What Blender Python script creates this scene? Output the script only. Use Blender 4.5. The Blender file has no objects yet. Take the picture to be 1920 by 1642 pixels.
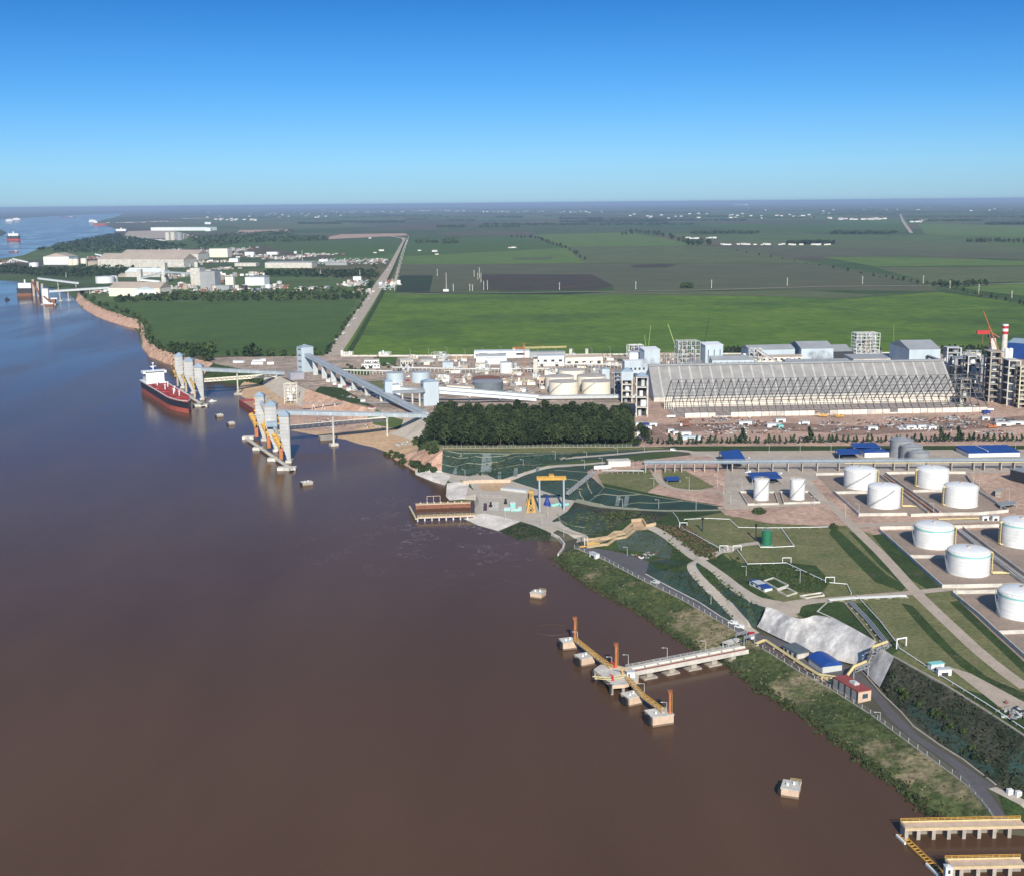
import bpy, bmesh, math, random
from mathutils import Vector, Matrix, geometry
from mathutils.bvhtree import BVHTree
R = math.radians
rnd = random.Random(7)
sc = bpy.context.scene
col = sc.collection
# ------------------------------------------------------------------ camera
FPX = 2300.0; CAMH = 240.0
PITCH = math.atan(440/FPX); ROLL = R(0.54)
_F = Vector((0, math.cos(PITCH), -math.sin(PITCH)))
_R0 = Vector((1, 0, 0)); _U0 = Vector((0, math.sin(PITCH), math.cos(PITCH)))
_R = _R0*math.cos(ROLL) - _U0*math.sin(ROLL)
_U = _U0*math.cos(ROLL) + _R0*math.sin(ROLL)
cam = bpy.data.cameras.new('camera'); camo = bpy.data.objects.new('camera', cam); col.objects.link(camo)
camo.matrix_world = Matrix(((_R.x, _U.x, -_F.x, 0), (_R.y, _U.y, -_F.y, 0), (_R.z, _U.z, -_F.z, CAMH), (0, 0, 0, 1)))
cam.sensor_width = 36; cam.sensor_fit = 'HORIZONTAL'; cam.lens = FPX/1920*36
cam.clip_start = 1; cam.clip_end = 600000
sc.camera = camo
# ------------------------------------------------------------------ sky and sun
SUN_EL = R(30); SUN_AZ = R(-4)                     # azimuth the light travels to, from +Y
w = bpy.data.worlds.new('World'); sc.world = w; w.use_nodes = True
nt = w.node_tree; nt.nodes.clear()
sky = nt.nodes.new('ShaderNodeTexSky'); sky.sky_type = 'NISHITA'; sky.sun_disc = False
sky.sun_elevation = SUN_EL; sky.sun_rotation = math.pi + SUN_AZ
sky.air_density = 1.0; sky.dust_density = 0.2; sky.ozone_density = 2.5; sky.altitude = 0
geo = nt.nodes.new('ShaderNodeTexCoord'); sep = nt.nodes.new('ShaderNodeSeparateXYZ')
nt.links.new(geo.outputs['Generated'], sep.inputs[0])
rp = nt.nodes.new('ShaderNodeValToRGB'); nt.links.new(sep.outputs['Z'], rp.inputs[0])
SKYR = [(0.0, (0.29, .50, 0.90)), (0.03, (0.27, .50, .88)), (0.09, (0.145, .39, .75)), (0.16, (0.065, .275, .58)), (0.36, (0.24, .36, .48)), (.6, (.85, .95, 1.05)), (1.0, (1, 1, 1))]
while len(rp.color_ramp.elements) < len(SKYR): rp.color_ramp.elements.new(.5)
for e, (p, c) in zip(rp.color_ramp.elements, SKYR): e.position = p; e.color = (*c, 1)
mx = nt.nodes.new('ShaderNodeMix'); mx.data_type = 'RGBA'; mx.blend_type = 'MULTIPLY'; mx.inputs[0].default_value = 1
nt.links.new(sky.outputs[0], mx.inputs[6]); nt.links.new(rp.outputs[0], mx.inputs[7])
bg = nt.nodes.new('ShaderNodeBackground'); bg.inputs[1].default_value = 0.115
wo = nt.nodes.new('ShaderNodeOutputWorld')
nt.links.new(mx.outputs[2], bg.inputs[0]); nt.links.new(bg.outputs[0], wo.inputs[0])
sl = bpy.data.lights.new('sun', 'SUN'); sl.energy = 4.9; sl.angle = R(.53); sl.color = (1, .92, .78)
so = bpy.data.objects.new('sun', sl); col.objects.link(so)
_d = Vector((math.sin(SUN_AZ)*math.cos(SUN_EL), math.cos(SUN_AZ)*math.cos(SUN_EL), -math.sin(SUN_EL)))
so.rotation_euler = _d.to_track_quat('-Z', 'Y').to_euler(); so.location = (0, -200, 500)
sc.view_settings.view_transform = 'Standard'; sc.view_settings.look = 'None'
sc.view_settings.exposure = 0.3; sc.view_settings.gamma = 1
sc.cycles.volume_bounces = 0; sc.cycles.max_bounces = 5; sc.cycles.diffuse_bounces = 2; sc.cycles.glossy_bounces = 2
# ------------------------------------------------------------------ pixel of the photo -> place in the world
def ray(x, y):
    return (_F*FPX + _R*(x-960) - _U*(y-821)).normalized()
def P(x, y, z=0.0):                                # point at height z seen at that pixel
    d = ray(x, y); t = (z-CAMH)/d.z
    return Vector((d.x*t, d.y*t, z))
BVH = None
def G(x, y, dz=0.0):                               # point of the terrain seen at that pixel
    o = Vector((0, 0, CAMH)); d = ray(x, y)
    h = BVH.ray_cast(o, d) if BVH else (None,)
    p = h[0] if h[0] is not None else P(x, y, 0)
    return Vector((p.x, p.y, p.z+dz))
def gz(x, y):                                      # terrain height at a world place
    h = BVH.ray_cast(Vector((x, y, 500)), Vector((0, 0, -1)))
    return h[0].z if h[0] is not None else 0.0
def HT(p, ytop):                                   # height so that a vertical at p reaches photo row ytop
    # row(p + h): solve by projection
    lo, hi = 0.0, 400.0
    for _ in range(40):
        m = (lo+hi)/2
        if row(Vector((p.x, p.y, p.z+m))) > ytop: lo = m
        else: hi = m
    return lo
def row(q):
    v = q - Vector((0, 0, CAMH)); return 821 - FPX*v.dot(_U)/v.dot(_F)
def colx(q):
    v = q - Vector((0, 0, CAMH)); return 960 + FPX*v.dot(_R)/v.dot(_F)
# ------------------------------------------------------------------ materials
MATS = {}
def mat(name, c, rough=.8, metal=0, var=.25, scale=.2, c2=None, bump=0, spec=.5, streak=0, detail=5, fine=0, patch=None):
    """paint/soil with two-octave world-space mottling; var = darkening amount, c2 = second tone"""
    if name in MATS: return MATS[name]
    m = bpy.data.materials.new(name); m.use_nodes = True; n = m.node_tree; L = n.links.new
    b = n.nodes['Principled BSDF']
    b.inputs['Roughness'].default_value = rough; b.inputs['Metallic'].default_value = metal
    b.inputs['Specular IOR Level'].default_value = spec
    g = n.nodes.new('ShaderNodeNewGeometry')
    vec = g.outputs['Position']
    if streak:
        mp = n.nodes.new('ShaderNodeMapping'); mp.inputs['Scale'].default_value = (1, 1, streak)
        L(vec, mp.inputs[0]); vec = mp.outputs[0]
    t = n.nodes.new('ShaderNodeTexNoise'); t.inputs['Scale'].default_value = scale; t.inputs['Detail'].default_value = detail
    t.inputs['Roughness'].default_value = .65
    L(vec, t.inputs['Vector'])
    cr = n.nodes.new('ShaderNodeValToRGB'); L(t.outputs['Fac'], cr.inputs[0])
    d = c2 if c2 else tuple(x*(1-var) for x in c)
    cr.color_ramp.elements[0].position = .36; cr.color_ramp.elements[0].color = (*d, 1)
    cr.color_ramp.elements[1].position = .64; cr.color_ramp.elements[1].color = (*c, 1)
    out = cr.outputs[0]
    if patch:                                      # patch = (colour, scale, lo, hi): blotches of a third tone
        t3 = n.nodes.new('ShaderNodeTexNoise'); t3.inputs['Scale'].default_value = patch[1]; t3.inputs['Detail'].default_value = 7; t3.inputs['Roughness'].default_value = .7; L(vec, t3.inputs['Vector'])
        m3 = n.nodes.new('ShaderNodeMapRange'); m3.inputs[1].default_value = patch[2]; m3.inputs[2].default_value = patch[3]; L(t3.outputs[0], m3.inputs[0])
        x3 = n.nodes.new('ShaderNodeMix'); x3.data_type = 'RGBA'; L(m3.outputs[0], x3.inputs[0]); L(out, x3.inputs[6]); x3.inputs[7].default_value = (*patch[0], 1); out = x3.outputs[2]
    if fine:
        t2 = n.nodes.new('ShaderNodeTexNoise'); t2.inputs['Scale'].default_value = scale*9; t2.inputs['Detail'].default_value = 4
        L(vec, t2.inputs['Vector'])
        mr = n.nodes.new('ShaderNodeMapRange'); mr.inputs[1].default_value = .3; mr.inputs[2].default_value = .7
        mr.inputs[3].default_value = 1-fine; mr.inputs[4].default_value = 1+fine; L(t2.outputs[0], mr.inputs[0])
        mm = n.nodes.new('ShaderNodeVectorMath'); mm.operation = 'SCALE'; L(out, mm.inputs[0]); L(mr.outputs[0], mm.inputs['Scale'])
        out = mm.outputs[0]
    L(out, b.inputs['Base Color'])
    if bump:
        bp = n.nodes.new('ShaderNodeBump'); bp.inputs['Strength'].default_value = bump; bp.inputs['Distance'].default_value = 1.0
        L(t.outputs['Fac'], bp.inputs['Height']); L(bp.outputs[0], b.inputs['Normal'])
    MATS[name] = m; return m
def stripes(name, c, c2, period=1.2, axis='X', rough=.6, frac=.5, metal=0):
    """sheet metal: ribs across a local axis, from real object coordinates"""
    if name in MATS: return MATS[name]
    m = bpy.data.materials.new(name); m.use_nodes = True; n = m.node_tree; L = n.links.new
    b = n.nodes['Principled BSDF']; b.inputs['Roughness'].default_value = rough; b.inputs['Metallic'].default_value = metal
    tc = n.nodes.new('ShaderNodeTexCoord'); s = n.nodes.new('ShaderNodeSeparateXYZ'); L(tc.outputs['Object'], s.inputs[0])
    a = n.nodes.new('ShaderNodeMath'); a.operation = 'DIVIDE'; a.inputs[1].default_value = period; L(s.outputs[axis], a.inputs[0])
    f = n.nodes.new('ShaderNodeMath'); f.operation = 'FRACT'; L(a.outputs[0], f.inputs[0])
    g = n.nodes.new('ShaderNodeMath'); g.operation = 'GREATER_THAN'; g.inputs[1].default_value = frac; L(f.outputs[0], g.inputs[0])
    t = n.nodes.new('ShaderNodeTexNoise'); t.inputs['Scale'].default_value = .12; t.inputs['Detail'].default_value = 6
    ge = n.nodes.new('ShaderNodeNewGeometry'); L(ge.outputs['Position'], t.inputs['Vector'])
    mr = n.nodes.new('ShaderNodeMapRange'); mr.inputs[1].default_value = .3; mr.inputs[2].default_value = .7
    mr.inputs[3].default_value = .8; mr.inputs[4].default_value = 1.06; L(t.outputs[0], mr.inputs[0])
    x = n.nodes.new('ShaderNodeMix'); x.data_type = 'RGBA'; x.inputs[6].default_value = (*c, 1); x.inputs[7].default_value = (*c2, 1)
    L(g.outputs[0], x.inputs[0])
    mm = n.nodes.new('ShaderNodeVectorMath'); mm.operation = 'SCALE'; L(x.outputs[2], mm.inputs[0]); L(mr.outputs[0], mm.inputs['Scale'])
    L(mm.outputs[0], b.inputs['Base Color']); MATS[name] = m; return m
M_ = dict(
 panel=lambda: mat('pale_blue_cladding', (.47, .56, .63), .55, var=.14, scale=.08, streak=.3),
 panelw=lambda: mat('white_cladding', (.74, .79, .82), .5, var=.1, scale=.1, streak=.3),
 panelg=lambda: mat('grey_sheet_roof', (.33, .35, .37), .6, var=.15, scale=.05),
 gall=lambda: stripes('gallery_cladding', (.41, .48, .54), (.50, .57, .62), 14, 'X', .5, .9),
 gallr=lambda: mat('gallery_roof', (.36, .40, .44), .5, var=.2, scale=.1),
 tower=lambda: stripes('tower_cladding', (.47, .48, .48), (.34, .36, .38), 3.4, 'Z', .6, .86),
 twroof=lambda: mat('blue_grey_roof', (.28, .37, .46), .5, var=.15),
 tankw=lambda: stripes('tank_plate_white', (.76, .78, .79), (.60, .61, .61), 2.3, 'Z', .4, .93),
 conc=lambda: mat('concrete', (.42, .38, .33), .9, var=.25, scale=.15, fine=.08),
 concp=lambda: mat('pink_concrete', (.62, .47, .36), .9, var=.22, scale=.3, fine=.06),
 concd=lambda: mat('dark_concrete', (.28, .26, .24), .9, var=.25, scale=.15),
 concl=lambda: mat('pale_concrete', (.62, .60, .55), .9, var=.3, scale=.12, fine=.1),
 cream=lambda: mat('cream_paint', (.78, .73, .62), .5, var=.05, scale=.1),
 white=lambda: mat('white_paint', (.76, .78, .79), .4, var=.10, scale=.25, streak=.15, patch=((.55,.50,.44), .3, .64, .74)),
 tankroof=lambda: mat('tank_roof', (.44, .42, .40), .6, var=.25, scale=.12, c2=(.36, .31, .27)),
 blue=lambda: mat('blue_roof_paint', (.015, .07, .30), .5, var=.25, scale=.1),
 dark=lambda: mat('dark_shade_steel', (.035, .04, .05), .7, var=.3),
 black=lambda: mat('black_rubber', (.012, .014, .016), .8, var=.2),
 steel=lambda: mat('grey_steel', (.30, .32, .34), .5, var=.2, scale=.3),
 steell=lambda: mat('light_steel', (.52, .55, .56), .5, var=.15, scale=.3),
 yellow=lambda: mat('yellow_paint', (.62, .36, .07), .6, var=.25, scale=.5, patch=((.30,.19,.10), .6, .56, .66)),
 pyel=lambda: mat('pale_yellow_paint', (.62, .52, .26), .5, var=.2, scale=.3),
 orange=lambda: mat('orange_paint', (.50, .18, .07), .7, var=.3, scale=.5),
 red=lambda: mat('red_paint', (.50, .03, .03), .5, var=.2, scale=.3),
 brick=lambda: mat('red_roof_paint', (.30, .07, .06), .7, var=.2, scale=.3),
 green=lambda: mat('green_tank_paint', (.02, .17, .09), .5, var=.15, scale=.2),
 cyan=lambda: mat('turquoise_paint', (.25, .60, .58), .5, var=.15),
 dblue=lambda: mat('deep_blue_paint', (.02, .05, .30), .5, var=.2),
 rust=lambda: mat('rusty_steel', (.26, .11, .07), .8, var=.4, scale=.4),
 glass=lambda: mat('window_glass', (.05, .09, .13), .15, var=.1),
 tan=lambda: mat('tan_sheet_roof', (.44, .37, .31), .7, var=.18, scale=.02),
 lime=lambda: mat('lime_green_paint', (.40, .55, .15), .5, var=.1),
 bark=lambda: mat('bark', (.16, .12, .09), .9, var=.3),
)
def m(k): return M_[k]()
# ------------------------------------------------------------------ mesh builder
class MB:
    def __init__(s): s.v = []; s.f = []
    def add(s, vs, fs):
        n = len(s.v); s.v += [tuple(a) for a in vs]; s.f += [tuple(i+n for i in f) for f in fs]; return s
    def box(s, x0, x1, y0, y1, z0, z1):
        return s.add([(x0,y0,z0),(x1,y0,z0),(x1,y1,z0),(x0,y1,z0),(x0,y0,z1),(x1,y0,z1),(x1,y1,z1),(x0,y1,z1)],
                     [(0,3,2,1),(4,5,6,7),(0,1,5,4),(1,2,6,5),(2,3,7,6),(3,0,4,7)])
    def cbox(s, cx, cy, z0, sx, sy, sz): return s.box(cx-sx/2, cx+sx/2, cy-sy/2, cy+sy/2, z0, z0+sz)
    def prism(s, poly, z0, z1):
        n = len(poly); zs0 = z0 if isinstance(z0, (list, tuple)) else [z0]*n; zs1 = z1 if isinstance(z1, (list, tuple)) else [z1]*n
        a = sum(poly[i][0]*poly[(i+1)%n][1]-poly[(i+1)%n][0]*poly[i][1] for i in range(n))
        if a < 0: poly = poly[::-1]; zs0 = zs0[::-1]; zs1 = zs1[::-1]
        vs = [(p[0],p[1],z) for p, z in zip(poly, zs0)] + [(p[0],p[1],z) for p, z in zip(poly, zs1)]
        fs = [tuple(range(n-1,-1,-1)), tuple(range(n,2*n))] + [(i,(i+1)%n,n+(i+1)%n,n+i) for i in range(n)]
        return s.add(vs, fs)
    def cyl(s, cx, cy, z0, r0, h, r1=None, n=20, cap=True):
        r1 = r0 if r1 is None else r1
        vs = [(cx+r0*math.cos(2*math.pi*i/n), cy+r0*math.sin(2*math.pi*i/n), z0) for i in range(n)]
        vs += [(cx+r1*math.cos(2*math.pi*i/n), cy+r1*math.sin(2*math.pi*i/n), z0+h) for i in range(n)]
        fs = [(i,(i+1)%n,n+(i+1)%n,n+i) for i in range(n)]
        if cap: fs += [tuple(range(n-1,-1,-1)), tuple(range(n,2*n))]
        return s.add(vs, fs)
    def dome(s, cx, cy, z0, r, h, n=28, rings=5, r1=0.0):
        vs = []; fs = []
        for k in range(rings):
            a = k/rings*math.pi/2; rr = r*math.cos(a) if r1 == 0 else r+(r1-r)*k/rings
            zz = z0+h*math.sin(a) if r1 == 0 else z0+h*k/rings
            vs += [(cx+rr*math.cos(2*math.pi*i/n), cy+rr*math.sin(2*math.pi*i/n), zz) for i in range(n)]
        vs.append((cx, cy, z0+h)); t = len(vs)-1
        for k in range(rings-1):
            fs += [(k*n+i, k*n+(i+1)%n, (k+1)*n+(i+1)%n, (k+1)*n+i) for i in range(n)]
        fs += [((rings-1)*n+i, (rings-1)*n+(i+1)%n, t) for i in range(n)]
        return s.add(vs, fs)
    def bar(s, a, b, w, h=None):
        a = Vector(a); b = Vector(b); d = b-a
        if d.length < 1e-6: return s
        h = w if h is None else h; d.normalize()
        u = d.cross(Vector((0,0,1)))
        if u.length < 1e-3: u = Vector((1,0,0))
        u.normalize(); v = u.cross(d); u = u*w/2; v = v*h/2
        vs = [a-u-v, a+u-v, a+u+v, a-u+v, b-u-v, b+u-v, b+u+v, b-u+v]
        return s.add(vs, [(0,1,2,3),(7,6,5,4),(0,4,5,1),(1,5,6,2),(2,6,7,3),(3,7,4,0)])
    def tube(s, pts, r, n=7):
        pts = [Vector(p) for p in pts]
        for a, b in zip(pts, pts[1:]):
            d = (b-a)
            if d.length < 1e-6: continue
            d.normalize(); a2 = a-d*r*.4; b2 = b+d*r*.4
            u = d.cross(Vector((0,0,1)))
            if u.length < 1e-3: u = Vector((1,0,0))
            u.normalize(); v = u.cross(d)
            k = [(u*math.cos(2*math.pi*i/n)+v*math.sin(2*math.pi*i/n))*r for i in range(n)]
            s.add([a2+q for q in k]+[b2+q for q in k], [(i,(i+1)%n,n+(i+1)%n,n+i) for i in range(n)]+[tuple(range(n-1,-1,-1)), tuple(range(n,2*n))])
        return s
    def gable(s, x0, x1, y0, y1, z0, rise, over=0, t=.25, ax='X'):
        """solid gable roof, ridge along ax"""
        x0-=over; x1+=over; y0-=over; y1+=over
        if ax == 'X':
            ym = (y0+y1)/2
            return s.add([(x0,y0,z0),(x1,y0,z0),(x1,y1,z0),(x0,y1,z0),(x0,ym,z0+rise),(x1,ym,z0+rise)], [(0,3,2,1),(0,1,5,4),(2,3,4,5),(1,2,5),(3,0,4)])
        xm = (x0+x1)/2
        return s.add([(x0,y0,z0),(x1,y0,z0),(x1,y1,z0),(x0,y1,z0),(xm,y0,z0+rise),(xm,y1,z0+rise)], [(0,3,2,1),(0,1,4),(1,2,5,4),(2,3,5),(3,0,4,5)])
    def pyr(s, x0, x1, y0, y1, z0, h):
        return s.add([(x0,y0,z0),(x1,y0,z0),(x1,y1,z0),(x0,y1,z0),((x0+x1)/2,(y0+y1)/2,z0+h)], [(0,3,2,1),(0,1,4),(1,2,4),(2,3,4),(3,0,4)])
    def truss(s, a, b, w, h, n, t=.25):
        """box lattice girder from a to b: four chords, posts and diagonals on both sides"""
        a = Vector(a); b = Vector(b); d = (b-a).normalized(); u = d.cross(Vector((0,0,1))).normalized()*w/2; z = Vector((0,0,h))
        for q in (u, -u):
            s.bar(a+q, b+q, t*1.4); s.bar(a+q+z, b+q+z, t*1.4)
            for i in range(n+1):
                p = a.lerp(b, i/n)+q; s.bar(p, p+z, t)
                if i < n:
                    p2 = a.lerp(b, (i+1)/n)+q
                    s.bar(p if i%2 else p+z, p2+z if i%2 else p2, t)
        for i in range(n+1):
            p = a.lerp(b, i/n); s.bar(p+u, p-u, t); s.bar(p+u+z, p-u+z, t)
        return s
    def rail(s, pts, h=1.1, step=3.0, t=.12):
        pts = [Vector(p) for p in pts]
        for a, b in zip(pts, pts[1:]):
            L = (b-a).length; k = max(1, int(L/step))
            for zz in (h*.5, h): s.bar(a+Vector((0,0,zz)), b+Vector((0,0,zz)), t)
            for i in range(k+1):
                p = a.lerp(b, i/k); s.bar(p, p+Vector((0,0,h)), t)
        return s
    def mesh(s, name, mt, smooth=False):
        me = bpy.data.meshes.new(name); me.from_pydata(s.v, [], s.f); me.update()
        me.materials.append(mt)
        if smooth:
            me.shade_smooth()
            try: me.set_sharp_from_angle(angle=R(40))
            except Exception: pass
        return me
    def build(s, name, mt, parent=None, smooth=False, label=None):
        if isinstance(mt, str): mt = m(mt)
        o = bpy.data.objects.new(name, s.mesh(name, mt, smooth)); col.objects.link(o)
        if parent is not None: o.parent = parent
        if label: o['label'] = label
        return o
def tag(o, label, cat, group=None, kind=None):
    o['label'] = label; o['category'] = cat
    if group: o['group'] = group
    if kind: o['kind'] = kind
    return o
def thing(name, label, cat, loc=(0,0,0), rz=0, group=None):
    o = bpy.data.objects.new(name, None); col.objects.link(o); o.empty_display_size = .5
    o.location = loc; o.rotation_euler = (0, 0, rz)
    return tag(o, label, cat, group)
def struct(o, label=None):
    o['kind'] = 'structure'
    if label: o['label'] = label
    return o
def dup(root, loc, rz=0, label=None, group=None, scale=None):
    r = root.copy(); col.objects.link(r); r.location = loc; r.rotation_euler = (0, 0, rz)
    if scale: r.scale = (scale,)*3 if not isinstance(scale, (tuple, list)) else scale
    if label: r['label'] = label
    if group: r['group'] = group
    for ch in list(root.children):
        c = ch.copy(); col.objects.link(c); c.parent = r
        for g in ch.children:
            d = g.copy(); col.objects.link(d); d.parent = c
    return r
def fr(A, B, z=None):
    """local frame from the photo: A, B = pixels of the near left and near right base corner"""
    a = G(*A) if z is None else P(*A, z); b = G(*B) if z is None else P(*B, z)
    d = b-a; return a, math.atan2(d.y, d.x), Vector((d.x, d.y)).length
def loc2(a, rz, q):
    """world point -> local xy in that frame"""
    d = q-a; c, s_ = math.cos(rz), math.sin(rz)
    return Vector((d.x*c+d.y*s_, -d.x*s_+d.y*c, d.z))
# ------------------------------------------------------------------ water and terrain
def watermat():
    mt = bpy.data.materials.new('river_water'); mt.use_nodes = True; n = mt.node_tree; L = n.links.new
    b = n.nodes['Principled BSDF']; b.inputs['Roughness'].default_value = .12; b.inputs['IOR'].default_value = 1.33; b.inputs['Specular IOR Level'].default_value = .14
    g = n.nodes.new('ShaderNodeNewGeometry')
    t = n.nodes.new('ShaderNodeTexNoise'); t.inputs['Scale'].default_value = .006; t.inputs['Detail'].default_value = 6
    mp = n.nodes.new('ShaderNodeMapping'); mp.inputs['Scale'].default_value = (1.6, .45, 1); mp.inputs['Rotation'].default_value = (0, 0, .5)
    L(g.outputs['Position'], mp.inputs[0]); L(mp.outputs[0], t.inputs['Vector'])
    cr = n.nodes.new('ShaderNodeValToRGB'); cr.color_ramp.elements[0].color = (.080, .045, .028, 1); cr.color_ramp.elements[1].color = (.100, .058, .036, 1)
    cr.color_ramp.elements[0].position = .35; cr.color_ramp.elements[1].position = .65
    L(t.outputs[0], cr.inputs[0]); L(cr.outputs[0], b.inputs['Base Color'])
    t2 = n.nodes.new('ShaderNodeTexNoise'); t2.inputs['Scale'].default_value = .35; t2.inputs['Detail'].default_value = 5; t2.inputs['Roughness'].default_value = .6
    L(g.outputs['Position'], t2.inputs['Vector'])
    bp = n.nodes.new('ShaderNodeBump'); bp.inputs['Strength'].default_value = .6; bp.inputs['Distance'].default_value = .11
    L(t2.outputs[0], bp.inputs['Height']); L(bp.outputs[0], b.inputs['Normal'])
    # wind lanes change the gloss; thin foam curls drift off the intake
    w1 = n.nodes.new('ShaderNodeTexNoise'); w1.inputs['Scale'].default_value = .004; w1.inputs['Detail'].default_value = 5; w1.inputs['Distortion'].default_value = 1.2; L(mp.outputs[0], w1.inputs['Vector'])
    mr = n.nodes.new('ShaderNodeMapRange'); mr.inputs[1].default_value = .38; mr.inputs[2].default_value = .62; mr.inputs[3].default_value = .10; mr.inputs[4].default_value = .20; L(w1.outputs[0], mr.inputs[0]); L(mr.outputs[0], b.inputs['Roughness'])
    f1 = n.nodes.new('ShaderNodeTexNoise'); f1.inputs['Scale'].default_value = .05; f1.inputs['Detail'].default_value = 6; f1.inputs['Distortion'].default_value = 2.2; L(g.outputs['Position'], f1.inputs['Vector'])
    a1 = n.nodes.new('ShaderNodeMath'); a1.operation = 'SUBTRACT'; a1.inputs[1].default_value = .5; L(f1.outputs[0], a1.inputs[0])
    a2 = n.nodes.new('ShaderNodeMath'); a2.operation = 'ABSOLUTE'; L(a1.outputs[0], a2.inputs[0])
    a3 = n.nodes.new('ShaderNodeMapRange'); a3.inputs[1].default_value = .0; a3.inputs[2].default_value = .012; a3.inputs[3].default_value = 1; a3.inputs[4].default_value = 0; L(a2.outputs[0], a3.inputs[0])
    ds = n.nodes.new('ShaderNodeVectorMath'); ds.operation = 'DISTANCE'; L(g.outputs['Position'], ds.inputs[0]); ds.inputs[1].default_value = P(890, 995)
    a4 = n.nodes.new('ShaderNodeMapRange'); a4.inputs[1].default_value = 25; a4.inputs[2].default_value = 150; a4.inputs[3].default_value = 1; a4.inputs[4].default_value = 0; L(ds.outputs['Value'], a4.inputs[0])
    f2 = n.nodes.new('ShaderNodeTexNoise'); f2.inputs['Scale'].default_value = .035; L(g.outputs['Position'], f2.inputs['Vector'])
    a6 = n.nodes.new('ShaderNodeMapRange'); a6.inputs[1].default_value = .5; a6.inputs[2].default_value = .6; L(f2.outputs[0], a6.inputs[0])
    a5 = n.nodes.new('ShaderNodeMath'); a5.operation = 'MULTIPLY'; L(a3.outputs[0], a5.inputs[0]); L(a4.outputs[0], a5.inputs[1])
    a7 = n.nodes.new('ShaderNodeMath'); a7.operation = 'MULTIPLY'; L(a5.outputs[0], a7.inputs[0]); L(a6.outputs[0], a7.inputs[1])
    xm = n.nodes.new('ShaderNodeMix'); xm.data_type = 'RGBA'; L(a7.outputs[0], xm.inputs[0]); L(cr.outputs[0], xm.inputs[6]); xm.inputs[7].default_value = (.38, .33, .30, 1); L(xm.outputs[2], b.inputs['Base Color'])
    return mt
WM = watermat()
o = MB().add([(-120000,-3000,0),(120000,-3000,0),(120000,60000,0),(-120000,60000,0)], [(0,1,2,3)]).build('river_water', WM); struct(o)

SHORE = [(236,399.5),(215,408),(200,411),(180,418),(214,429),(221,436),(216,441),(160,453),(110,462),(66,472),(40,484),(0,491),(-60,500),(-70,515),(-20,523),
 (0,526),(30,528),(60,531),(85,538),(110,545),(134,554),(142,565),(158,580),(181,593),(203,602),(237,612),(262,616),(263,630),(266,652),(278,668),(307,680),(328,688),
 (378,712),(420,718),(450,722),(446,729),(440,737),(471,754),(500,775),(540,806),(590,816),(648,824),(672,832),(700,838),(721,846),(735,858),(775,881),
 (778,889),(800,899),(834,909),(836,930),(843,938),(892,938),(892,965),(862,970),(895,985),(934,996),(970,1012),(1000,1014),(1030,1013),(1052,1016),(1056,1030),(1046,1038),(1036,1046),
 (1060,1064),(1082,1082),(1100,1094),(1125,1106),(1150,1120),(1180,1136),(1210,1154),(1235,1172),(1262,1190),(1300,1214),(1335,1230),(1365,1247),(1395,1266),(1420,1288),(1450,1306),(1490,1330),
 (1515,1348),(1545,1372),(1575,1392),(1600,1412),(1622,1436),(1650,1451),(1670,1463),(1690,1475),(1710,1490),(1730,1508),(1748,1534),(1800,1546),(1860,1559),(1960,1572),(2150,1740),(2300,1900)]
def jag(pts, amp, seed, z):
    """densify a pixel polyline and roughen it in world space"""
    r = random.Random(seed); out = []
    W_ = [P(x, y, z) for x, y in pts]
    for a, b in zip(W_, W_[1:]):
        L = (b-a).length; k = max(1, min(8, int(L/14)))
        for i in range(k):
            p = a.lerp(b, i/k)
            if i: p = p + Vector((r.uniform(-1, 1), r.uniform(-1, 1), 0))*min(amp, L*.04)
            out.append(p)
    out.append(W_[-1]); return out
shore = jag(SHORE, 3.0, 3, 0.0)
for p in shore: p.z = -.15
FARB = [Vector((130000, -2000, 20)), Vector((130000, 190000, 20)), Vector((-30000, 190000, 20))]
# inner lines: pixel x, y, height
def L3(*p): return [P(x, y, z) for x, y, z in p]
LINES = []
def cont(*p): LINES.append(L3(*p))
cont((245,398.5,10),(222,407.5,10),(207,410.5,10),(192,417,8),(221,427,10),(230,436,10),(222,439.5,10),(160,450.5,12),(110,459,12),(70,468,14),(44,479,12),(0,486,12),(-75,494,12))
cont((-60,511,6),(-20,514,8),(0,517,8),(40,519,9),(80,525,11),(110,532,12),(137,543,12),(147,549,12),(162,563,12),(184,575,12),(205,583,13),(224,589,13),(242,596,13),(262,600,12),(270,612,12),(272,634,12),(295,652,13),(330,666,14),(380,676,15),(405,683,15),(440,690,15),(478,696,16),(497,702,17),(519,704,17),(573,729,17),(612,742,17),(660,757,17),(705,769,17),(760,777,17),(790,786,18),(812,806,18))
cont((812,806,18),(812,822,18),(815,836,18),(830,845,17),(900,847,17),(960,848,17),(1080,848,17.5),(1180,843,18),(1262,841,18.5),(1300,852,19),(1240,866,19),(1135,868,18.5),(1120,874,18),(1106,885,18),(1134,914,18),(1200,926,19),(1290,940,20),(1360,950,20))
cont((460,715,3),(492,722,3.5),(530,748,3.5),(566,764,3.5),(610,776,3.5),(680,791,3.5),(750,806,3.5),(727,814,3.5))
cont((727,814,3.5),(790,829,6),(782,846,8))
cont((782,846,8),(815,836,18))
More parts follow.
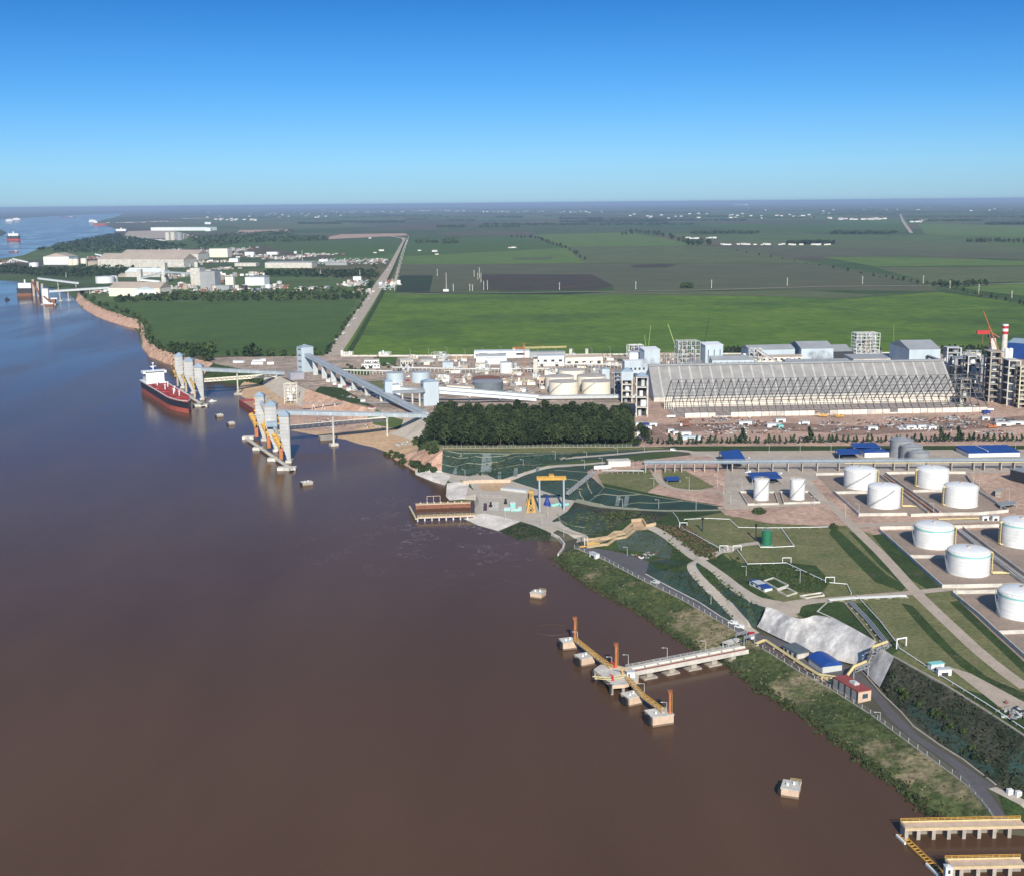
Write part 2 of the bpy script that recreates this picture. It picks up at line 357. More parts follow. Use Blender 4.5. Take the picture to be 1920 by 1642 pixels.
# intake platform and the slope behind it
cont((828,885,3),(850,890,3),(880,893,3),(905,886,3),(935,901,3),(962,903,3),(1050,930,3.5),(1062,936,3.7),(1078,940,4),(1064,958,4),(1035,976,4),(1050,990,4),(1095,1004,4.5),(1085,1018,4.5),(1095,1026,4.8))
cont((828,885,3),(784,884,2),(805,893,2),(838,903,3))
cont((845,892,3),(880,905,3),(893,925,3),(905,961,3),(930,966,3),(980,978,3),(1035,998,3),(1056,1000,4))
cont((935,901,3),(985,886,8),(1032,873,13),(1080,874,17),(1120,874,18))
cont((1078,940,4),(1125,950,8),(1190,955,13),(1260,958,17),(1330,957,19),(1372,955,20))
cont((1095,1004,4.5),(1150,992,8),(1180,972,13),(1215,984,13),(1262,1008,13.5),(1308,1046,14.5))
cont((1260,958,17),(1245,970,16),(1215,984,13))
cont((1372,955,20),(1290,970,19.5),(1287,992,20),(1342,1026,20),(1360,1038,20),(1345,1052,16),(1308,1046,14.5))
cont((1308,1046,14.5),(1352,1078,15),(1402,1118,15.5),(1440,1138,16),(1486,1158,17),(1508,1160,18),(1527,1153,19),(1567,1162,20),(1640,1203,20),(1672,1230,20),(1766,1278,20),(1850,1330,20),(1925,1379,20),(2050,1460,20),(2300,1600,20))
cont((1360,1038,20),(1374,1052,18),(1414,1098,17.5),(1455,1125,17.5),(1486,1158,17))
cont((1308,1046,14.5),(1294,1058,14),(1320,1092,11.5),(1362,1134,8.5),(1402,1176,6))
# river road bench
cont((1077,1027.5,4.6),(1134,1050,4.8),(1186,1078,5),(1220,1095,5),(1280,1125,5),(1332,1155,5),(1389,1189,5),(1430,1216,5),(1499,1259,5),(1556,1291,5),(1632,1339,5),(1687,1380,5),(1738,1417,5),(1785,1451,5),(1817,1476,5),(1869,1540,4),(1930,1541,3),(2150,1660,3))
cont((1095,1026,5.2),(1122,1028,5.5),(1170,1036,5.8),(1217,1052,5.8),(1211,1076,5.6),(1248,1095,5.6),(1310,1127,5.6),(1349,1153,5.6),(1383,1174,5.6),(1402,1176,6),(1420,1173,6.2),(1464,1196,6),(1514,1218,6),(1574,1238,6),(1602,1243,6),(1628,1268,6),(1646,1284,6),(1664,1304,6),(1694,1338,6),(1760,1392,6),(1800,1418,6),(1868,1470,6),(1925,1500,6),(2060,1590,6))
allv = []; edges = []
def addline(pts, close=False):
    n0 = len(allv)
    for p in pts: allv.append(p)
    for i in range(len(pts)-1): edges.append((n0+i, n0+i+1))
    if close: edges.append((n0+len(pts)-1, n0))
outer = shore + FARB
addline(outer, True)
for l in LINES:
    # subdivide long pieces so slopes stay even
    q = []
    for a, b in zip(l, l[1:]):
        k = max(1, min(6, int((b-a).length/25)))
        q += [a.lerp(b, i/k) for i in range(k)]
    q.append(l[-1]); addline(q)
def inside(poly, x, y):
    c = False; j = len(poly)-1
    for i in range(len(poly)):
        a, b = poly[i], poly[j]
        if (a[1] > y) != (b[1] > y) and x < (b[0]-a[0])*(y-a[1])/(b[1]-a[1])+a[0]: c = not c
        j = i
    return c
CROSS = []
def cdt(vs, es, keep):
    """constrained triangulation of 3D lines seen from above, heights carried over"""
    r = geometry.delaunay_2d_cdt([Vector((p.x, p.y)) for p in vs], es, [], 0, 1e-3)
    v2, e2, f2, ov = r[0], r[1], r[2], r[3]
    z = []
    for i, o_ in enumerate(ov):
        z.append(vs[o_[0]].z if o_ else None)
    # crossing points get the mean height of the known line ends around them
    for a, b in e2:
        pass
    for i in [k for k, q in enumerate(z) if q is None]:
        near = sorted(((v2[i]-Vector((p.x, p.y))).length, p.z) for p in vs)[:3]
        z[i] = sum(q[1] for q in near)/3
        CROSS.append((v2[i].x, v2[i].y, z[i]))
    v3 = [Vector((p.x, p.y, zz if zz is not None else 10)) for p, zz in zip(v2, z)]
    f3 = [f for f in f2 if keep(sum(v3[i].x for i in f)/3, sum(v3[i].y for i in f)/3)]
    return v3, f3, e2
op = [(p.x, p.y) for p in outer]
TV, TF, TE = cdt(allv, edges, lambda x, y: inside(op, x, y))
TF = [f if (TV[f[1]]-TV[f[0]]).cross(TV[f[2]]-TV[f[0]]).z > 0 else f[::-1] for f in TF]
for c in CROSS: print('CROSS', round(colx(Vector(c))), round(row(Vector(c))), round(c[2],1), [round(x) for x in c[:2]])
BVH = BVHTree.FromPolygons(TV, TF)
TEs = TE

def groundmat():
    """plain of small fields far away, dry grass and soil near: world-space patchwork"""
    mt = bpy.data.materials.new('plain_ground'); mt.use_nodes = True; n = mt.node_tree; L = n.links.new
    b = n.nodes['Principled BSDF']; b.inputs['Roughness'].default_value = .95; b.inputs['Specular IOR Level'].default_value = .1
    g = n.nodes.new('ShaderNodeNewGeometry')
    mp = n.nodes.new('ShaderNodeMapping'); mp.inputs['Scale'].default_value = (.0011, .00055, 1); mp.inputs['Rotation'].default_value = (0, 0, .1)
    L(g.outputs['Position'], mp.inputs[0])
    v = n.nodes.new('ShaderNodeTexVoronoi'); v.distance = 'CHEBYCHEV'; v.voronoi_dimensions = '2D'; L(mp.outputs[0], v.inputs['Vector']); v.inputs['Scale'].default_value = 1
    v.inputs['Randomness'].default_value = .7
    s = n.nodes.new('ShaderNodeSeparateColor'); L(v.outputs['Color'], s.inputs[0])
    cr = n.nodes.new('ShaderNodeValToRGB'); cr.color_ramp.interpolation = 'CONSTANT'
    cols = [(0, (.072,.105,.042)), (.18, (.095,.14,.05)), (.36, (.105,.10,.066)), (.5, (.060,.10,.038)), (.64, (.085,.15,.04)), (.8, (.095,.092,.066)), (.9, (.12,.115,.06))]
    while len(cr.color_ramp.elements) < len(cols): cr.color_ramp.elements.new(.5)
    for e, (p, c) in zip(cr.color_ramp.elements, cols): e.position = p; e.color = (*c, 1)
    L(s.outputs[0], cr.inputs[0])
    t = n.nodes.new('ShaderNodeTexNoise'); t.inputs['Scale'].default_value = .004; t.inputs['Detail'].default_value = 8; t.inputs['Roughness'].default_value = .7
    L(g.outputs['Position'], t.inputs['Vector'])
    mr = n.nodes.new('ShaderNodeMapRange'); mr.inputs[1].default_value = .3; mr.inputs[2].default_value = .7; mr.inputs[3].default_value = .65; mr.inputs[4].default_value = 1.25
    L(t.outputs[0], mr.inputs[0])
    mm = n.nodes.new('ShaderNodeVectorMath'); mm.operation = 'SCALE'; L(cr.outputs[0], mm.inputs[0]); L(mr.outputs[0], mm.inputs['Scale'])
    L(mm.outputs[0], b.inputs['Base Color']); return mt
o = MB(); o.v = [tuple(p) for p in TV]; o.f = TF
ground = struct(o.build('ground', groundmat()))
# far bank of the river
fb = MB().add([P(-900,455,2), P(-200,423,2), P(0,411,2), P(60,408,2), P(110,405.5,2), P(160,402.5,2), P(228,400.2,2), P(330,399.9,2), (60000,190000,2), (-130000,190000,2), (-130000,15000,2)],
             [tuple(range(11))])
# ------------------------------------------------------------------ sheets laid on the terrain
fbm = mat('far_bank_ground', (.05,.075,.035), .95, c2=(.035,.055,.03), scale=.0006, detail=8)
struct(fb.build('far_bank', fbm))
isl = MB().prism([P(-60,440,0).xy, P(-30,431,0).xy, P(4,432.5,0).xy, P(12,437,0).xy, P(2,443,0).xy], -1, 5)
struct(isl.build('river_island', mat('island_scrub', (.03,.06,.03), .9)))
GA = dict(
 lush=lambda: mat('lush_green_crop', (.125,.195,.032), .95, c2=(.080,.150,.028), scale=.005, detail=9, spec=.1, fine=.2, patch=((.058,.105,.032), .0016, .50, .64)),
 crop=lambda: mat('dark_green_crop', (.078,.130,.036), .95, c2=(.060,.105,.032), scale=.012, detail=6, spec=.1, fine=.12),
 crop2=lambda: mat('mid_green_crop', (.125,.185,.050), .95, c2=(.090,.150,.040), scale=.008, detail=6, spec=.1, fine=.15),
 fallow=lambda: mat('fallow_olive_field', (.120,.142,.068), .95, c2=(.092,.116,.054), scale=.006, spec=.1, detail=8, fine=.15),
 brownf=lambda: mat('ploughed_dark_field', (.078,.064,.048), .95, c2=(.055,.050,.040), scale=.01, spec=.1, detail=8, fine=.15),
 brown2=lambda: mat('brown_stubble_field', (.112,.120,.070), .95, c2=(.088,.100,.060), scale=.006, spec=.1, detail=8),
 darkf=lambda: mat('dark_patch_field', (.03,.06,.02), .95, c2=(.04,.045,.035), scale=.01, spec=.1),
 grass=lambda: mat('mown_grass', (.185,.180,.088), .95, c2=(.120,.138,.060), scale=.05, spec=.1, detail=9, fine=.28, patch=((.20,.165,.095), .03, .55, .72)),
 grassd=lambda: mat('dark_grass', (.052,.085,.028), .95, c2=(.034,.056,.024), scale=.08, spec=.1, detail=9, fine=.35, patch=((.085,.085,.05), .05, .55, .7)),
 grassb=lambda: mat('river_bank_grass', (.082,.105,.040), .95, c2=(.040,.060,.026), scale=.045, spec=.1, detail=10, fine=.45, bump=.6, patch=((.24,.20,.125), .022, .51, .62)),
 dryg=lambda: mat('dry_tussock_grass', (.22,.19,.12), .95, c2=(.07,.09,.035), scale=.15, spec=.1, detail=10, fine=.35),
 scrub=lambda: mat('dark_slope_scrub', (.075,.074,.055), .95, c2=(.026,.040,.026), scale=.06, spec=.1, detail=10, fine=.45, bump=.5),
 textile=lambda: mat('green_erosion_blanket', (.036,.078,.066), .85, c2=(.040,.058,.044), scale=.08, spec=.2, detail=8, fine=.3, patch=((.075,.085,.045), .05, .56, .7)),
 textilel=lambda: mat('pale_erosion_blanket', (.075,.110,.095), .85, c2=(.065,.080,.058), scale=.1, spec=.2, detail=8, fine=.3),
 textiled=lambda: mat('dark_erosion_blanket', (.022,.058,.054), .85, c2=(.030,.048,.038), scale=.1, spec=.2, detail=8, fine=.2),
 mesh=lambda: mat('grey_drain_mat', (.16,.20,.20), .9, var=.2),
 earth=lambda: mat('red_earth', (.52,.36,.28), .95, c2=(.36,.25,.20), scale=.03, spec=.1, detail=10, fine=.25, patch=((.24,.22,.15), .02, .57, .68)),
 earthd=lambda: mat('dark_spoil_earth', (.34,.23,.18), .95, c2=(.18,.13,.11), scale=.05, spec=.1, detail=10, fine=.3),
 yard=lambda: mat('works_yard_soil', (.46,.36,.29), .95, c2=(.24,.20,.165), scale=.035, spec=.1, detail=10, fine=.4),
 sand=lambda: mat('beach_sand', (.56,.40,.25), .95, c2=(.45,.31,.20), scale=.03, spec=.1, detail=8, fine=.15),
 cliff=lambda: mat('cliff_earth', (.62,.42,.31), .95, c2=(.40,.24,.17), scale=.08, spec=.1, detail=10, fine=.3, streak=.25),
 road=lambda: mat('gravel_road', (.46,.39,.32), .95, var=.16, scale=.08, spec=.1, fine=.12),
 roadc=lambda: mat('concrete_road', (.47,.42,.36), .95, var=.12, scale=.06, spec=.1, fine=.08),
 paving=lambda: mat('yard_paving', (.46,.40,.34), .95, var=.22, scale=.04, spec=.1, fine=.15),
 asph=lambda: mat('asphalt', (.105,.10,.11), .9, var=.18, scale=.06, fine=.1),
 white=lambda: mat('pale_gravel_revetment', (.66,.62,.57), .95, var=.25, scale=.08, spec=.1, fine=.2, bump=.5),
 bund=lambda: mat('bund_floor', (.34,.26,.21), .95, c2=(.26,.215,.185), scale=.05, spec=.1, fine=.12),
 concl=lambda: m('concl'),
 curb=lambda: mat('kerb_concrete', (.27,.28,.20), .9, var=.15),
 wall=lambda: mat('sprayed_concrete_slope', (.66,.64,.62), .9, c2=(.30,.30,.31), scale=.11, detail=10, fine=.12, streak=.35, patch=((.80,.79,.77), .06, .55, .68)),
)
LAY = [0]
def sheet(name, pix, mk, lift=None, struc=True, dense=1, far=False):
    """polygon of photo pixels draped on the terrain"""
    pw = [G(*p) if len(p) == 2 else P(*p) for p in pix]
    return wsheet(name, pw, mk, lift)
def wsheet(name, pw, mk, lift=None):
    LAY[0] += 1
    dist = max(300, min(p.length for p in pw))
    if lift is None: lift = .03
    lift = lift*max(1, dist/700)
    poly = [(p.x, p.y) for p in pw]
    x0, x1 = min(p[0] for p in poly), max(p[0] for p in poly); y0, y1 = min(p[1] for p in poly), max(p[1] for p in poly)
    q = []
    for a, b in zip(pw, pw[1:]+pw[:1]):
        k = max(1, min(6, int((b-a).length/40)))
        q += [a.lerp(b, i/k) for i in range(k)]
    vs = list(q); es = [(i, (i+1) % len(q)) for i in range(len(q))]
    idx = {}
    for a, b in TEs:
        A, B = TV[a], TV[b]
        if max(A.x, B.x) < x0 or min(A.x, B.x) > x1 or max(A.y, B.y) < y0 or min(A.y, B.y) > y1: continue
        for k in (a, b):
            if k not in idx: idx[k] = len(vs); vs.append(TV[k])
        es.append((idx[a], idx[b]))
    r = geometry.delaunay_2d_cdt([Vector((p.x, p.y)) for p in vs], es, [], 0, 1e-3)
    v2, f2 = r[0], r[2]
    v3 = [None]*len(v2); f3 = []
    for f in f2:
        cx = sum(v2[i].x for i in f)/3; cy = sum(v2[i].y for i in f)/3
        if inside(poly, cx, cy):
            if (v2[f[1]]-v2[f[0]]).cross(v2[f[2]]-v2[f[0]]) < 0: f = f[::-1]
            f3.append(f)
    use = sorted({i for f in f3 for i in f}); mp = {k: i for i, k in enumerate(use)}
    o = MB()
    for k in use:
        x, y = v2[k]; o.v.append((x, y, gz(x, y)+lift))
    o.f = [tuple(mp[i] for i in f) for f in f3]
    if not o.f: return None
    ob = o.build(name, GA[mk]() if isinstance(mk, str) else mk)
    return struct(ob)
def strip(name, pix, width, mk, lift=.05):
    """road or kerb of constant width along photo pixels; width may be a list"""
    c = [G(*p) for p in pix]
    return wstrip(name, c, width, mk, lift)
def wstrip(name, c, width, mk, lift=.05):
    q = []
    ws = width if isinstance(width, (list, tuple)) else [width]*len(c)
    wd = []
    for i, (a, b) in enumerate(zip(c, c[1:])):
        k = max(1, min(10, int((b-a).length/15)))
        for j in range(k): q.append(a.lerp(b, j/k)); wd.append(ws[i]+(ws[i+1]-ws[i])*j/k)
    q.append(c[-1]); wd.append(ws[-1])
    L, Rr = [], []
    for i, p in enumerate(q):
        d = (q[min(i+1, len(q)-1)]-q[max(i-1, 0)]); d.z = 0; d.normalize(); u = Vector((-d.y, d.x, 0))*wd[i]/2
        L.append(p+u); Rr.append(p-u)
    return wsheet(name, L+Rr[::-1], mk, lift)
def smooth(pts, it=2):
    for _ in range(it):
        q = [pts[0]]
        for a, b in zip(pts, pts[1:]):
            q += [(a[0]*.75+b[0]*.25, a[1]*.75+b[1]*.25), (a[0]*.25+b[0]*.75, a[1]*.25+b[1]*.75)]
        q.append(pts[-1]); pts = q
    return pts
# fields of the plain, near to far
F = lambda pix, mk, lift=.03: sheet('field', pix, mk, lift)
F([(640,668),(700,548),(760,551),(1060,553),(1430,555),(1560,562),(1760,548),(1925,570),(1990,660),(1990,668)], 'lush')
F([(1150,548),(1500,545),(1640,553),(1740,548),(1560,561),(1430,556),(1060,553)], 'fallow', .06)
F([(274,634,13),(246,596,13),(186,574,13),(170,566,13),(240,567),(420,566),(668,563),(612,666),(560,668),(470,668),(395,668),(340,664,15),(298,651,14)], 'crop')
F([(700,547),(712,548),(760,551),(780,549),(1150,548),(1480,543),(1060,553),(760,552)], 'darkf', .05)
F([(750,517),(812,517),(806,548),(742,548)], 'darkf')
F([(812,517),(900,516),(905,546),(806,547)], 'brown2', .04)
F([(900,515),(1110,515),(1150,536),(1120,544),(905,546)], 'brownf', .06)
F([(750,497),(1090,495),(1490,494),(1560,500),(1730,526),(1760,546),(1500,544),(1150,545),(1150,536),(1110,515),(752,516)], 'brown2', .02)
F([(1180,498),(1240,495),(1270,497),(1250,502),(1190,503)], 'brownf', .05)
F([(758,482),(1060,465),(1095,494),(752,496)], 'crop2')
F([(765,450),(980,442),(1060,465),(758,481)], 'crop')
F([(960,485),(1040,482),(1030,487),(965,487)], 'brown2', .05)
F([(1060,465),(1330,462),(1400,468),(1540,497),(1490,493),(1095,494)], 'fallow')
F([(1000,440),(1180,436),(1270,452),(1320,461),(1060,464)], 'crop2', .02)
F([(1340,452),(1560,450),(1850,455),(1920,463),(1920,474),(1520,468)], 'fallow', .02)
F([(1340,466),(1520,462),(1925,476),(1925,487),(1700,480),(1500,480)], 'brown2', .03)
F([(1540,482),(1700,482),(1925,490),(1925,498),(1640,500)], 'crop2', .03)
F([(1640,502),(1925,500),(1925,528),(1750,532)], 'fallow', .03)
F([(1800,540),(1925,530),(1925,556),(1840,546)], 'crop2', .04)
F([(1280,420),(1690,418),(1700,434),(1420,436)], 'crop', .03)
F([(1720,420),(1925,424),(1925,445),(1735,440)], 'crop2', .03)
F([(470,455),(750,448),(742,476),(700,481),(560,476)], 'crop')
F([(550,437),(700,437),(752,440),(620,449),(560,446)], 'brown2', .03)
F([(310,447),(520,440),(550,452),(430,470),(350,462)], 'crop', .03)
F([(400,420),(640,416),(720,426),(480,432)], 'fallow', .03)
F([(450,432),(540,431),(550,436),(440,440)], 'earth', .05)
F([(640,440),(760,438),(765,442),(600,450),(620,444)], 'earth', .05)
F([(240,434),(320,432),(380,446),(225,449)], 'road', .04)
# roads of the plain
strip('highway', [(622,668),(648,632),(690,568),(715,528),(735,500),(750,470),(760,452),(757,447),(730,443)], [24,24,26,28,30,30,34,36,30], 'road', .10)
strip('dirt_road', [(650,668),(672,632),(712,560),(738,505),(762,448)], [9,9,10,10,10], 'grassd', .14)
strip('country_road', [(1925,572),(1760,540),(1640,515),(1540,496),(1400,471),(1340,463)], 11, 'fallow', .10)
strip('country_road', [(745,552),(1000,549),(1300,545),(1560,537),(1800,536),(1925,531)], 9, 'road', .10)
strip('country_road', [(1688,402),(1693,415),(1709,438)], [26,30,24], 'road', .15)
strip('country_road', [(757,439),(900,439),(1180,433)], 14, 'earth', .1)
# cliffs
def cliffband(name, bot, top, mk, seed, amp=5.0):
    """rough eroded face between a water line and an edge, pixels; real relief"""
    r = random.Random(seed); B = jag(bot, .8, seed, 0.0)
    Tp = [P(*p) for p in top]
    # resample the top to match
    def samp(l, t):
        Ls = [0]
        for a, b in zip(l, l[1:]): Ls.append(Ls[-1]+(b-a).length)
        s_ = t*Ls[-1]
        for i in range(len(l)-1):
            if Ls[i+1] >= s_: return l[i].lerp(l[i+1], (s_-Ls[i])/max(1e-6, Ls[i+1]-Ls[i]))
        return l[-1]
    L = sum((b-a).length for a, b in zip(B, B[1:])); n = max(8, int(L/6)); k = 7
    o = MB(); off = 0
    for i in range(n+1):
        b0 = samp(B, i/n); t0 = samp(Tp, i/n)
        gul = abs(math.sin(i*.9+r.random()))*amp
        for j in range(k+1):
            f = j/k; prof = f**1.6
            p = Vector((b0.x+(t0.x-b0.x)*prof, b0.y+(t0.y-b0.y)*prof, -1+(t0.z+1.2)*f))
            dd = (t0-b0); dd.z = 0
            if dd.length > 0: dd.normalize()
            p += dd*(gul*(1-f)*.6+r.uniform(-1.5, 1.5)*(0 < j < k)) - dd*1.2
            o.v.append(tuple(p))
    for i in range(n):
        for j in range(k):
            a = i*(k+1)+j; o.f.append((a, a+k+1, a+k+2, a+1))
    return struct(o.build(name, GA[mk]()))
cliffband('river_cliff', [(142,565),(158,581),(181,594),(203,603),(237,613),(262,617)], [(147,549,12),(162,563,12),(184,575,12),(205,583,13),(224,589,13),(242,596,13),(262,600,12)], 'cliff', 1)
cliffband('river_cliff', [(263,618),(263,630),(266,652),(278,669),(307,681),(328,688),(378,712)], [(264,604,12),(270,612,12),(272,634,12),(295,652,13),(330,666,14),(380,676,15),(400,681,15)], 'cliff', 2)
# bluff and embankments by the docks
sheet('slope', [(497,702,17),(519,704,17),(573,729,17),(566,764,3.5),(530,748,3.5),(492,722,3.5)], 'roadc', .08)
sheet('slope', [(573,729,17),(612,742,17),(660,757,17),(705,769,17),(680,791,3.5),(610,776,3.5),(566,764,3.5)], 'cliff', .08)
sheet('slope', [(378,712,0),(400,682,15),(440,690,15),(478,696,16),(497,702,17),(492,722,3.5),(460,715,3),(450,722,0),(420,718,0)], 'grassd', .08)
sheet('low_quay_yard', [(440,737),(448,727),(455,712),(492,722),(530,748),(566,764,3.5),(610,776,3.5),(680,791,3.5),(750,806,3.5),(727,814),(648,824),(590,816),(540,806),(500,775),(471,754)], 'sand', .05)
sheet('low_quay_yard', [(500,775),(520,758),(640,772),(700,790),(650,812),(560,806)], 'earth', .09)
sheet('slope', [(750,806,3.5),(760,777,17),(790,786,18),(812,806,18),(790,829,6),(727,814,3.5)], 'roadc', .10)
sheet('beach', [(648,824),(727,814,3.5),(790,829,6),(782,846,8),(735,858,0),(721,846),(700,838),(672,832)], 'sand', .06)
sheet('bluff', [(735,858,0),(782,846,8),(815,836,18),(830,845,17),(828,885,3),(784,884,2),(775,881,0)], 'cliff', .06)
# plant strips on the plateau
sheet('works_yard', [(545,668),(640,668),(1300,668),(1990,668),(1990,770),(1190,775),(808,780,18),(790,784,18),(705,767,18),(612,740,18),(573,727,18),(540,710,17),(497,702,17),(405,683,15),(380,672,15)], 'yard', .05)
sheet('works_yard', [(1190,740),(1990,740),(1990,835),(1190,838),(1190,780)], 'earth', .08)
sheet('grass_strip', [(1200,836),(1990,826),(1990,846),(1290,846),(1262,841)], 'grassd', .06)
sheet('grass_strip', [(806,838),(1260,836),(1262,841),(1180,843),(1080,848),(960,848),(827,844)], 'grass', .06)
sheet('grass_plot', [(640,690),(700,694),(690,705),(650,700)], 'crop', .09)
sheet('grass_plot', [(680,716),(735,712),(728,732),(705,730)], 'grass', .09)
sheet('grass_plot', [(600,725),(640,728),(705,765),(640,752),(590,735)], 'grassd', .09)
sheet('grass_plot', [(700,670),(745,670),(742,684),(706,686)], 'crop', .09)
sheet('works_yard', [(1190,798),(1420,792),(1620,800),(1925,780),(1925,800),(1500,822),(1200,830)], 'earthd', .11)
sheet('works_yard', [(1240,812),(1420,806),(1560,812),(1600,826),(1280,830)], 'earth', .14)
# intake side slopes
sheet('slope', [(827,844),(960,848),(1080,848),(1180,843),(1262,841),(1135,862),(1032,868),(985,882),(935,899),(905,884),(880,892),(850,889),(828,883)], 'textile', .06)
sheet('slope', [(1118,874),(1080,874),(1032,873),(985,886),(962,902),(1050,930),(1062,936),(1078,938),(1132,914),(1100,885)], 'textile', .06)
sheet('slope', [(1132,914),(1200,926),(1290,940),(1360,950),(1330,956),(1260,958),(1190,955),(1125,950),(1078,938)], 'textiled', .06)
sheet('slope', [(1078,938),(1125,950),(1190,955),(1260,958),(1240,972),(1215,984),(1180,972),(1150,992),(1095,1004),(1050,990),(1035,976),(1064,958)], 'scrub', .06)
sheet('slope', [(1060,962),(1085,950),(1135,968),(1140,992),(1100,1002),(1058,990),(1037,977)], 'textile', .09)
sheet('slope', [(1095,1004),(1180,975),(1215,984),(1262,1008),(1308,1046),(1294,1058),(1240,1045),(1217,1052),(1170,1036),(1122,1028),(1095,1026)], 'grassd', .06)
sheet('slope', [(1150,1005),(1200,994),(1240,1002),(1262,1030),(1255,1048),(1215,1035),(1160,1030)], 'textilel', .09)
sheet('slope', [(1294,1058),(1320,1092),(1362,1134),(1402,1176),(1383,1174),(1349,1153),(1310,1127),(1248,1095),(1211,1076),(1217,1052),(1250,1048)], 'textile', .06)
sheet('slope', [(1217,1052),(1294,1058),(1300,1068),(1262,1072),(1230,1066)], 'grassd', .09)
sheet('slope', [(1308,1046),(1352,1078),(1402,1118),(1450,1143),(1434,1138),(1418,1172),(1402,1176),(1362,1134),(1320,1092),(1300,1062)], 'textile', .06)
sheet('slope', [(1306,1056),(1330,1064),(1352,1085),(1340,1100),(1318,1080)], 'grassd', .09)
sheet('slope', [(1258,960),(1372,955),(1290,972),(1285,992),(1342,1026),(1358,1040),(1345,1052),(1308,1046),(1262,1008),(1215,984),(1240,972)], 'grassd', .06)
sheet('slope', [(1672,1230),(1766,1278),(1850,1330),(1925,1379),(2050,1460),(2060,1590),(1925,1500),(1868,1470),(1800,1418),(1760,1392),(1694,1338),(1664,1304),(1646,1284),(1660,1258)], 'scrub', .06)
sheet('slope', [(1700,1312),(1740,1340),(1790,1375),(1850,1420),(1868,1455),(1835,1440),(1780,1398),(1735,1362),(1702,1335)], 'textile', .09)
sheet('slope', [(1895,1400),(1925,1410),(1925,1470),(1890,1445)], 'textile', .09)
# big sprayed concrete retaining slope
def loft(name, bot, top, mk, k=6, bulge=3.2, lip=None):
    """smooth skin between two lines given as (pixel x, pixel y, height)"""
    def rs(l, n):
        l = [P(*p) for p in smooth3(l)]; Ls = [0]
        for a, b in zip(l, l[1:]): Ls.append(Ls[-1]+(b-a).length)
        out = []
        for i in range(n+1):
            s_ = (len(l)-1)*i/n; j = min(len(l)-2, int(s_)); out.append(l[j].lerp(l[j+1], s_-j))
        return out
    n = 60; B, T = rs(bot, n), rs(top, n); o = MB()
    for i in range(n+1):
        for j in range(k+1):
            f = j/k; p = B[i].lerp(T[i], f); v = T[i]-B[i]; w_ = Vector((0, -1, .35)).normalized()
            o.v.append(tuple(p+w_*(3.0+bulge*math.sin(math.pi*f)+.08*math.sin(i*1.3+j)*math.sin(math.pi*f))))
    for i in range(n):
        for j in range(k):
            a = i*(k+1)+j; o.f.append((a, a+k+1, a+k+2, a+1))
    return struct(o.build(name, GA[mk](), smooth=True))
def smooth3(pts, it=2):
    for _ in range(it):
        q = [pts[0]]
        for a, b in zip(pts, pts[1:]): q += [tuple(a[i]*.75+b[i]*.25 for i in range(3)), tuple(a[i]*.25+b[i]*.75 for i in range(3))]
        q.append(pts[-1]); pts = q
    return pts
loft('retaining_wall', [(1417,1174,6),(1430,1181,6),(1458,1195,6),(1480,1205,6),(1503,1215,6),(1535,1228,6),(1603,1246,6)], [(1434,1138,16),(1447,1139,16.5),(1488,1159,17),(1509,1159,18),(1527,1151,19),(1567,1160,20),(1640,1202,20)], 'wall')
loft('retaining_wall', [(1604,1246,6),(1618,1256,6),(1628,1270,6),(1646,1287,6)], [(1644,1209,20),(1652,1216,20),(1662,1222,20),(1673,1230,20)], 'wall', bulge=.3)
# plateau surfaces of the tank farm side
sheet('bare_ground', [(1118,874),(1300,852),(1290,846),(1990,846),(1990,960),(1700,975),(1560,960),(1380,952),(1290,940),(1200,926),(1132,914),(1100,885)], 'earth', .05)
sheet('grass_strip', [(1120,888),(1215,878),(1240,905),(1210,925),(1132,912)], 'grass', .08)
sheet('grass_strip', [(1130,905),(1190,918),(1290,938),(1360,948),(1300,942),(1200,927),(1132,914)], 'grassd', .10)
sheet('grass_strip', [(1240,880),(1285,882),(1340,912),(1300,920),(1245,914)], 'grass', .08)
sheet('grass_strip', [(1290,972),(1372,957),(1560,965),(1600,990),(1640,1003),(1700,1008),(1990,1300),(1990,1420),(1925,1379),(1850,1330),(1766,1278),(1672,1230),(1640,1203),(1567,1162),(1527,1153),(1508,1160),(1486,1158),(1450,1125),(1410,1100),(1370,1052),(1358,1040),(1342,1026),(1285,992)], 'grass', .05)
sheet('bare_ground', [(1345,950),(1500,955),(1560,960),(1590,985),(1540,985),(1440,980),(1360,965)], 'earth', .09)
sheet('grass_patch', [(1295,985),(1400,985),(1420,1020),(1360,1038),(1340,1024)], 'grass', .08)
sheet('grass_patch', [(1365,1038),(1390,1055),(1470,1053),(1530,1060),(1558,1090),(1540,1112),(1500,1110),(1420,1100),(1385,1070)], 'grassd', .08)
sheet('grass_patch', [(1560,985),(1580,1000),(1660,1075),(1700,1100),(1690,1108),(1640,1090),(1595,1045),(1555,1000)], 'grassd', .08)
sheet('grass_patch', [(1475,990),(1560,990),(1640,1090),(1630,1100),(1560,1095),(1525,1058),(1480,1052),(1392,1052),(1392,1030),(1470,1026)], 'grass', .07)
sheet('grass_patch', [(1590,995),(1612,1003),(1672,1060),(1706,1095),(1700,1102),(1650,1060)], 'grassd', .10)
sheet('grass_patch', [(1635,1003),(1655,1000),(1765,1103),(1740,1105),(1700,1080)], 'grassd', .09)
sheet('grass_patch', [(1497,1136),(1520,1128),(1578,1128),(1600,1150),(1640,1200),(1567,1160),(1527,1152),(1508,1158),(1492,1148)], 'grassd', .08)
sheet('grass_patch', [(1605,1130),(1625,1130),(1690,1215),(1672,1228),(1652,1212)], 'grassd', .10)
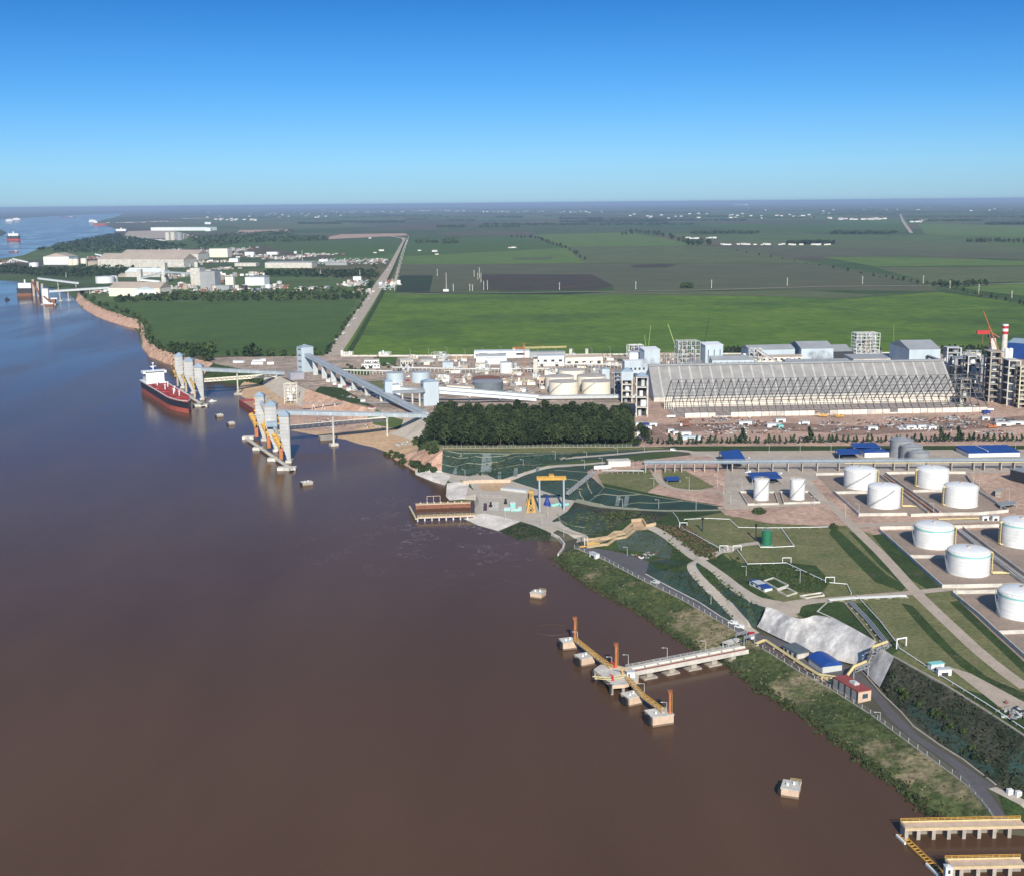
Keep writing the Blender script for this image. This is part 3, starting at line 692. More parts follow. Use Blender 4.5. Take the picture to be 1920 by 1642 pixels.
sheet('grass_patch', [(1690,1130),(1712,1136),(1790,1220),(1850,1268),(1925,1300),(1925,1316),(1860,1290),(1800,1248),(1740,1190),(1705,1150)], 'grassd', .09)
sheet('grass_patch', [(1780,1128),(1800,1125),(1870,1195),(1990,1300),(1930,1270)], 'grassd', .08)
sheet('bare_ground', [(1775,1248),(1820,1262),(1925,1318),(1925,1335),(1880,1330),(1830,1290)], 'road', .10)
sheet('grass_patch', [(1780,1285),(1840,1300),(1925,1340),(1925,1378),(1850,1328)], 'grassd', .09)
# river bank
sheet('river_bank', [(1046,1038),(1077,1027.5),(1134,1050),(1186,1078),(1220,1095),(1280,1125),(1332,1155),(1389,1189),(1430,1216),(1499,1259),(1556,1291),(1632,1339),(1687,1380),(1738,1417),(1785,1451),(1817,1476),(1869,1543),(1860,1549),(1800,1540),(1748,1534),(1730,1508),(1710,1490),(1690,1475),(1650,1451),(1622,1436),(1600,1412),(1575,1392),(1545,1372),(1515,1348),(1490,1330),(1450,1306),(1420,1288),(1395,1266),(1365,1247),(1335,1230),(1300,1214),(1262,1190),(1235,1172),(1210,1154),(1180,1136),(1150,1120),(1125,1106),(1100,1094),(1082,1082),(1060,1064),(1036,1046)], 'grassb', .05)
for pl in ():
    sheet('dry_grass_patch', smooth(pl+pl[:1], 2)[:-1], 'dryg', .08)
sheet('slope', [(1308,1046),(1345,1052),(1358,1040),(1374,1052),(1414,1098),(1455,1125),(1486,1158),(1440,1138),(1402,1118),(1352,1078)], 'grassd', .055)
sheet('grass_patch', [(1868,1478),(1925,1518),(1925,1552),(1888,1540)], 'grassd', .06)
sheet('bare_ground', [(1556,956),(1700,968),(1925,955),(1925,1000),(1640,1003),(1600,990)], 'earth', .045)
sheet('bare_ground', [(1760,965),(1990,955),(1990,1120),(1780,1115),(1700,1108)], 'bund', .04)
# access roads
sheet('asphalt_road', [(1079,1027),(1122,1028),(1170,1037),(1217,1053),(1211,1076),(1248,1096),(1310,1128),(1349,1154),(1383,1176),(1405,1184),(1464,1199),(1514,1220),(1580,1243),(1616,1265),(1650,1301),(1680,1336),(1723,1380),(1783,1417),(1867,1476),(1848,1477),(1888,1534),(1869,1541),(1841,1502),(1817,1474),(1790,1440),(1747,1408),(1704,1380),(1665,1345),(1635,1304),(1560,1285),(1500,1250),(1430,1210),(1389,1188),(1332,1154),(1280,1124),(1220,1094),(1186,1077),(1134,1049)], 'asph', .07)
sheet('concrete_road', [(1853,1478),(1868,1475),(1925,1501),(1925,1519)], 'roadc', .09)
strip('gravel_road', smooth([(1212,985),(1245,1000),(1290,1035),(1312,1050),(1330,1062),(1380,1098),(1430,1135),(1480,1158),(1490,1168)][:8]), [10]*2+[9], 'roadc', .11) if False else strip('gravel_road', smooth([(1212,985),(1245,1000),(1290,1035),(1312,1050),(1345,1072),(1395,1112),(1440,1132),(1486,1150)]), 6, 'roadc', .11)
strip('gravel_road', smooth([(1312,1050),(1292,1056),(1308,1082),(1350,1120),(1380,1155),(1402,1178),(1416,1188)]), 5.5, 'roadc', .12)
strip('gravel_road', smooth([(1312,1050),(1350,1035),(1385,1022),(1425,1017)]), 6.5, 'roadc', .13)
strip('gravel_road', smooth([(1486,1150),(1492,1132),(1540,1125),(1620,1118),(1700,1112),(1760,1105),(1850,1098),(1925,1094)]), 7, 'road', .13)
sheet('gravel_road', [(1418,1118),(1470,1128),(1520,1122),(1560,1122),(1500,1134),(1486,1143),(1497,1156),(1486,1160),(1440,1138)], 'road', .12)
strip('gravel_road', smooth([(1550,938),(1600,988),(1660,1045),(1715,1108),(1775,1165),(1850,1235),(1925,1290)]), 7, 'road', .14)
strip('gravel_road', smooth([(1360,953),(1420,950),(1500,945),(1556,942)]), 9, 'road', .15)
strip('gravel_road', smooth([(1606,985),(1700,980),(1800,978),(1925,972)]), 9, 'road', .12)
strip('gravel_road', smooth([(940,903),(985,887),(1032,873),(1080,872),(1135,867)]), 7, 'roadc', .12)
strip('gravel_road', smooth([(1050,860),(1150,852),(1262,842),(1330,852),(1350,862)]), 7, 'roadc', .12)
strip('gravel_road', smooth([(1078,938),(1125,950),(1190,955),(1260,958),(1330,957),(1372,954)]), 4, 'curb', .12)
strip('gravel_road', smooth([(1040,978),(1055,993),(1095,1006),(1090,1015)]), 8, 'roadc', .12)
strip('gravel_road', smooth([(1228,887),(1245,912),(1290,920),(1340,918),(1362,925),(1366,950)]), 6, 'road', .12)
sheet('paved_yard', [(1290,848),(1345,850),(1360,880),(1360,925),(1372,950),(1556,942),(1520,900),(1560,890),(1925,885),(1925,850),(1560,850)], 'paving', .08)
sheet('road_strip', [(1290,846),(1990,842),(1990,852),(1300,856)], 'road', .11)
# intake platform
sheet('intake_platform', [(828,883),(850,889),(880,892),(905,884),(935,900),(962,902),(1050,930),(1062,936),(1078,938),(1064,958),(1035,976),(1050,990),(1035,1000),(980,978),(930,966),(905,962),(893,925),(880,905),(845,892)], 'roadc', .06)
sheet('intake_platform', [(828,884),(850,889),(893,922),(908,962),(890,967),(890,937),(868,936),(858,905),(843,903)], 'roadc', .055)
sheet('revetment', [(778,881),(828,883),(845,892),(838,903),(836,908),(800,898),(779,889)], 'white', .07)
sheet('revetment', [(838,906),(860,903),(880,906),(872,935),(843,938),(836,930)], 'white', .09)
sheet('revetment', [(862,969),(905,962),(930,966),(976,977),(934,995),(895,984)], 'white', .07)
sheet('grass_patch', [(976,977),(1000,984),(1035,1000),(1030,1013),(1000,1014),(970,1011),(936,995)], 'scrub', .07)
for pl in ([(860,901),(958,899),(958,905),(870,907)], [(895,908),(945,904),(950,920),(905,920)]):
    sheet('bare_ground', pl, 'sand', .10)
# ------------------------------------------------------------------ builders shared by many things
def boxes(name, mk, parent, items):
    """one part per item; item = six box bounds, or two points and a width for a bar"""
    for it in items:
        o = MB()
        if len(it) == 6: o.box(*it)
        elif len(it) == 4: o.bar(it[0], it[1], it[2], it[3])
        else: o.bar(*it)
        o.build(name, mk, parent)
def E(bx, by, zb, ytop):
    """point straight above base pixel (height zb, or None = terrain) that shows at row ytop"""
    p = G(bx, by) if zb is None else P(bx, by, zb)
    return Vector((p.x, p.y, p.z+HT(p, ytop)))
def dist(p): return (Vector(p)-Vector((0, 0, CAMH))).length
def fwd(p):
    v = Vector((p.x, p.y, 0)); v.normalize(); return v
def house(name, label, cat, A, B, depth, ytop=None, h=None, wall='panel', roof='panelg', kind='flat', rise=2.5, doors=0, wins=0, group=None, over=.5, z=None, rows=1, side=None, winmat='dark', extra=None):
    """rectangular building from the pixels of its near base edge; walls, roof, doors and window bands as parts"""
    a, rz, L = fr(A, B, z)
    if h is None: h = HT((a + (P(*B, a.z)-a)/2), ytop)
    if kind != 'flat' and ytop is not None: h = max(1.5, h-rise*.6)
    t = thing(name, label, cat, a, rz, group)
    MB().box(0, L, 0, depth, -2, h).build('wall', wall, t)
    if kind == 'gable':  MB().gable(0, L, 0, depth, h+.02, rise, over).build('roof', roof, t)
    elif kind == 'gabley': MB().gable(0, L, 0, depth, h+.02, rise, over, ax='Y').build('roof', roof, t)
    elif kind == 'barrel':
        o = MB(); n = 8
        for i in range(n+1):
            f = i/n; zz = h+.02+rise*math.sin(math.pi*f); o.v += [(-over, -over+(depth+2*over)*f, zz), (L+over, -over+(depth+2*over)*f, zz)]
        o.v += [(-over, -over, h-.3), (L+over, -over, h-.3), (-over, depth+over, h-.3), (L+over, depth+over, h-.3)]
        k = 2*(n+1); o.f = [(2*i, 2*i+1, 2*i+3, 2*i+2) for i in range(n)] + [(k, k+1, 1, 0), (k+3, k+2, 2*n, 2*n+1), tuple([k+2, k]+[2*i for i in range(n+1)]), tuple([k+1, k+3]+[2*i+1 for i in range(n, -1, -1)])]
        o.build('roof', roof, t)
    elif kind == 'mono': MB().add([(-over,-over,h),(L+over,-over,h),(L+over,depth+over,h+.02),(-over,depth+over,h+.02),(-over,-over,h+.5),(L+over,-over,h+.5),(L+over,depth+over,h+rise),(-over,depth+over,h+rise)], [(0,3,2,1),(4,5,6,7),(0,1,5,4),(1,2,6,5),(2,3,7,6),(3,0,4,7)]).build('roof', roof, t)
    else:
        MB().box(-over*.4, L+over*.4, -over*.4, depth+over*.4, h, h+.5).build('roof', roof, t)
    for i in range(doors):
        x = L*(i+.5)/doors; wd = min(5, L*.5/max(1, doors)); MB().box(x-wd/2, x+wd/2, -.15, .1, 0, min(5, h*.6)).build('door', 'dark', t)
    for r_ in range(rows):
        for i in range(wins):
            x = L*(i+.5)/wins; ww = L/wins*.45; zz = h*(r_+.45)/rows
            MB().box(x-ww/2, x+ww/2, -.12, .1, zz, zz+min(3.0, h/rows*.35)).build('window', winmat, t)
    if side:  # strip windows, tall, on the front
        for i in range(side):
            x = L*(i+.5)/side; MB().box(x-.5, x+.5, -.12, .1, h*.25, h*.8).build('window', 'dark', t)
    if extra: extra(t, L, depth, h)
    return t, a, rz, L, h
def tank(name, label, xl, xr, yb, yrim, wall='white', roof='white', rise=1.5, cone=False, ring=None, stairs=None, group='', pipes=None, n=40, cat='storage tank', zb=None, hand=True):
    p0 = G((xl+xr)/2, yb) if zb is None else P((xl+xr)/2, yb, zb)
    r = (xr-xl)/2*dist(p0)/FPX; c = p0+fwd(p0)*r; c.z = p0.z
    h = HT(c, yrim)
    t = thing(name, label, cat, c, 0, group or None)
    MB().cyl(0, 0, -.5, r, h+.5, n=n).build('shell', 'tankw' if name == 'storage_tank' else wall, t, smooth=True)
    if cone: MB().dome(0, 0, h, r+.15, rise, n=n, rings=2, r1=.01).build('roof', roof, t)
    else: MB().dome(0, 0, h, r+.1, rise, n=n, rings=6).build('roof', roof, t, smooth=True)
    MB().cyl(0, 0, -.5, r+.6, .8, n=n).build('base_ring', 'conc', t)
    if name == 'storage_tank': MB().cyl(0, 0, h+rise-.3, 1.1, 1.3, n=8).bar((0,0,h+rise),(r*.8,0,h+1.0),.5,.3).build('roof_vent', 'tan', t)
    if hand:
        o = MB(); k = 24
        for i in range(k):
            a0, a1 = 2*math.pi*i/k, 2*math.pi*(i+1)/k
            pa = (r*math.cos(a0), r*math.sin(a0), h); pb = (r*math.cos(a1), r*math.sin(a1), h)
            o.bar((pa[0], pa[1], h+1.1), (pb[0], pb[1], h+1.1), .09); o.bar(pa, (pa[0], pa[1], h+1.1), .09)
        o.build('guard_rail', 'pyel' if name == 'storage_tank' else 'steel', t)
        o = MB()
        for zz in ([h*.33, h*.66] if h > 8 else []): o.cyl(0, 0, zz, r+.09, .22, n=n, cap=False)
        if o.v: o.build('stiffener', wall, t)
    if ring is not None: MB().cyl(0, 0, h-1.5, r+.14, .9, n=n, cap=False).build('green_band', ring, t)
    if stairs:
        a0, a1 = stairs; o = MB(); k = 16
        for i in range(k):
            A0 = R(a0+(a1-a0)*i/k); A1 = R(a0+(a1-a0)*(i+1)/k); z0, z1 = h*i/k, h*(i+1)/k
            for rr, dz in ((r+.2, 0), (r+1.1, 0), (r+1.1, 1.0)):
                o.bar((rr*math.cos(A0), rr*math.sin(A0), z0+dz+.2), (rr*math.cos(A1), rr*math.sin(A1), z1+dz+.2), .22 if dz == 0 else .1)
            o.bar(((r+.2)*math.cos(A0), (r+.2)*math.sin(A0), z0), ((r+1.1)*math.cos(A0), (r+1.1)*math.sin(A0), z0), .5, .12)
        o.build('stair', 'steel', t)
    if pipes is not None:
        a0 = R(pipes); u = Vector((math.cos(a0), math.sin(a0), 0)); s_ = Vector((-u.y, u.x, 0)); o = MB()
        for q in (-1.0, 0, 1.0):
            b = u*(r+1.2)+s_*q; o.tube([b+Vector((0,0,.6)), b+Vector((0,0,h-.4)), b-u*1.3+Vector((0,0,h+.3))], .3)
        for k_ in range(3):
            q = Vector((0, -1.4*k_+.5, .8)); b = u*(r+1.2)
            o.tube([b+q, b+q+Vector((7+k_*1.5, 0, 0))], .35)
        for k_ in range(6): o.bar(u*(r+.3)+Vector((0,0,h*k_/6+1)), u*(r+2)+Vector((0,0,h*k_/6+1)), .25)
        o.build('filling_pipe', 'pyel', t)
    return t, c, r, h
def wallrun(name, label, pix, h=2.0, th=.5, mk='conc', z=None, group=None, closed=False):
    pw = [G(*p) if z is None else P(p[0], p[1], z) for p in pix]
    o = MB(); c0 = pw[0]
    prs = list(zip(pw, pw[1:])) + ([(pw[-1], pw[0])] if closed else [])
    for i, (a, b) in enumerate(prs):
        k = max(1, int((b-a).length/30))
        for j in range(k):
            p, q = a.lerp(b, j/k), a.lerp(b, (j+1)/k)
            p = Vector((p.x, p.y, gz(p.x, p.y))); q = Vector((q.x, q.y, gz(q.x, q.y)))
            d = (q-p); d.z = 0; d.normalize(); u = Vector((-d.y, d.x, 0))*th/2; e = d*(th/2 if j in (0, k-1) else 0)
            if j: p = p; e0 = Vector((0,0,0))
            else: e0 = e*.96
            q2 = q+(e*.9 if j == k-1 else Vector((0,0,0))); p2 = p-e0
            n = len(o.v); hh = Vector((0, 0, h+.004*(i % 3)))
            o.add([p2-u-Vector((0,0,1)), q2-u-Vector((0,0,1)), q2+u-Vector((0,0,1)), p2+u-Vector((0,0,1)), p2-u+hh, q2-u+hh, q2+u+hh, p2+u+hh], [(0,3,2,1),(4,5,6,7),(0,1,5,4),(1,2,6,5),(2,3,7,6),(3,0,4,7)])
    o.v = [(x-c0.x, y-c0.y, zz-c0.z) for x, y, zz in o.v]
    ob = o.build(name, mk); ob.location = c0; tag(ob, label, 'wall', group); return ob
def piperun(name, label, pix, r=.35, lift=1.0, mk='white', step=7, cat='pipeline', loops=(), sup='conc', n=1, gap=1.0):
    """pipe on sleepers following terrain pixels"""
    pw = [G(*p) for p in pix]; c0 = pw[0].copy(); t = thing(name, label, cat, c0)
    for k_ in range(n):
        pts = []
        for a, b in zip(pw, pw[1:]):
            d = (b-a); d.z = 0; d.normalize(); u = Vector((-d.y, d.x, 0))*gap*k_
            k = max(1, int((b-a).length/14))
            for j in range(k+1):
                q = a.lerp(b, j/k); q = Vector((q.x+u.x, q.y+u.y, gz(q.x, q.y)+lift)); pts.append(q-c0)
        MB().tube(pts, r).build('pipe', mk, t)
    me = MB().cbox(0, 0, -.3, .5+gap*(n-1), .5+gap*(n-1)*.4, lift+.2-r).mesh('support', m(sup)); tot = sum((b-a).length for a, b in zip(pw, pw[1:])); step = max(step, tot/60)
    for a, b in zip(pw, pw[1:]):
        k = max(1, int((b-a).length/step))
        for j in range(k+1):
            q = a.lerp(b, j/k); q.z = gz(q.x, q.y); so_ = bpy.data.objects.new('support', me); col.objects.link(so_); so_.parent = t; so_.location = q-c0
    for px in loops:
        q = G(*px)-c0; z0 = lift; MB().tube([q+Vector((-2.6,0,z0)), q+Vector((-2.6,0,z0+3.2)), q+Vector((2.6,0,z0+3.2)), q+Vector((2.6,0,z0))], r).build('expansion_loop', mk, t)
    return t
def lamp(base, ytop, label, zb=None, group='lamp posts of the plant', arm=1):
    p = G(*base) if zb is None else P(*base, zb); h = max(4, HT(p, ytop)); t = thing('lamp_post', label, 'lamp post', p, 0, group)
    MB().cyl(0, 0, 0, .16, h, .1, n=6).build('pole', 'steell', t)
    MB().bar((0, 0, h), (-2.2*arm, 0, h+.15), .14).build('arm', 'steell', t)
    MB().cbox(-2.4*arm, 0, h, 1.0, .4, .25).build('lamp_head', 'steell', t); return t
def gallery(name, label, a, b, w=4, h=3.2, mk='gall', roof='gallr', supports=(), group=None, cat='conveyor gallery', steps=True):
    """enclosed conveyor between two world points (floor level), trestles as children"""
    a = Vector(a); b = Vector(b); d = b-a; rz = math.atan2(d.y, d.x); L = Vector((d.x, d.y)).length; dz = d.z
    t = thing(name, label, cat, a, rz, group)
    MB().add([(0,-w/2,0),(L,-w/2,dz),(L,w/2,dz),(0,w/2,0),(0,-w/2,h),(L,-w/2,dz+h),(L,w/2,dz+h),(0,w/2,h)], [(0,3,2,1),(4,5,6,7),(0,1,5,4),(1,2,6,5),(2,3,7,6),(3,0,4,7)]).build('casing', mk, t)
    MB().add([(0,-w/2-.3,h+.02),(L,-w/2-.3,dz+h+.02),(L,w/2+.3,dz+h+.02),(0,w/2+.3,h+.02),(0,0,h+.9),(L,0,dz+h+.9)], [(0,3,2,1),(0,1,5,4),(2,3,4,5),(1,2,5),(3,0,4)]).build('roof', roof, t)
    for s_ in supports:
        f = s_[0]; zb = s_[1]; kind = s_[2] if len(s_) > 2 else 'post'
        x = L*f; zt = dz*f; wx = a.x+math.cos(rz)*x; wy = a.y+math.sin(rz)*x
        zg = (gz(wx, wy) if zb is None else zb)-a.z-1
        o = MB()
        if kind == 'post': o.cyl(x, 0, zg, 1.1, zt-zg, .9, n=10)
        elif kind == 'wall': o.box(x-.7, x+.7, -w*.42, w*.42, zg, zt)
        else:
            for y in (-1, 1):
                o.bar((x-.1, y*w*.9, zg), (x, y*w*.4, zt), .7); 
            nb = max(1, int((zt-zg)/7))
            for i in range(1, nb+1):
                zz = zg+(zt-zg)*i/(nb+1); f2 = i/(nb+1); yy = w*(.9-.5*f2); o.bar((x, -yy, zz), (x, yy, zz), .4)
        o.build('support', 'steell' if kind != 'post' else 'concl', t)
        if kind == 'post' and zb is not None and zb < 1: MB().box(x-4, x+4, -3.2, 3.2, -a.z-1, -a.z+2.2).build('footing', 'concl', t)
    return t
def lattice(o, x, y, z0, z1, w, t=.2, n=None, taper=1.0):
    n = n or max(2, int((z1-z0)/(w*1.1)))
    cs = [(-1,-1),(1,-1),(1,1),(-1,1)]
    for i in range(n):
        f0, f1 = i/n, (i+1)/n; w0 = w/2*(1+(taper-1)*f0); w1 = w/2*(1+(taper-1)*f1); za = z0+(z1-z0)*f0; zb = z0+(z1-z0)*f1
        for k in range(4):
            c0, c1 = cs[k], cs[(k+1) % 4]
            o.bar((x+c0[0]*w0, y+c0[1]*w0, za), (x+c0[0]*w1, y+c0[1]*w1, zb), t*1.3)
            o.bar((x+c0[0]*w0, y+c0[1]*w0, za), (x+c1[0]*w1, y+c1[1]*w1, zb), t)
    return o
def openframe(o, L, D, H, floors, nx=3, ny=2, t=.6, slab=.35):
    for i in range(nx+1):
        for j in range(ny+1):
            o.bar((L*i/nx, D*j/ny, 0), (L*i/nx, D*j/ny, H), t)
    for k in range(1, floors+1):
        z = H*k/floors
        for i in range(nx+1): o.bar((L*i/nx, 0, z), (L*i/nx, D, z), t*.8)
        for j in range(ny+1): o.bar((0, D*j/ny, z), (L, D*j/ny, z), t*.8)
    return o
LM = [(983,690,'tower crane'),(741,705,'left blue grey silo'),(789,705,'right blue grey silo'),(915,722,'dark grey tank'),(948,690,'pale blue tank'),(1057,728,'front left cream tank'),(1118,728,'front right cream tank'),(1072,700,'back cream tank'),(695,685,'white office block'),(763,684,'pale grey office'),(1030,678,'louvred building'),(1095,676,'brown roofed building'),(577,672,'tall transfer tower'),(1190,690,'wide process building'),(1222,670,'cubic pale blue building'),(1338,668,'tall windowed building'),(1290,665,'crowded process frame'),(1450,665,'pale blue warehouse'),(1530,660,'larger warehouse'),(1730,675,'tallest pale blue building'),(1628,650,'white scaffold stack'),(1878,680,'striped chimney'),(1203,745,'elevator tower'),(1300,778,'left base panels'),(1450,776,'middle left base panels'),(1580,774,'middle base panels'),(1720,772,'right base panels'),(1850,770,'right end of the skeleton'),(1190,800,'pine wood corner'),(640,710,'steep wide gallery'),(730,735,'left transfer tower'),(808,735,'right transfer tower'),(1392,828,'tallest hedge conifer'),(1700,830,'grey silos'),(1640,838,'white gabled hall'),(1850,838,'long blue roof'),(700,668,'boundary wall')]
def near(x, y):
    d, lx, ly, nm = min((math.hypot(x-a, (y-b)*1.6), a, b, c) for a, b, c in LM)
    dx, dy = x-lx, (y-ly)*1.6
    s_ = ('just ' if d < 25 else '')+(('left of' if dx < 0 else 'right of') if abs(dx) > abs(dy) else ('behind' if dy < 0 else 'in front of'))
    return f'{s_} the {nm}'
# ---- foliage
def leafmat(name, c, c2, hue=.03):
    if name in MATS: return MATS[name]
    mt = bpy.data.materials.new(name); mt.use_nodes = True; n = mt.node_tree; L = n.links.new
    b = n.nodes['Principled BSDF']; b.inputs['Roughness'].default_value = .85; b.inputs['Specular IOR Level'].default_value = .15
    oi = n.nodes.new('ShaderNodeObjectInfo'); g = n.nodes.new('ShaderNodeNewGeometry')
    t = n.nodes.new('ShaderNodeTexNoise'); t.inputs['Scale'].default_value = .35; t.inputs['Detail'].default_value = 3; L(g.outputs['Position'], t.inputs['Vector'])
    a = n.nodes.new('ShaderNodeMath'); a.operation = 'ADD'; L(t.outputs[0], a.inputs[0])
    s = n.nodes.new('ShaderNodeMath'); s.operation = 'MULTIPLY_ADD'; s.inputs[1].default_value = .5; s.inputs[2].default_value = -.25; L(oi.outputs['Random'], s.inputs[0]); L(s.outputs[0], a.inputs[1])
    x = n.nodes.new('ShaderNodeMix'); x.data_type = 'RGBA'; x.inputs[6].default_value = (*c2, 1); x.inputs[7].default_value = (*c, 1)
    mr = n.nodes.new('ShaderNodeMapRange'); mr.inputs[1].default_value = .3; mr.inputs[2].default_value = .7; L(a.outputs[0], mr.inputs[0]); L(mr.outputs[0], x.inputs[0])
    L(x.outputs[2], b.inputs['Base Color']); MATS[name] = mt; return mt
LEAF = leafmat('leaf_dark_green', (.070, .105, .035), (.024, .046, .018))
LEAFC = leafmat('leaf_conifer', (.045, .075, .035), (.016, .032, .018))
LEAFB = leafmat('leaf_bush', (.055, .085, .030), (.026, .046, .018))
def crown(seed, r=5, h=13, z0=6, nl=16, nf=26, size=1.5, conic=0.0):
    q = random.Random(seed); o = MB()
    for i in range(nl):
        f = (i+.5)/nl
        ang = q.uniform(0, 6.28); zz = z0+h*(.12+.8*f)
        prof = (1-f)**.8 if conic else math.sin(math.pi*min(1, .22+.68*f))
        rr = r*prof*q.uniform(.35, .72); c = Vector((rr*math.cos(ang), rr*math.sin(ang), zz)); lr = r*.50*(prof*.7+.3)*q.uniform(.8, 1.2)
        for j in range(nf):
            d = Vector((q.gauss(0, 1), q.gauss(0, 1), q.gauss(0, .8))).normalized(); p = c+d*lr*q.uniform(.75, 1.05)
            n = (d+Vector((q.uniform(-.6, .6), q.uniform(-.6, .6), q.uniform(-.3, .8)))).normalized()
            u = n.orthogonal().normalized(); v = n.cross(u); s1 = size*q.uniform(.5, 1); s2 = size*q.uniform(.5, 1)
            a0 = q.uniform(0, 3.14); u2 = u*math.cos(a0)+v*math.sin(a0); v2 = v*math.cos(a0)-u*math.sin(a0)
            o.add([p-u2*s1-v2*s2*.4, p+u2*s1*.3-v2*s2, p+u2*s1+v2*s2*.5, p-u2*s1*.4+v2*s2], [(0,1,2,3)])
    return o
def trunk(h, r=.28, seed=1):
    q = random.Random(seed); o = MB().cyl(0, 0, -1, r, h+1, r*.55, n=6)
    for i in range(5):
        a = q.uniform(0, 6.28); z = h*q.uniform(.45, .9); l = q.uniform(1.5, 3)
        o.bar((0, 0, z), (l*math.cos(a), l*math.sin(a), z+l*.9), r*.5)
    return o
def treeproto(name, cat, r, h, z0, seed, leaf, conic=0, nl=16, nf=26, size=1.5, parts=True):
    t = thing(name, name.replace('_', ' '), cat)
    o = crown(seed, r, h, z0, nl, nf, size, conic); tr = trunk(z0+h*.7, .3, seed)
    if parts: o.build('crown', leaf, t); tr.build('trunk', 'bark', t)
    else:
        o.f = [tuple(f) for f in o.f]; o.build('crown', leaf, t)
    return t
PROTO = []
def place(proto, p, s, label, group, rz=None):
    if proto not in PROTO:
        PROTO.append(proto); t = proto; t.location = p; t.rotation_euler = (0, 0, rnd.uniform(0, 6.28) if rz is None else rz); t.scale = (s, s, s) if not isinstance(s, tuple) else s
        t['label'] = label; t['group'] = group; return t
    return dup(proto, p, rnd.uniform(0, 6.28) if rz is None else rz, label, group, s)
# ------------------------------------------------------------------ river works in the foreground
def block(name, label, A, B, depth, h, cat='mooring dolphin', group=None, z=0, mk='concp', fender=True, rail=False, bollard=True):
    a, rz, L = fr(A, B, z); t = thing(name, label, cat, a, rz, group)
    MB().box(0, L, 0, depth, -4, h).build('concrete_block', mk, t)
    MB().box(-.25, L+.25, -.25, depth+.25, h, h+.35).build('cap_slab', 'concl', t)
    if bollard:
        for x, y in ((L*.3, depth*.4), (L*.65, depth*.6)):
            MB().cyl(x, y, h+.3, .55, .9, .35, n=8).cyl(x, y, h+1.1, .6, .3, n=8).build('bollard', 'white', t)
    if fender:
        o = MB().bar((-1.1, depth*.45, .4), (-.1, depth*.45, h*.9), 2.2, 1.6); o.box(-1.5, -.26, depth*.1, depth*.8, .6, h-.7); o.build('fender', 'black', t)
    if rail: MB().rail([(L*.4, depth, h+.3), (L, depth, h+.3), (L, depth*.5, h+.3)], t=.12).build('guard_rail', 'pyel', t)
    MB().box(-.05, L+.05, -.05, depth+.05, -.5, .9).build('wet_stain', mat('wet_concrete', (.20, .15, .11), .4, var=.2), t)
    return t, a, rz, L
g_d = 'mooring dolphins of the tanker jetty'
block('mooring_dolphin', 'pinkish concrete dolphin at the far left end of the jetty beside an orange mast', (1056,1219), (1083,1216), 7, 4.2, group=g_d)
block('mooring_dolphin', 'pinkish concrete dolphin between the far end dolphin and the jetty platform', (1091,1250), (1115,1245), 7.5, 4.2, group=g_d)
block('mooring_dolphin', 'pinkish concrete dolphin just below the jetty platform, with a yellow stair on top', (1180,1325), (1206,1319), 7.5, 4.2, group=g_d)
block('mooring_dolphin', 'largest pinkish concrete dolphin at the near end of the jetty, under the third orange mast', (1224,1363), (1263,1357), 9, 4.6, group=g_d)
block('mooring_block', 'lone pinkish concrete mooring block in open water up and left of the jetty', (994,1120), (1015,1123), 7, 3.2, 'mooring block', fender=False, rail=True)
block('mooring_block', 'lone pinkish concrete mooring block in the brown water at the lower right', (1464,1493), (1497,1498), 8, 3.6, 'mooring block', fender=True, rail=True)
block('mooring_block', 'small pale mooring block in the water right below the front loading towers', (568,911), (587,909), 7, 2.6, 'mooring block', mk='conc', fender=True)
block('mooring_block', 'small pale mooring block in the bay right of the ship, left one of two', (407,783), (419,782), 6, 2.6, 'mooring block', mk='conc', fender=True)
block('mooring_block', 'small pale mooring block in the bay right of the ship, right one of two', (429,798), (441,797), 6, 2.6, 'mooring block', mk='conc', fender=True)
# jetty platform
c0 = P(1148,1283,5); t = thing('jetty_platform', 'concrete jetty platform with pipes and hoses at the head of the bridge', 'jetty platform', c0)
pl = [P(x, y, 5)-c0 for x, y in ((1113,1254),(1148,1285),(1172,1283),(1197,1275),(1198,1266),(1174,1250),(1150,1245),(1126,1245))]
MB().prism([p.xy for p in pl], -1.6, 0).build('deck', 'concp', t)
MB().prism([(p*.97).xy for p in pl], 0, .12).build('paving', 'concl', t)
for p in pl: MB().cyl(p.x*.88, p.y*.88+1, -8, .8, 6.5, n=8).build('pile', 'conc', t)
for k, (fx, fy) in enumerate(((1114,1259), (1147,1290))):
    q = P(fx, fy, 3)-c0; MB().box(q.x-1.3, q.x+.6, q.y-1, q.y+1, -4.5, -.2).build('fender', 'black', t)
o = MB(); q = P(1140,1262,5)-c0; r_ = P(1185,1262,5)-c0
o.tube([(-9,9,.8),(-2,7.5,.8),(8,11,.8),(13,13,.8)], .3).tube([(-8,7,.6),(-1,5,.6),(9,9,.6)], .25); o.build('pipework', 'pyel', t)
MB().tube([(-10,8,.3),(-6,4,.3),(-3,0,.3),(0,-1,.4)], .2).tube([(-8.5,9,.3),(-4,5,.3),(-1,2,.3)], .2).build('hose', 'black', t)
MB().bar((6,12,0),(6,12,4), .5).bar((6,12,4),(3,9,6), .4).bar((8,12,0),(8,12,4.5), .4).bar((4,12,3),(9,12,3), .3).build('loading_arm', 'yellow', t)
def solo(o, name, mk, loc, label, cat, group=None, rz=0):
    ob = o.build(name, mk); ob.location = loc; ob.rotation_euler = (0, 0, rz); return tag(ob, label, cat, group)
t2 = thing('valve_cabin', 'small white cabin with a blue side at the corner of the jetty platform', 'cabin', P(1183,1269,5))
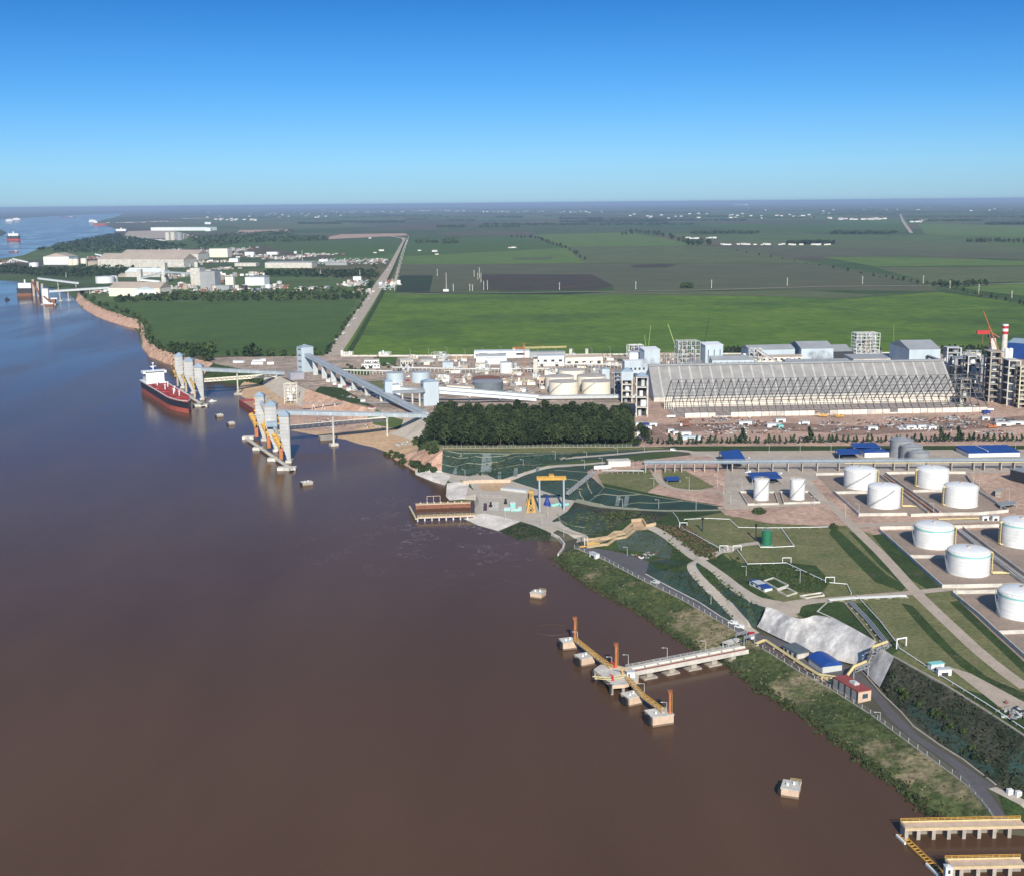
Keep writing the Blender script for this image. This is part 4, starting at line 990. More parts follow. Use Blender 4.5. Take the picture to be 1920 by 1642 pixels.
MB().cbox(0, 1, .1, 4, 3, 2.6).build('wall', 'white', t2); MB().cbox(0, 1, 2.7, 4.3, 3.3, .25).build('roof', 'steell', t2); MB().box(-1.5, -.5, -.55, -.45, .8, 1.9).build('window', 'glass', t2)
def monitor(p, label):
    t = thing('fire_monitor', label, 'fire monitor', p); MB().cyl(0, 0, 0, .8, 1.0, .5, n=8).cyl(0, 0, 1, .35, 1.8, n=8).build('stand', 'red', t); MB().bar((0, 0, 2.6), (-1.8, -.4, 3.3), .5).build('nozzle', 'red', t)
monitor(P(1151,1251,5.1), 'bright red fire monitor at the foot of the middle orange mast'); monitor(P(1149,1275,5.1), 'red fire monitor at the river edge of the jetty platform')
# bridge to the bank
a = P(1188,1259,5.4); b = P(1403,1217,5.4); d = b-a; rz = math.atan2(d.y, d.x); L = d.length
t = thing('jetty_bridge', 'long narrow concrete bridge with pale pipes linking the jetty to the bank', 'bridge', a, rz)
MB().box(0, L, 0, 8.0, -.9, 0).build('deck', 'concl', t)
MB().box(0, L, -.5, -.02, -2.1, .1).build('edge_beam', 'concl', t)
MB().box(0, L, .3, 1.5, .02, .14).build('pipe_tray', 'brick', t)
o = MB()
for i in range(9):
    x0 = L*i/9+.8; x1 = L*(i+1)/9-.8; o.tube([(x0, 2.3, .75), (x1, 2.3, .75)], .5).tube([(x0, 3.3, .6), (x1, 3.3, .6)], .35)
o.build('pipe', 'cream', t)
MB().rail([(0, 7.9, 0), (L, 7.9, 0)], step=4).build('guard_rail', 'steell', t)
for i, f in enumerate((.14, .33, .52, .70, .87)):
    MB().box(L*f-1.6, L*f+1.6, .3, 7.7, -6.5, -.92).box(L*f-4, L*f+4, -1, 9, -6.5, -4.6).build('pier', 'conc', t)
# walkways
def walkway(pa, pb, label):
    a, b = P(*pa), P(*pb); t = thing('walkway_bridge', label, 'footbridge', a, 0, 'yellow walkways of the jetty'); v = b-a
    MB().truss((0, 0, 0), v, 2.0, 1.3, max(4, int(v.length/2)), .16).build('lattice_rail', 'yellow', t)
    MB().bar((0, 0, -.1), v+Vector((0, 0, -.1)), 2.0, .18).build('deck', 'steell', t); MB().bar((0, 0, -.6), v+Vector((0, 0, -.6)), 1.2, .7).build('girder', 'steell', t)
walkway((1079,1200,5.5), (1114,1228,5.5), 'yellow lattice footbridge from the first orange mast to the second dolphin')
walkway((1115,1229,5.5), (1146,1252,5.5), 'yellow lattice footbridge between the second dolphin and the jetty platform')
walkway((1176,1272,5.5), (1203,1303,5.5), 'yellow lattice footbridge leaving the platform toward the third dolphin')
walkway((1204,1304,5.5), (1244,1334,5.5), 'yellow lattice footbridge ending at the near orange mast')
for (bx, by, yt, w_) in ((1078,1201,1161,'at the far left end of the jetty'), (1155,1252,1210,'standing on the jetty platform'), (1256,1338,1299,'on the near end dolphin of the jetty')):
    p = P(bx, by, 4.6); h = HT(p, yt); t = thing('access_mast', 'slim orange steel mast with a ladder, '+w_, 'mast', p, 0, 'orange masts of the jetty')
    MB().cyl(0, 0, 0, .75, h, .6, n=8).build('tube', 'orange', t); MB().cyl(0, 0, h, 1.3, .3, n=8).rail([(-1.2,-1.2,h),(1.2,-1.2,h),(1.2,1.2,h),(-1.2,1.2,h),(-1.2,-1.2,h)], h=1.2, step=1.2).build('top_platform', 'orange', t)
    o = MB().bar((1.1, 0, 0), (1.0, 0, h), .12).bar((1.1, .6, 0), (1.0, .6, h), .12)
    for i in range(int(h/1.2)): o.bar((1.1, 0, i*1.2), (1.1, .6, i*1.2), .1)
    o.build('ladder', 'yellow', t)
for i, (bp, yt, lb) in enumerate((((1178,1247),1227,'lamp post where the bridge meets the jetty platform'), ((1251,1232),1214,'lamp post halfway along the jetty bridge'), ((1323,1219),1201,'lamp post on the jetty bridge nearest the bank'), ((1208,1297),1281,'lamp post on the yellow walkway below the platform'), ((1147,1249),1231,'lamp post left of the middle orange mast'), ((1083,1200),1184,'lamp post beside the far left orange mast'), ((1250,1333),1316,'lamp post beside the near orange mast'))):
    lamp(bp, yt, lb, zb=5.2)
# mooring boom ring afloat by the first dolphin
o = MB(); c = P(1036,1181,0)
ring = [(c.x+7*math.cos(a_*.3)*(1.6), c.y+9*math.sin(a_*.3), .15) for a_ in range(3, 21)]
o.tube([Vector(q)-c for q in ring], .13); solo(o, 'floating_hose', mat('hose_grey_brown', (.09,.06,.05), .6), c, 'thin dark hose curling on the water beside the far left dolphin', 'hose')
# water intake at lower right
def pierdeck(label, A, B, depth, zd, cols, name='intake_pier'):
    a, rz, L = fr(A, B, zd); t = thing(name, label, 'pier', a, rz, 'intake piers')
    MB().box(0, L, 0, depth, -.8, 0).build('deck', 'concp', t)
    MB().box(0, L, depth-.3, depth, 0, .5).box(0, L, -.004, .3, .002, .4).build('kerb', 'pyel', t)
    for cx in cols:
        q = loc2(a, rz, P(cx, (A[1]+B[1])/2+2, zd)).x; MB().box(q-.7, q+.7, -.1, depth*.9, -zd-3, -.82).build('column', 'conc', t)
    MB().box(0, L, depth*.75, depth*.95, -zd-3, -.82).build('back_wall', 'concd', t)
    MB().rail([(0, depth-.15, .5), (L, depth-.15, .5)], step=2.4, t=.16).build('guard_rail', 'yellow', t)
    MB().rail([(.1, 0, 0), (.1, depth, 0)], step=2.4, t=.16).build('end_rail', 'pyel', t)
    return t, a, rz, L
pierdeck('upper of two concrete piers with yellow railing at the lower right corner', (1697,1554), (1925,1549), 5.6, 4.5, (1700,1723,1752,1781,1810,1839,1868,1897))
pierdeck('lower of two concrete piers with yellow railing at the very bottom right corner', (1782,1626), (1925,1623), 5.6, 4.5, (1788,1804,1836,1867,1897))
t = thing('intake_kiosk', 'small white gauge kiosk at the corner of the lowest pier', 'kiosk', P(1777,1637,4.5))
MB().cbox(0, 0, -6, 2.4, 2.4, 9).build('shaft', 'white', t); MB().box(-.4, .5, -1.26, -1.15, .6, 2).build('window', 'dark', t); MB().pyr(-1.4, 1.4, -1.4, 1.4, 3.05, .7).build('roof', 'steell', t)
a = P(1689,1565,.4); b = P(1768,1641,.4); d = b-a; rz = math.atan2(d.y, d.x); L = d.length
t = thing('floating_boom', 'yellow floating boom with white ends closing the basin between the two piers', 'boom', a, rz)
MB().box(0, L, .9, 1.3, 0, .6).box(0, L, -1.3, -.9, 0, .6).build('rail_beam', 'yellow', t); MB().box(0, L*.22, -2.2, -1.5, -.2, .7).box(L*.72, L, -2.2, -1.5, -.2, .7).build('float', 'white', t)
o = MB()
for i in range(14): o.box(L*i/14, L*i/14+.3, -.9, .9, .1, .4)
o.build('crosspiece', 'yellow', t)
# white vans and crates at the extreme lower right
for x, y, l_ in ((1893,1488,'small white cabinet by the concrete road at the right edge, left one'), (1909,1492,'small white cabinet by the concrete road at the right edge, right one')):
    t = thing('cabinet', l_, 'cabinet', G(x, y), .2); MB().cbox(0, 0, 0, 2.2, 1.6, 2.2).build('body', 'white', t); MB().box(-.8, .8, -.86, -.8, .3, 1.9).build('door', 'steell', t)
# fence of the river road
def fence(label, pix, h=2.4, step=6, mk='steell', mesh=True):
    pw = [G(*p) for p in pix]; c0 = pw[0].copy(); t = thing('fence', label, 'fence', c0); pm_ = MB().bar((0, 0, -.5), (0, 0, h), .2).mesh('post', m(mk)); w_ = MB(); k_ = MB(); left = 0
    for a, b in zip(pw, pw[1:]):
        n = max(1, int((b-a).length/step))
        for i in range(n):
            q = a.lerp(b, i/n); q.z = gz(q.x, q.y); r2 = a.lerp(b, (i+1)/n); r2.z = gz(r2.x, r2.y)
            po_ = bpy.data.objects.new('post', pm_); col.objects.link(po_); po_.parent = t; po_.location = q-c0
            for f in (.33, .66, 1): w_.bar(q-c0+Vector((0, 0, h*f)), r2-c0+Vector((0, 0, h*f)), .06)
            k_.bar(q-c0+Vector((0, 0, .12)), r2-c0+Vector((0, 0, .12)), .45, .5)
    w_.build('wire', mk, t); k_.build('kerb', 'conc', t); return t
fence('fence of pale posts between the asphalt river road and the grassy bank', [(1077,1027),(1134,1050),(1186,1078),(1220,1095),(1280,1125),(1332,1155),(1389,1189)])
fence('fence of pale posts below the blue and red roofed buildings by the river', [(1430,1216),(1499,1259),(1556,1291),(1632,1339),(1687,1380),(1738,1417),(1785,1451),(1817,1476)])
fence('short white fence along the asphalt ramp at the lower right', [(1817,1476),(1841,1503),(1869,1542)], 1.4, 5)
# ------------------------------------------------------------------ buildings by the river road
def cab(t, L, D, h):
    for i in range(3): MB().box(L*(i+.25)/3, L*(i+.7)/3, -.12, .1, .3, 2.4).build('door', 'dark', t)
house('pump_cabin', 'low cabin with a dark grey roof below the sprayed concrete slope', 'cabin', (1469,1221), (1495,1236), 7, h=3.2, wall='concl', roof=mat('slate_grey_roof', (.10,.13,.15), .6), kind='mono', rise=.9, extra=cab)
t, a, rz, L, h = house('blue_canopy', 'bright blue vaulted canopy over pumps beside the river road', 'canopy building', (1516,1243), (1542,1262), 11, h=3.8, wall='steell', roof='blue', kind='barrel', rise=2.2)
def redx(t, L, D, h):
    for i in range(4): MB().box(L*(i+.18)/4, L*(i+.82)/4, -.1, .1, .8, h-.6).build('shutter', 'steel', t)
    for i in range(5): MB().box(L*i/4-.35, L*i/4+.35, -.35, -.12, -.5, h+.3).build('pilaster', 'dark', t)
    MB().cbox(L*.55, D*.55, h+.5, 4.5, 2.8, .9).cbox(L*.62, D*.5, h+1.4, 1.5, 1.5, .8).build('rooftop_unit', 'steell', t)
    MB().box(L, L+.1, D*.35, D*.75, h*.35, h*.75).build('window', 'glass', t)
t, a, rz, L, h = house('red_roof_building', 'pale building with flat red roof and grey shutters beside the river road', 'building', (1562,1290), (1608,1318), 7.5, h=5.6, wall='concp', roof='brick', kind='flat', extra=redx)
# gatehouse and gantry where the bridge lands
t = thing('gate_gantry', 'grey steel gantry over the gate where the jetty bridge lands', 'gantry', G(1397,1212), R(35))
for x, y in ((-4,-3),(4,-3),(4,3),(-4,3)): MB().bar((x,y,0),(x,y,7.5), .35).build('leg', 'steel', t)
MB().truss((-4,-3,6.5),(4,-3,6.5), .6, 1, 5, .15).truss((-4,3,6.5),(4,3,6.5), .6, 1, 5, .15).build('beam', 'steel', t)
t = thing('gate_cabin', 'small white gate cabin with a red cap beside the gantry', 'cabin', G(1409,1196)); MB().cbox(0,0,0,3,3,2.8).build('wall', 'white', t); MB().cbox(0,0,2.8,3.6,3.6,.4).build('roof', 'red', t)
t = thing('loading_shelter', 'open pale frame shelter on the bank beside the bridge landing', 'shelter', G(1366,1219), R(38))
for x in (0, 5, 10): 
    for y in (0, 4): MB().bar((x,y,-2),(x,y,3.4), .4).build('post', 'concl', t)
MB().box(-.5, 10.5, -.5, 4.5, 3.4, 3.8).build('roof', 'concl', t)
# pipes around these buildings
piperun('yellow_pipeline', 'pale yellow pipes running from the bridge landing past the blue canopy', [(1420,1210),(1434,1204),(1470,1228),(1510,1254),(1558,1283)], .45, 1.2, 'pyel', n=2, gap=1.1)
piperun('brown_pipeline', 'thin rusty pipe beside the fence below the grey cabin', [(1436,1213),(1480,1240),(1550,1284)], .25, .8, 'rust')
t = thing('pipe_bridge', 'grey pipe bridge with a fat yellow pipe climbing the concrete slope', 'pipe bridge', G(1602,1263))
c0 = t.location.copy(); pts = [P(1601,1258,10)-c0, P(1628,1247,12)-c0, P(1640,1222,20.8)-c0, P(1662,1212,21.5)-c0]
o = MB()
for a_, b_ in zip(pts, pts[1:]): o.truss(a_, b_, 2.4, 2.0, max(3, int((b_-a_).length/2.5)), .22)
o.build('lattice', 'steel', t)
MB().tube([pts[0]+Vector((-6,-3,-6)), pts[0]+Vector((-3,-1,-1)), pts[0]+Vector((0,0,2.6)), pts[1]+Vector((0,0,2.6)), pts[2]+Vector((-1,0,2.8)), pts[3]+Vector((0,0,2.6))], .75, 9).build('fat_pipe', 'pyel', t)
for q in (pts[0], pts[1]): MB().bar(q+Vector((0,0,-8)), q, .5).build('leg', 'steel', t)
t = thing('pump_skid', 'cluster of pale yellow pumps and valves in front of the blue canopy', 'pump skid', G(1560,1276), R(-25))
o = MB()
for i in range(6): o.cyl(i*2.2-5, 0, .3, .6, 1.4, n=8).tube([(i*2.2-5,0,1.3),(i*2.2-5,3.5,1.3)], .25)
o.tube([(-7,3.6,1.2),(8,3.6,1.2)], .4); o.build('pipework', 'pyel', t); MB().box(-8,9,-1.5,4.5,-.3,.25).build('plinth', 'conc', t)
for (xa,ya),(xb,yb),l_,rf in (((1746,1257),(1770,1254),'site container with a pale green roof on the lawn near the right edge', 'cyan'), ((1759,1267),(1784,1266),'grey white site container in front of the green roofed one', 'steell')):
    house('site_container', l_, 'container', (xa,ya), (xb,yb), 3.0, h=2.8, wall='white', roof=rf, doors=1, group='site containers')
def junk(label, px, n, spread, seed, mks=('steel','rust','steell','dark'), size=3.0, cat='scrap pile', name='scrap_pile'):
    q = random.Random(seed); c = G(*px); t = thing(name, label, cat, c)
    for mk in mks:
        o = MB()
        for i in range(max(2, n//len(mks))):
            x, y = q.gauss(0, spread), q.gauss(0, spread*.8); s_ = size*q.uniform(.3, 1); a_ = q.uniform(0, 6.28)
            z_ = gz(c.x+x, c.y+y)-c.z
            o.bar((x, y, z_+.4), (x+s_*math.cos(a_), y+s_*math.sin(a_), z_+q.uniform(.3, 1.6)), q.uniform(.3, 1.3), q.uniform(.2, 1.2))
        o.build('scrap', mk, t)
    return t
junk('heap of dark and silver scrap on the lawn at the right edge', (1908,1338), 60, 4, 4)
# vehicles
def van(px, label, mk='white', rz=None, group='vehicles of the plant', s=1.0, z=None):
    p = G(*px) if z is None else P(*px, z); t = thing('van', label, 'van', p, rz if rz is not None else rnd.uniform(0, 3.1), group); t.scale = (s,)*3
    MB().prism([(0,-1),(5.4,-1),(5.4,1),(0,1)], .45, 1.2).box(1.3, 5.3, -.95, .95, 1.2, 2.2).build('body', mk, t)
    MB().add([(.6,-.9,1.2),(1.32,-.9,2.1),(1.32,.9,2.1),(.6,.9,1.2)], [(0,1,2,3)]).box(1.5, 3.2, -.98, -.955, 1.35, 2.0).box(1.5, 3.2, .955, .98, 1.35, 2.0).build('window', 'glass', t)
    for x in (1.1, 4.3):
        for y in (-.95, .95): MB().add([(x+.42*math.cos(i*.785), y-.1, .42+.42*math.sin(i*.785)) for i in range(8)]+[(x+.42*math.cos(i*.785), y+.1, .42+.42*math.sin(i*.785)) for i in range(8)], [tuple(range(8)), tuple(range(15,7,-1))]+[(i,(i+1)%8,8+(i+1)%8,8+i) for i in range(8)]).build('wheel', 'black', t)
    return t
def truck(px, label, mk='white', rz=None, bed='steel', group='vehicles of the plant', L=9, p=None):
    p = G(*px) if p is None else p; t = thing('truck', label, 'truck', p, rz if rz is not None else rnd.uniform(0, 3.1), group)
    MB().box(0, 2.2, -1.2, 1.2, .7, 3.0).build('cab', mk, t); MB().box(-.03, .02, -1, 1, 1.8, 2.7).build('windscreen', 'glass', t)
    MB().box(2.5, L, -1.25, 1.25, 1.1, 3.2 if bed != 'flat' else 1.5).build('load_box', bed if bed != 'flat' else 'steel', t); MB().box(.2, L, -.5, .5, .6, 1.1).build('chassis', 'dark', t)
    for x in (1.1, L*.6, L*.85):
        for y in (-1.1, 1.1): MB().add([(x+.5*math.cos(i*.785), y-.15, .5+.5*math.sin(i*.785)) for i in range(8)]+[(x+.5*math.cos(i*.785), y+.15, .5+.5*math.sin(i*.785)) for i in range(8)], [tuple(range(8)), tuple(range(15,7,-1))]+[(i,(i+1)%8,8+(i+1)%8,8+i) for i in range(8)]).build('wheel', 'black', t)
    return t
house('site_box', 'white boxy site trailer on the asphalt at the top of the river road', 'trailer', (1105,1043), (1117,1048), 3, h=3, wall='white', roof='steell', doors=1)
van((1222,1092), 'silver van parked against the fence of the river road', 'steell', R(-38))
van((1366,1168), 'white van on the river road before the gate, first of the pair', 'white', R(-38)); van((1378,1175), 'white van on the river road before the gate, second of the pair', 'white', R(-38))
van((1268,845), 'white van on the dirt road where the row of small conifers begins', 'white', R(170)); van((1396,887), 'white van under the edge of the square blue canopy', 'white', .3)
van((1455,890), 'silver van parked behind the left small white tank', 'steell', .3)
# tanks of the riverside terminal
gW = 'white tanks of the riverside terminal'
tank('storage_tank', 'large white banded tank with a green ring, upper left of the big four', 1715, 1783, 1031, 985, ring='cyan', pipes=-12, stairs=(200,150), group=gW, rise=2.4)
tank('storage_tank', 'largest fully visible white tank with a green ring and its shadow on the bund floor', 1777, 1850, 1083, 1032, ring='cyan', pipes=-12, stairs=(200,150), group=gW, rise=2.6)
tank('storage_tank', 'white tank with a green ring cut by the right edge, the upper one', 1877, 1948, 1029, 977, ring='cyan', pipes=185, group=gW, rise=2.4)
tank('storage_tank', 'white tank with a green ring cut by the right edge, the lower one', 1873, 1953, 1165, 1109, ring='cyan', stairs=(200,150), group=gW, rise=2.8)
tank('storage_tank', 'plain white tank with a slanting stair, back left of the middle four', 1583, 1641, 919, 880, pipes=-12, stairs=(195,290), group=gW, rise=2.6)
tank('storage_tank', 'plain white tank with a slanting stair, front left of the middle four', 1627, 1685, 955, 912, pipes=-12, stairs=(195,290), group=gW, rise=2.6)
tank('storage_tank', 'plain white tank with orange roof fittings, back right of the middle four', 1719, 1775, 917, 879, pipes=185, group=gW, rise=2.6)
tank('storage_tank', 'plain white tank with orange roof fittings, front right of the middle four', 1770, 1829, 953, 911, pipes=185, group=gW, rise=2.6)
tank('storage_tank', 'slim white tank with a spiral stair, left of the small pair', 1413, 1441, 939, 898, stairs=(195,320), group=gW, rise=.8)
tank('storage_tank', 'slim white tank with a spiral stair, right of the small pair', 1481, 1508, 938, 898, stairs=(195,320), group=gW, rise=.8)
tank('green_tank', 'tall dark green tank standing alone on the lawn with a yellow railed top', 1428, 1446.5, 1024, 994, 'green', 'green', .4, cat='green tank')
for (bx, by, yt, lb) in ((1417,1013,983,'black flare pipe on the lawn just left of the green tank'), (1317,996,971,'black flare pipe on the bare lawn left of the white pipeline bend')):
    p = G(bx, by); h = HT(p, yt); t = thing('vent_pipe', lb, 'vent pipe', p); MB().cyl(0,0,-.5,.45,h,.4,n=8).build('pipe', 'dark', t); MB().cyl(0,0,h-1.2,.8,1.6,n=8).build('head', 'black', t)
gS = 'grey silos behind the pipe rack'
tank('grey_silo', 'tall grey silo with a cone roof, farthest left of three behind the pipe rack', 1669, 1710, 860, 824, 'steel', 'steel', 2.6, cone=True, group=gS, cat='silo')
tank('grey_silo', 'grey silo with a cone roof, middle of three behind the pipe rack', 1689, 1727, 866, 835, 'steel', 'steel', 2.6, cone=True, group=gS, cat='silo')
tank('grey_silo', 'grey silo with a cone roof, nearest of three behind the pipe rack', 1703, 1740, 872, 846, 'steel', 'steel', 2.6, cone=True, group=gS, cat='silo')
# bund floors and walls
for q in ([(1648,995),(1790,993),(1880,1100),(1767,1101)], [(1800,995),(1925,990),(1925,1090),(1915,1090)], [(1786,1115),(1990,1112),(1990,1300),(1925,1245)], [(1530,890),(1650,888),(1700,930),(1760,963),(1610,965),(1564,925)], [(1660,888),(1812,888),(1888,957),(1775,963),(1700,920)], [(1387,924),(1515,923),(1537,943),(1402,946)]):
    sheet('bund_floor', q, 'bund', .13)
W = lambda l_, pix, h=2.2: wallrun('bund_wall', l_, pix, h, .45, 'concl', group='bund walls of the tank farm')
W('long bund wall left of the two big green ringed tanks, ending at their front corner', [(1648,995),(1705,1046),(1767,1102),(1878,1100)])
W('bund wall behind the upper left big tank', [(1650,992),(1716,991),(1788,990),(1925,986)])
W('short pale bund wall between the two big green ringed tanks', [(1706,1046),(1745,1046),(1777,1047)])
W('diagonal bund wall along the left side of the pipe trench between the big tanks', [(1790,993),(1850,1043),(1925,1100)])
W('diagonal bund wall along the right side of the pipe trench between the big tanks', [(1805,992),(1863,1036),(1925,1082)])
W('bund wall left of the tank cut by the lower right edge', [(1786,1115),(1838,1158),(1869,1187),(1925,1237)])
W('bund wall behind the tank cut by the lower right edge', [(1788,1113),(1840,1112),(1925,1110)])
W('short bund wall in front of the tank cut by the lower right edge', [(1872,1189),(1925,1187)])
W('bund wall around the left and front of the middle four tanks', [(1563,924),(1585,943),(1611,967),(1700,966)])
W('bund wall behind the back left tank of the middle four', [(1530,891),(1583,890),(1645,889)])
W('bund wall between the two left tanks of the middle four', [(1566,926),(1600,925),(1628,925)])
W('bund wall in front of the right pair of the middle four tanks', [(1708,968),(1770,966),(1836,965),(1890,960)])
W('diagonal bund wall left of the central trench of the middle four', [(1645,889),(1690,925),(1740,964)])
W('diagonal bund wall right of the central trench of the middle four', [(1660,889),(1710,925),(1762,963)])
W('bund wall between the right pair of the middle four tanks', [(1712,923),(1745,922),(1768,922)])
W('bund wall right of the middle four tanks', [(1812,893),(1833,922),(1890,959)])
W('bund wall behind the back right tank of the middle four', [(1662,889),(1716,888),(1810,888)])
W('low bund wall around the left small tank', [(1387,924),(1402,947),(1460,946),(1452,924),(1387,923.6)], 1.6)
W('low bund wall around the right small tank', [(1463,924),(1470,945),(1537,943),(1516,923),(1463,923.6)], 1.6)
piperun('yellow_pipeline', 'row of yellow pipes in front of the middle tanks', [(1760,975),(1800,974),(1836,973)], .4, .8, 'pyel', n=2, gap=1.0)
for x, l_ in ((1842, 'white box shelter right of the yellow pipe row, left one'), (1861, 'white box shelter right of the yellow pipe row, right one')):
    house('box_shelter', l_, 'shelter', (x,976), (x+12,975.5), 3, h=3, wall='white', roof='steell', doors=1)
piperun('trench_pipeline', 'pipes in the trench between the big tanks', [(1800,996),(1855,1040),(1925,1092)], .35, .9, 'steell', n=2, gap=1.0)
piperun('trench_pipeline', 'rusty pipes in the trench between the middle four tanks', [(1655,892),(1700,925),(1750,962)], .3, .8, 'rust', n=2, gap=1.0)
piperun('trench_pipeline', 'grey pipes along the road edge in front of the dark lawn strip', [(1556,1128),(1600,1124),(1690,1120),(1700,1120)], .4, .8, 'steell', n=3, gap=1.0)
piperun('slope_pipeline', 'grey and ochre pipes descending to the pipe bridge on the concrete slope', [(1590,1130),(1620,1160),(1662,1212)], .4, .8, 'steel', n=3, gap=1.1)
piperun('slope_pipeline', 'ochre pipe on the left of the grey pipes above the concrete slope', [(1582,1130),(1612,1165),(1640,1200)], .3, .6, 'tan')
gwp = 'thin white pipelines over the lawns'
piperun('white_pipeline', 'thin white pipe zigzagging down to the river road lawn from the curb road', [(1262,962),(1270,972),(1283,994),(1318,1012),(1344,1026),(1358,1034)], .22, .9, loops=((1281,990),(1357,1034)))
piperun('white_pipeline', 'thin white pipe across the lawn behind the green tank', [(1283,975),(1368,975),(1384,990),(1420,991),(1558,989)], .22, .9)
piperun('white_pipeline', 'white pipe frame around the foot of the green tank', [(1422,1022),(1426,1027),(1450,1027),(1489,1025),(1464,990)], .28, .7)
piperun('white_pipeline', 'thin white pipe bordering the big lawn below the green tank', [(1382,1032),(1402,1059),(1474,1057),(1554,1094),(1588,1097),(1596,1114)], .22, .9, loops=((1382,1034),(1475,1057),(1556,1094)))
piperun('white_pipeline', 'long thin white pipe running down the right lawn above the dark slope', [(1606,1118),(1650,1166),(1682,1208),(1686,1217),(1766,1270),(1850,1322),(1925,1372)], .22, .9)
t = thing('pipe_loop', 'white square expansion loop at the top of the dark slope', 'pipe loop', G(1681,1216)); MB().tube([(0,0,0),(0,0,5.2),(5,1,5.6),(5,1,1.5)], .35).build('pipe', 'white', t)
wallrun('kerb_wall', 'long pale kerb on the crest of the dark slope at right', [(1672,1229),(1766,1280),(1850,1333),(1925,1382)], .4, .7, 'conc')
wallrun('kerb_wall', 'pale kerb between the asphalt road and the dark slope at right', [(1602,1243),(1622,1264),(1652,1299),(1690,1335),(1712,1361),(1760,1395),(1805,1423),(1866,1470)], .35, .7, 'conc')
wallrun('kerb_wall', 'pale kerb along the upper side of the river road', [(1211,1076),(1248,1096),(1310,1128),(1349,1154),(1385,1174)], .35, .6, 'concl')
wallrun('kerb_wall', 'pale kerb of the drain above the concrete slope', [(1550,1130),(1533,1146),(1560,1158),(1602,1180),(1640,1202)], .35, .7, 'concl')
# treatment pits with the small blue roofed station
t, a, rz, L, h = house('blower_station', 'small station with a half blue half grey roof beside the gravel road', 'building', (1405,1096), (1434,1110), 5, h=2.6, wall='white', roof='blue', kind='flat', wins=3)
MB().box(L*.15, L*.55, -.3, 5.3, 3.12, 3.3).build('roof_panel', 'steell', t)
def pit(label, pix, mk='brownwater'):
    c0 = G(*pix[0]); pw = [G(*p) for p in pix]; t = thing('settling_pit', label, 'settling pit', c0, 0, 'settling pits')
    o = MB()
    for a_, b_ in zip(pw, pw[1:]+pw[:1]): o.bar(a_-c0+Vector((0,0,.3)), b_-c0+Vector((0,0,.3)), .6, 1.2)
    o.build('rim', 'concl', t)
    MB().prism([(p-c0).xy for p in pw], .05, .25).build('sludge', mat('dark_sludge', (.075,.045,.035), .3), t)
pit('square pit of brown water behind the small blue roofed station', [(1432,1090),(1458,1105),(1478,1098),(1450,1084)])
pit('smaller square pit of brown water in front of the other pit', [(1458,1108),(1476,1118),(1494,1112),(1474,1102)])
pit('long narrow grey basin right of the two brown pits', [(1500,1118),(1512,1122),(1545,1117),(1540,1112)])
# open blue roofed sheds and halls on the plateau
def canopy(name, label, pix, dz, mk='blue', cat='canopy', lean=0, under=True):
    """roof slab through four roof pixels at height dz above the terrain, posts beneath"""
    z = 18.6+dz; w_ = [P(x, y, z) for x, y in pix]; c0 = w_[0].copy(); c0.z = 18.6; t = thing(name, label, cat, c0)
    q = [(p-c0).xy for p in w_]; MB().prism(q, dz-.35, dz).build('roof', mk, t)
    for i in range(4):
        MB().bar((q[i].x*.97+.3, q[i].y, -1), (q[i].x*.97+.3, q[i].y, dz-.36), .5).build('post', 'steel', t)
    if under: MB().prism([q[0]*.8+q[2]*.2, q[1]*.8+q[3]*.2, q[2]*.8+q[0]*.2, q[3]*.8+q[1]*.2], -.5, dz*.45).build('equipment', 'dark', t)
    return t
canopy('blue_roof_canopy', 'square blue roofed canopy at the left start of the pipe rack', [(1348,846),(1386,841),(1399,862),(1363,866)], 8)
canopy('blue_roof_canopy', 'blue roofed shed right behind the left slim tank', [(1402,885),(1455,883),(1467,896),(1410,897)], 5.5)
canopy('blue_roof_canopy', 'tiny blue roofed pump shelter on the dirt yard under the pipe rack', [(1246,893),(1272,892),(1275,899),(1250,900)], 3)
canopy('blue_roof_canopy', 'dark blue open shed left of the white gabled hall', [(1566,841),(1607,840),(1616,850),(1573,851)], 6, 'blue')
canopy('blue_roof_canopy', 'long flat blue roof half hidden behind the white gabled hall', [(1595,830),(1640,829),(1652,838),(1600,838)], 7, 'blue')
t, a, rz, L, h = house('blue_roof_hall', 'white walled hall with a blue gabled roof, front of its group', 'hall', (1621,857), (1667,856), 26, h=4.2, wall='white', roof='blue', kind='gabley', rise=1.8)
t, a, rz, L, h = house('blue_roof_hall', 'long white walled hall with a blue roof at the right above the pipe rack', 'hall', (1816,857), (1912,855), 26, h=3.6, wall='white', roof='blue', kind='mono', rise=1.6)
MB().box(L*.36, L*.375, -.4, 26, h+1.2, h+2.0).build('roof_light', 'white', t)
t, a, rz, L, h = house('shaded_hall', 'hall with shade painted on its walls, cut by right edge below blue roofs', 'hall', (1893,900), (1990,925), 40, h=9, wall='dark', roof='steel', kind='flat')  # shaded side face and its shadow painted in as dark walls
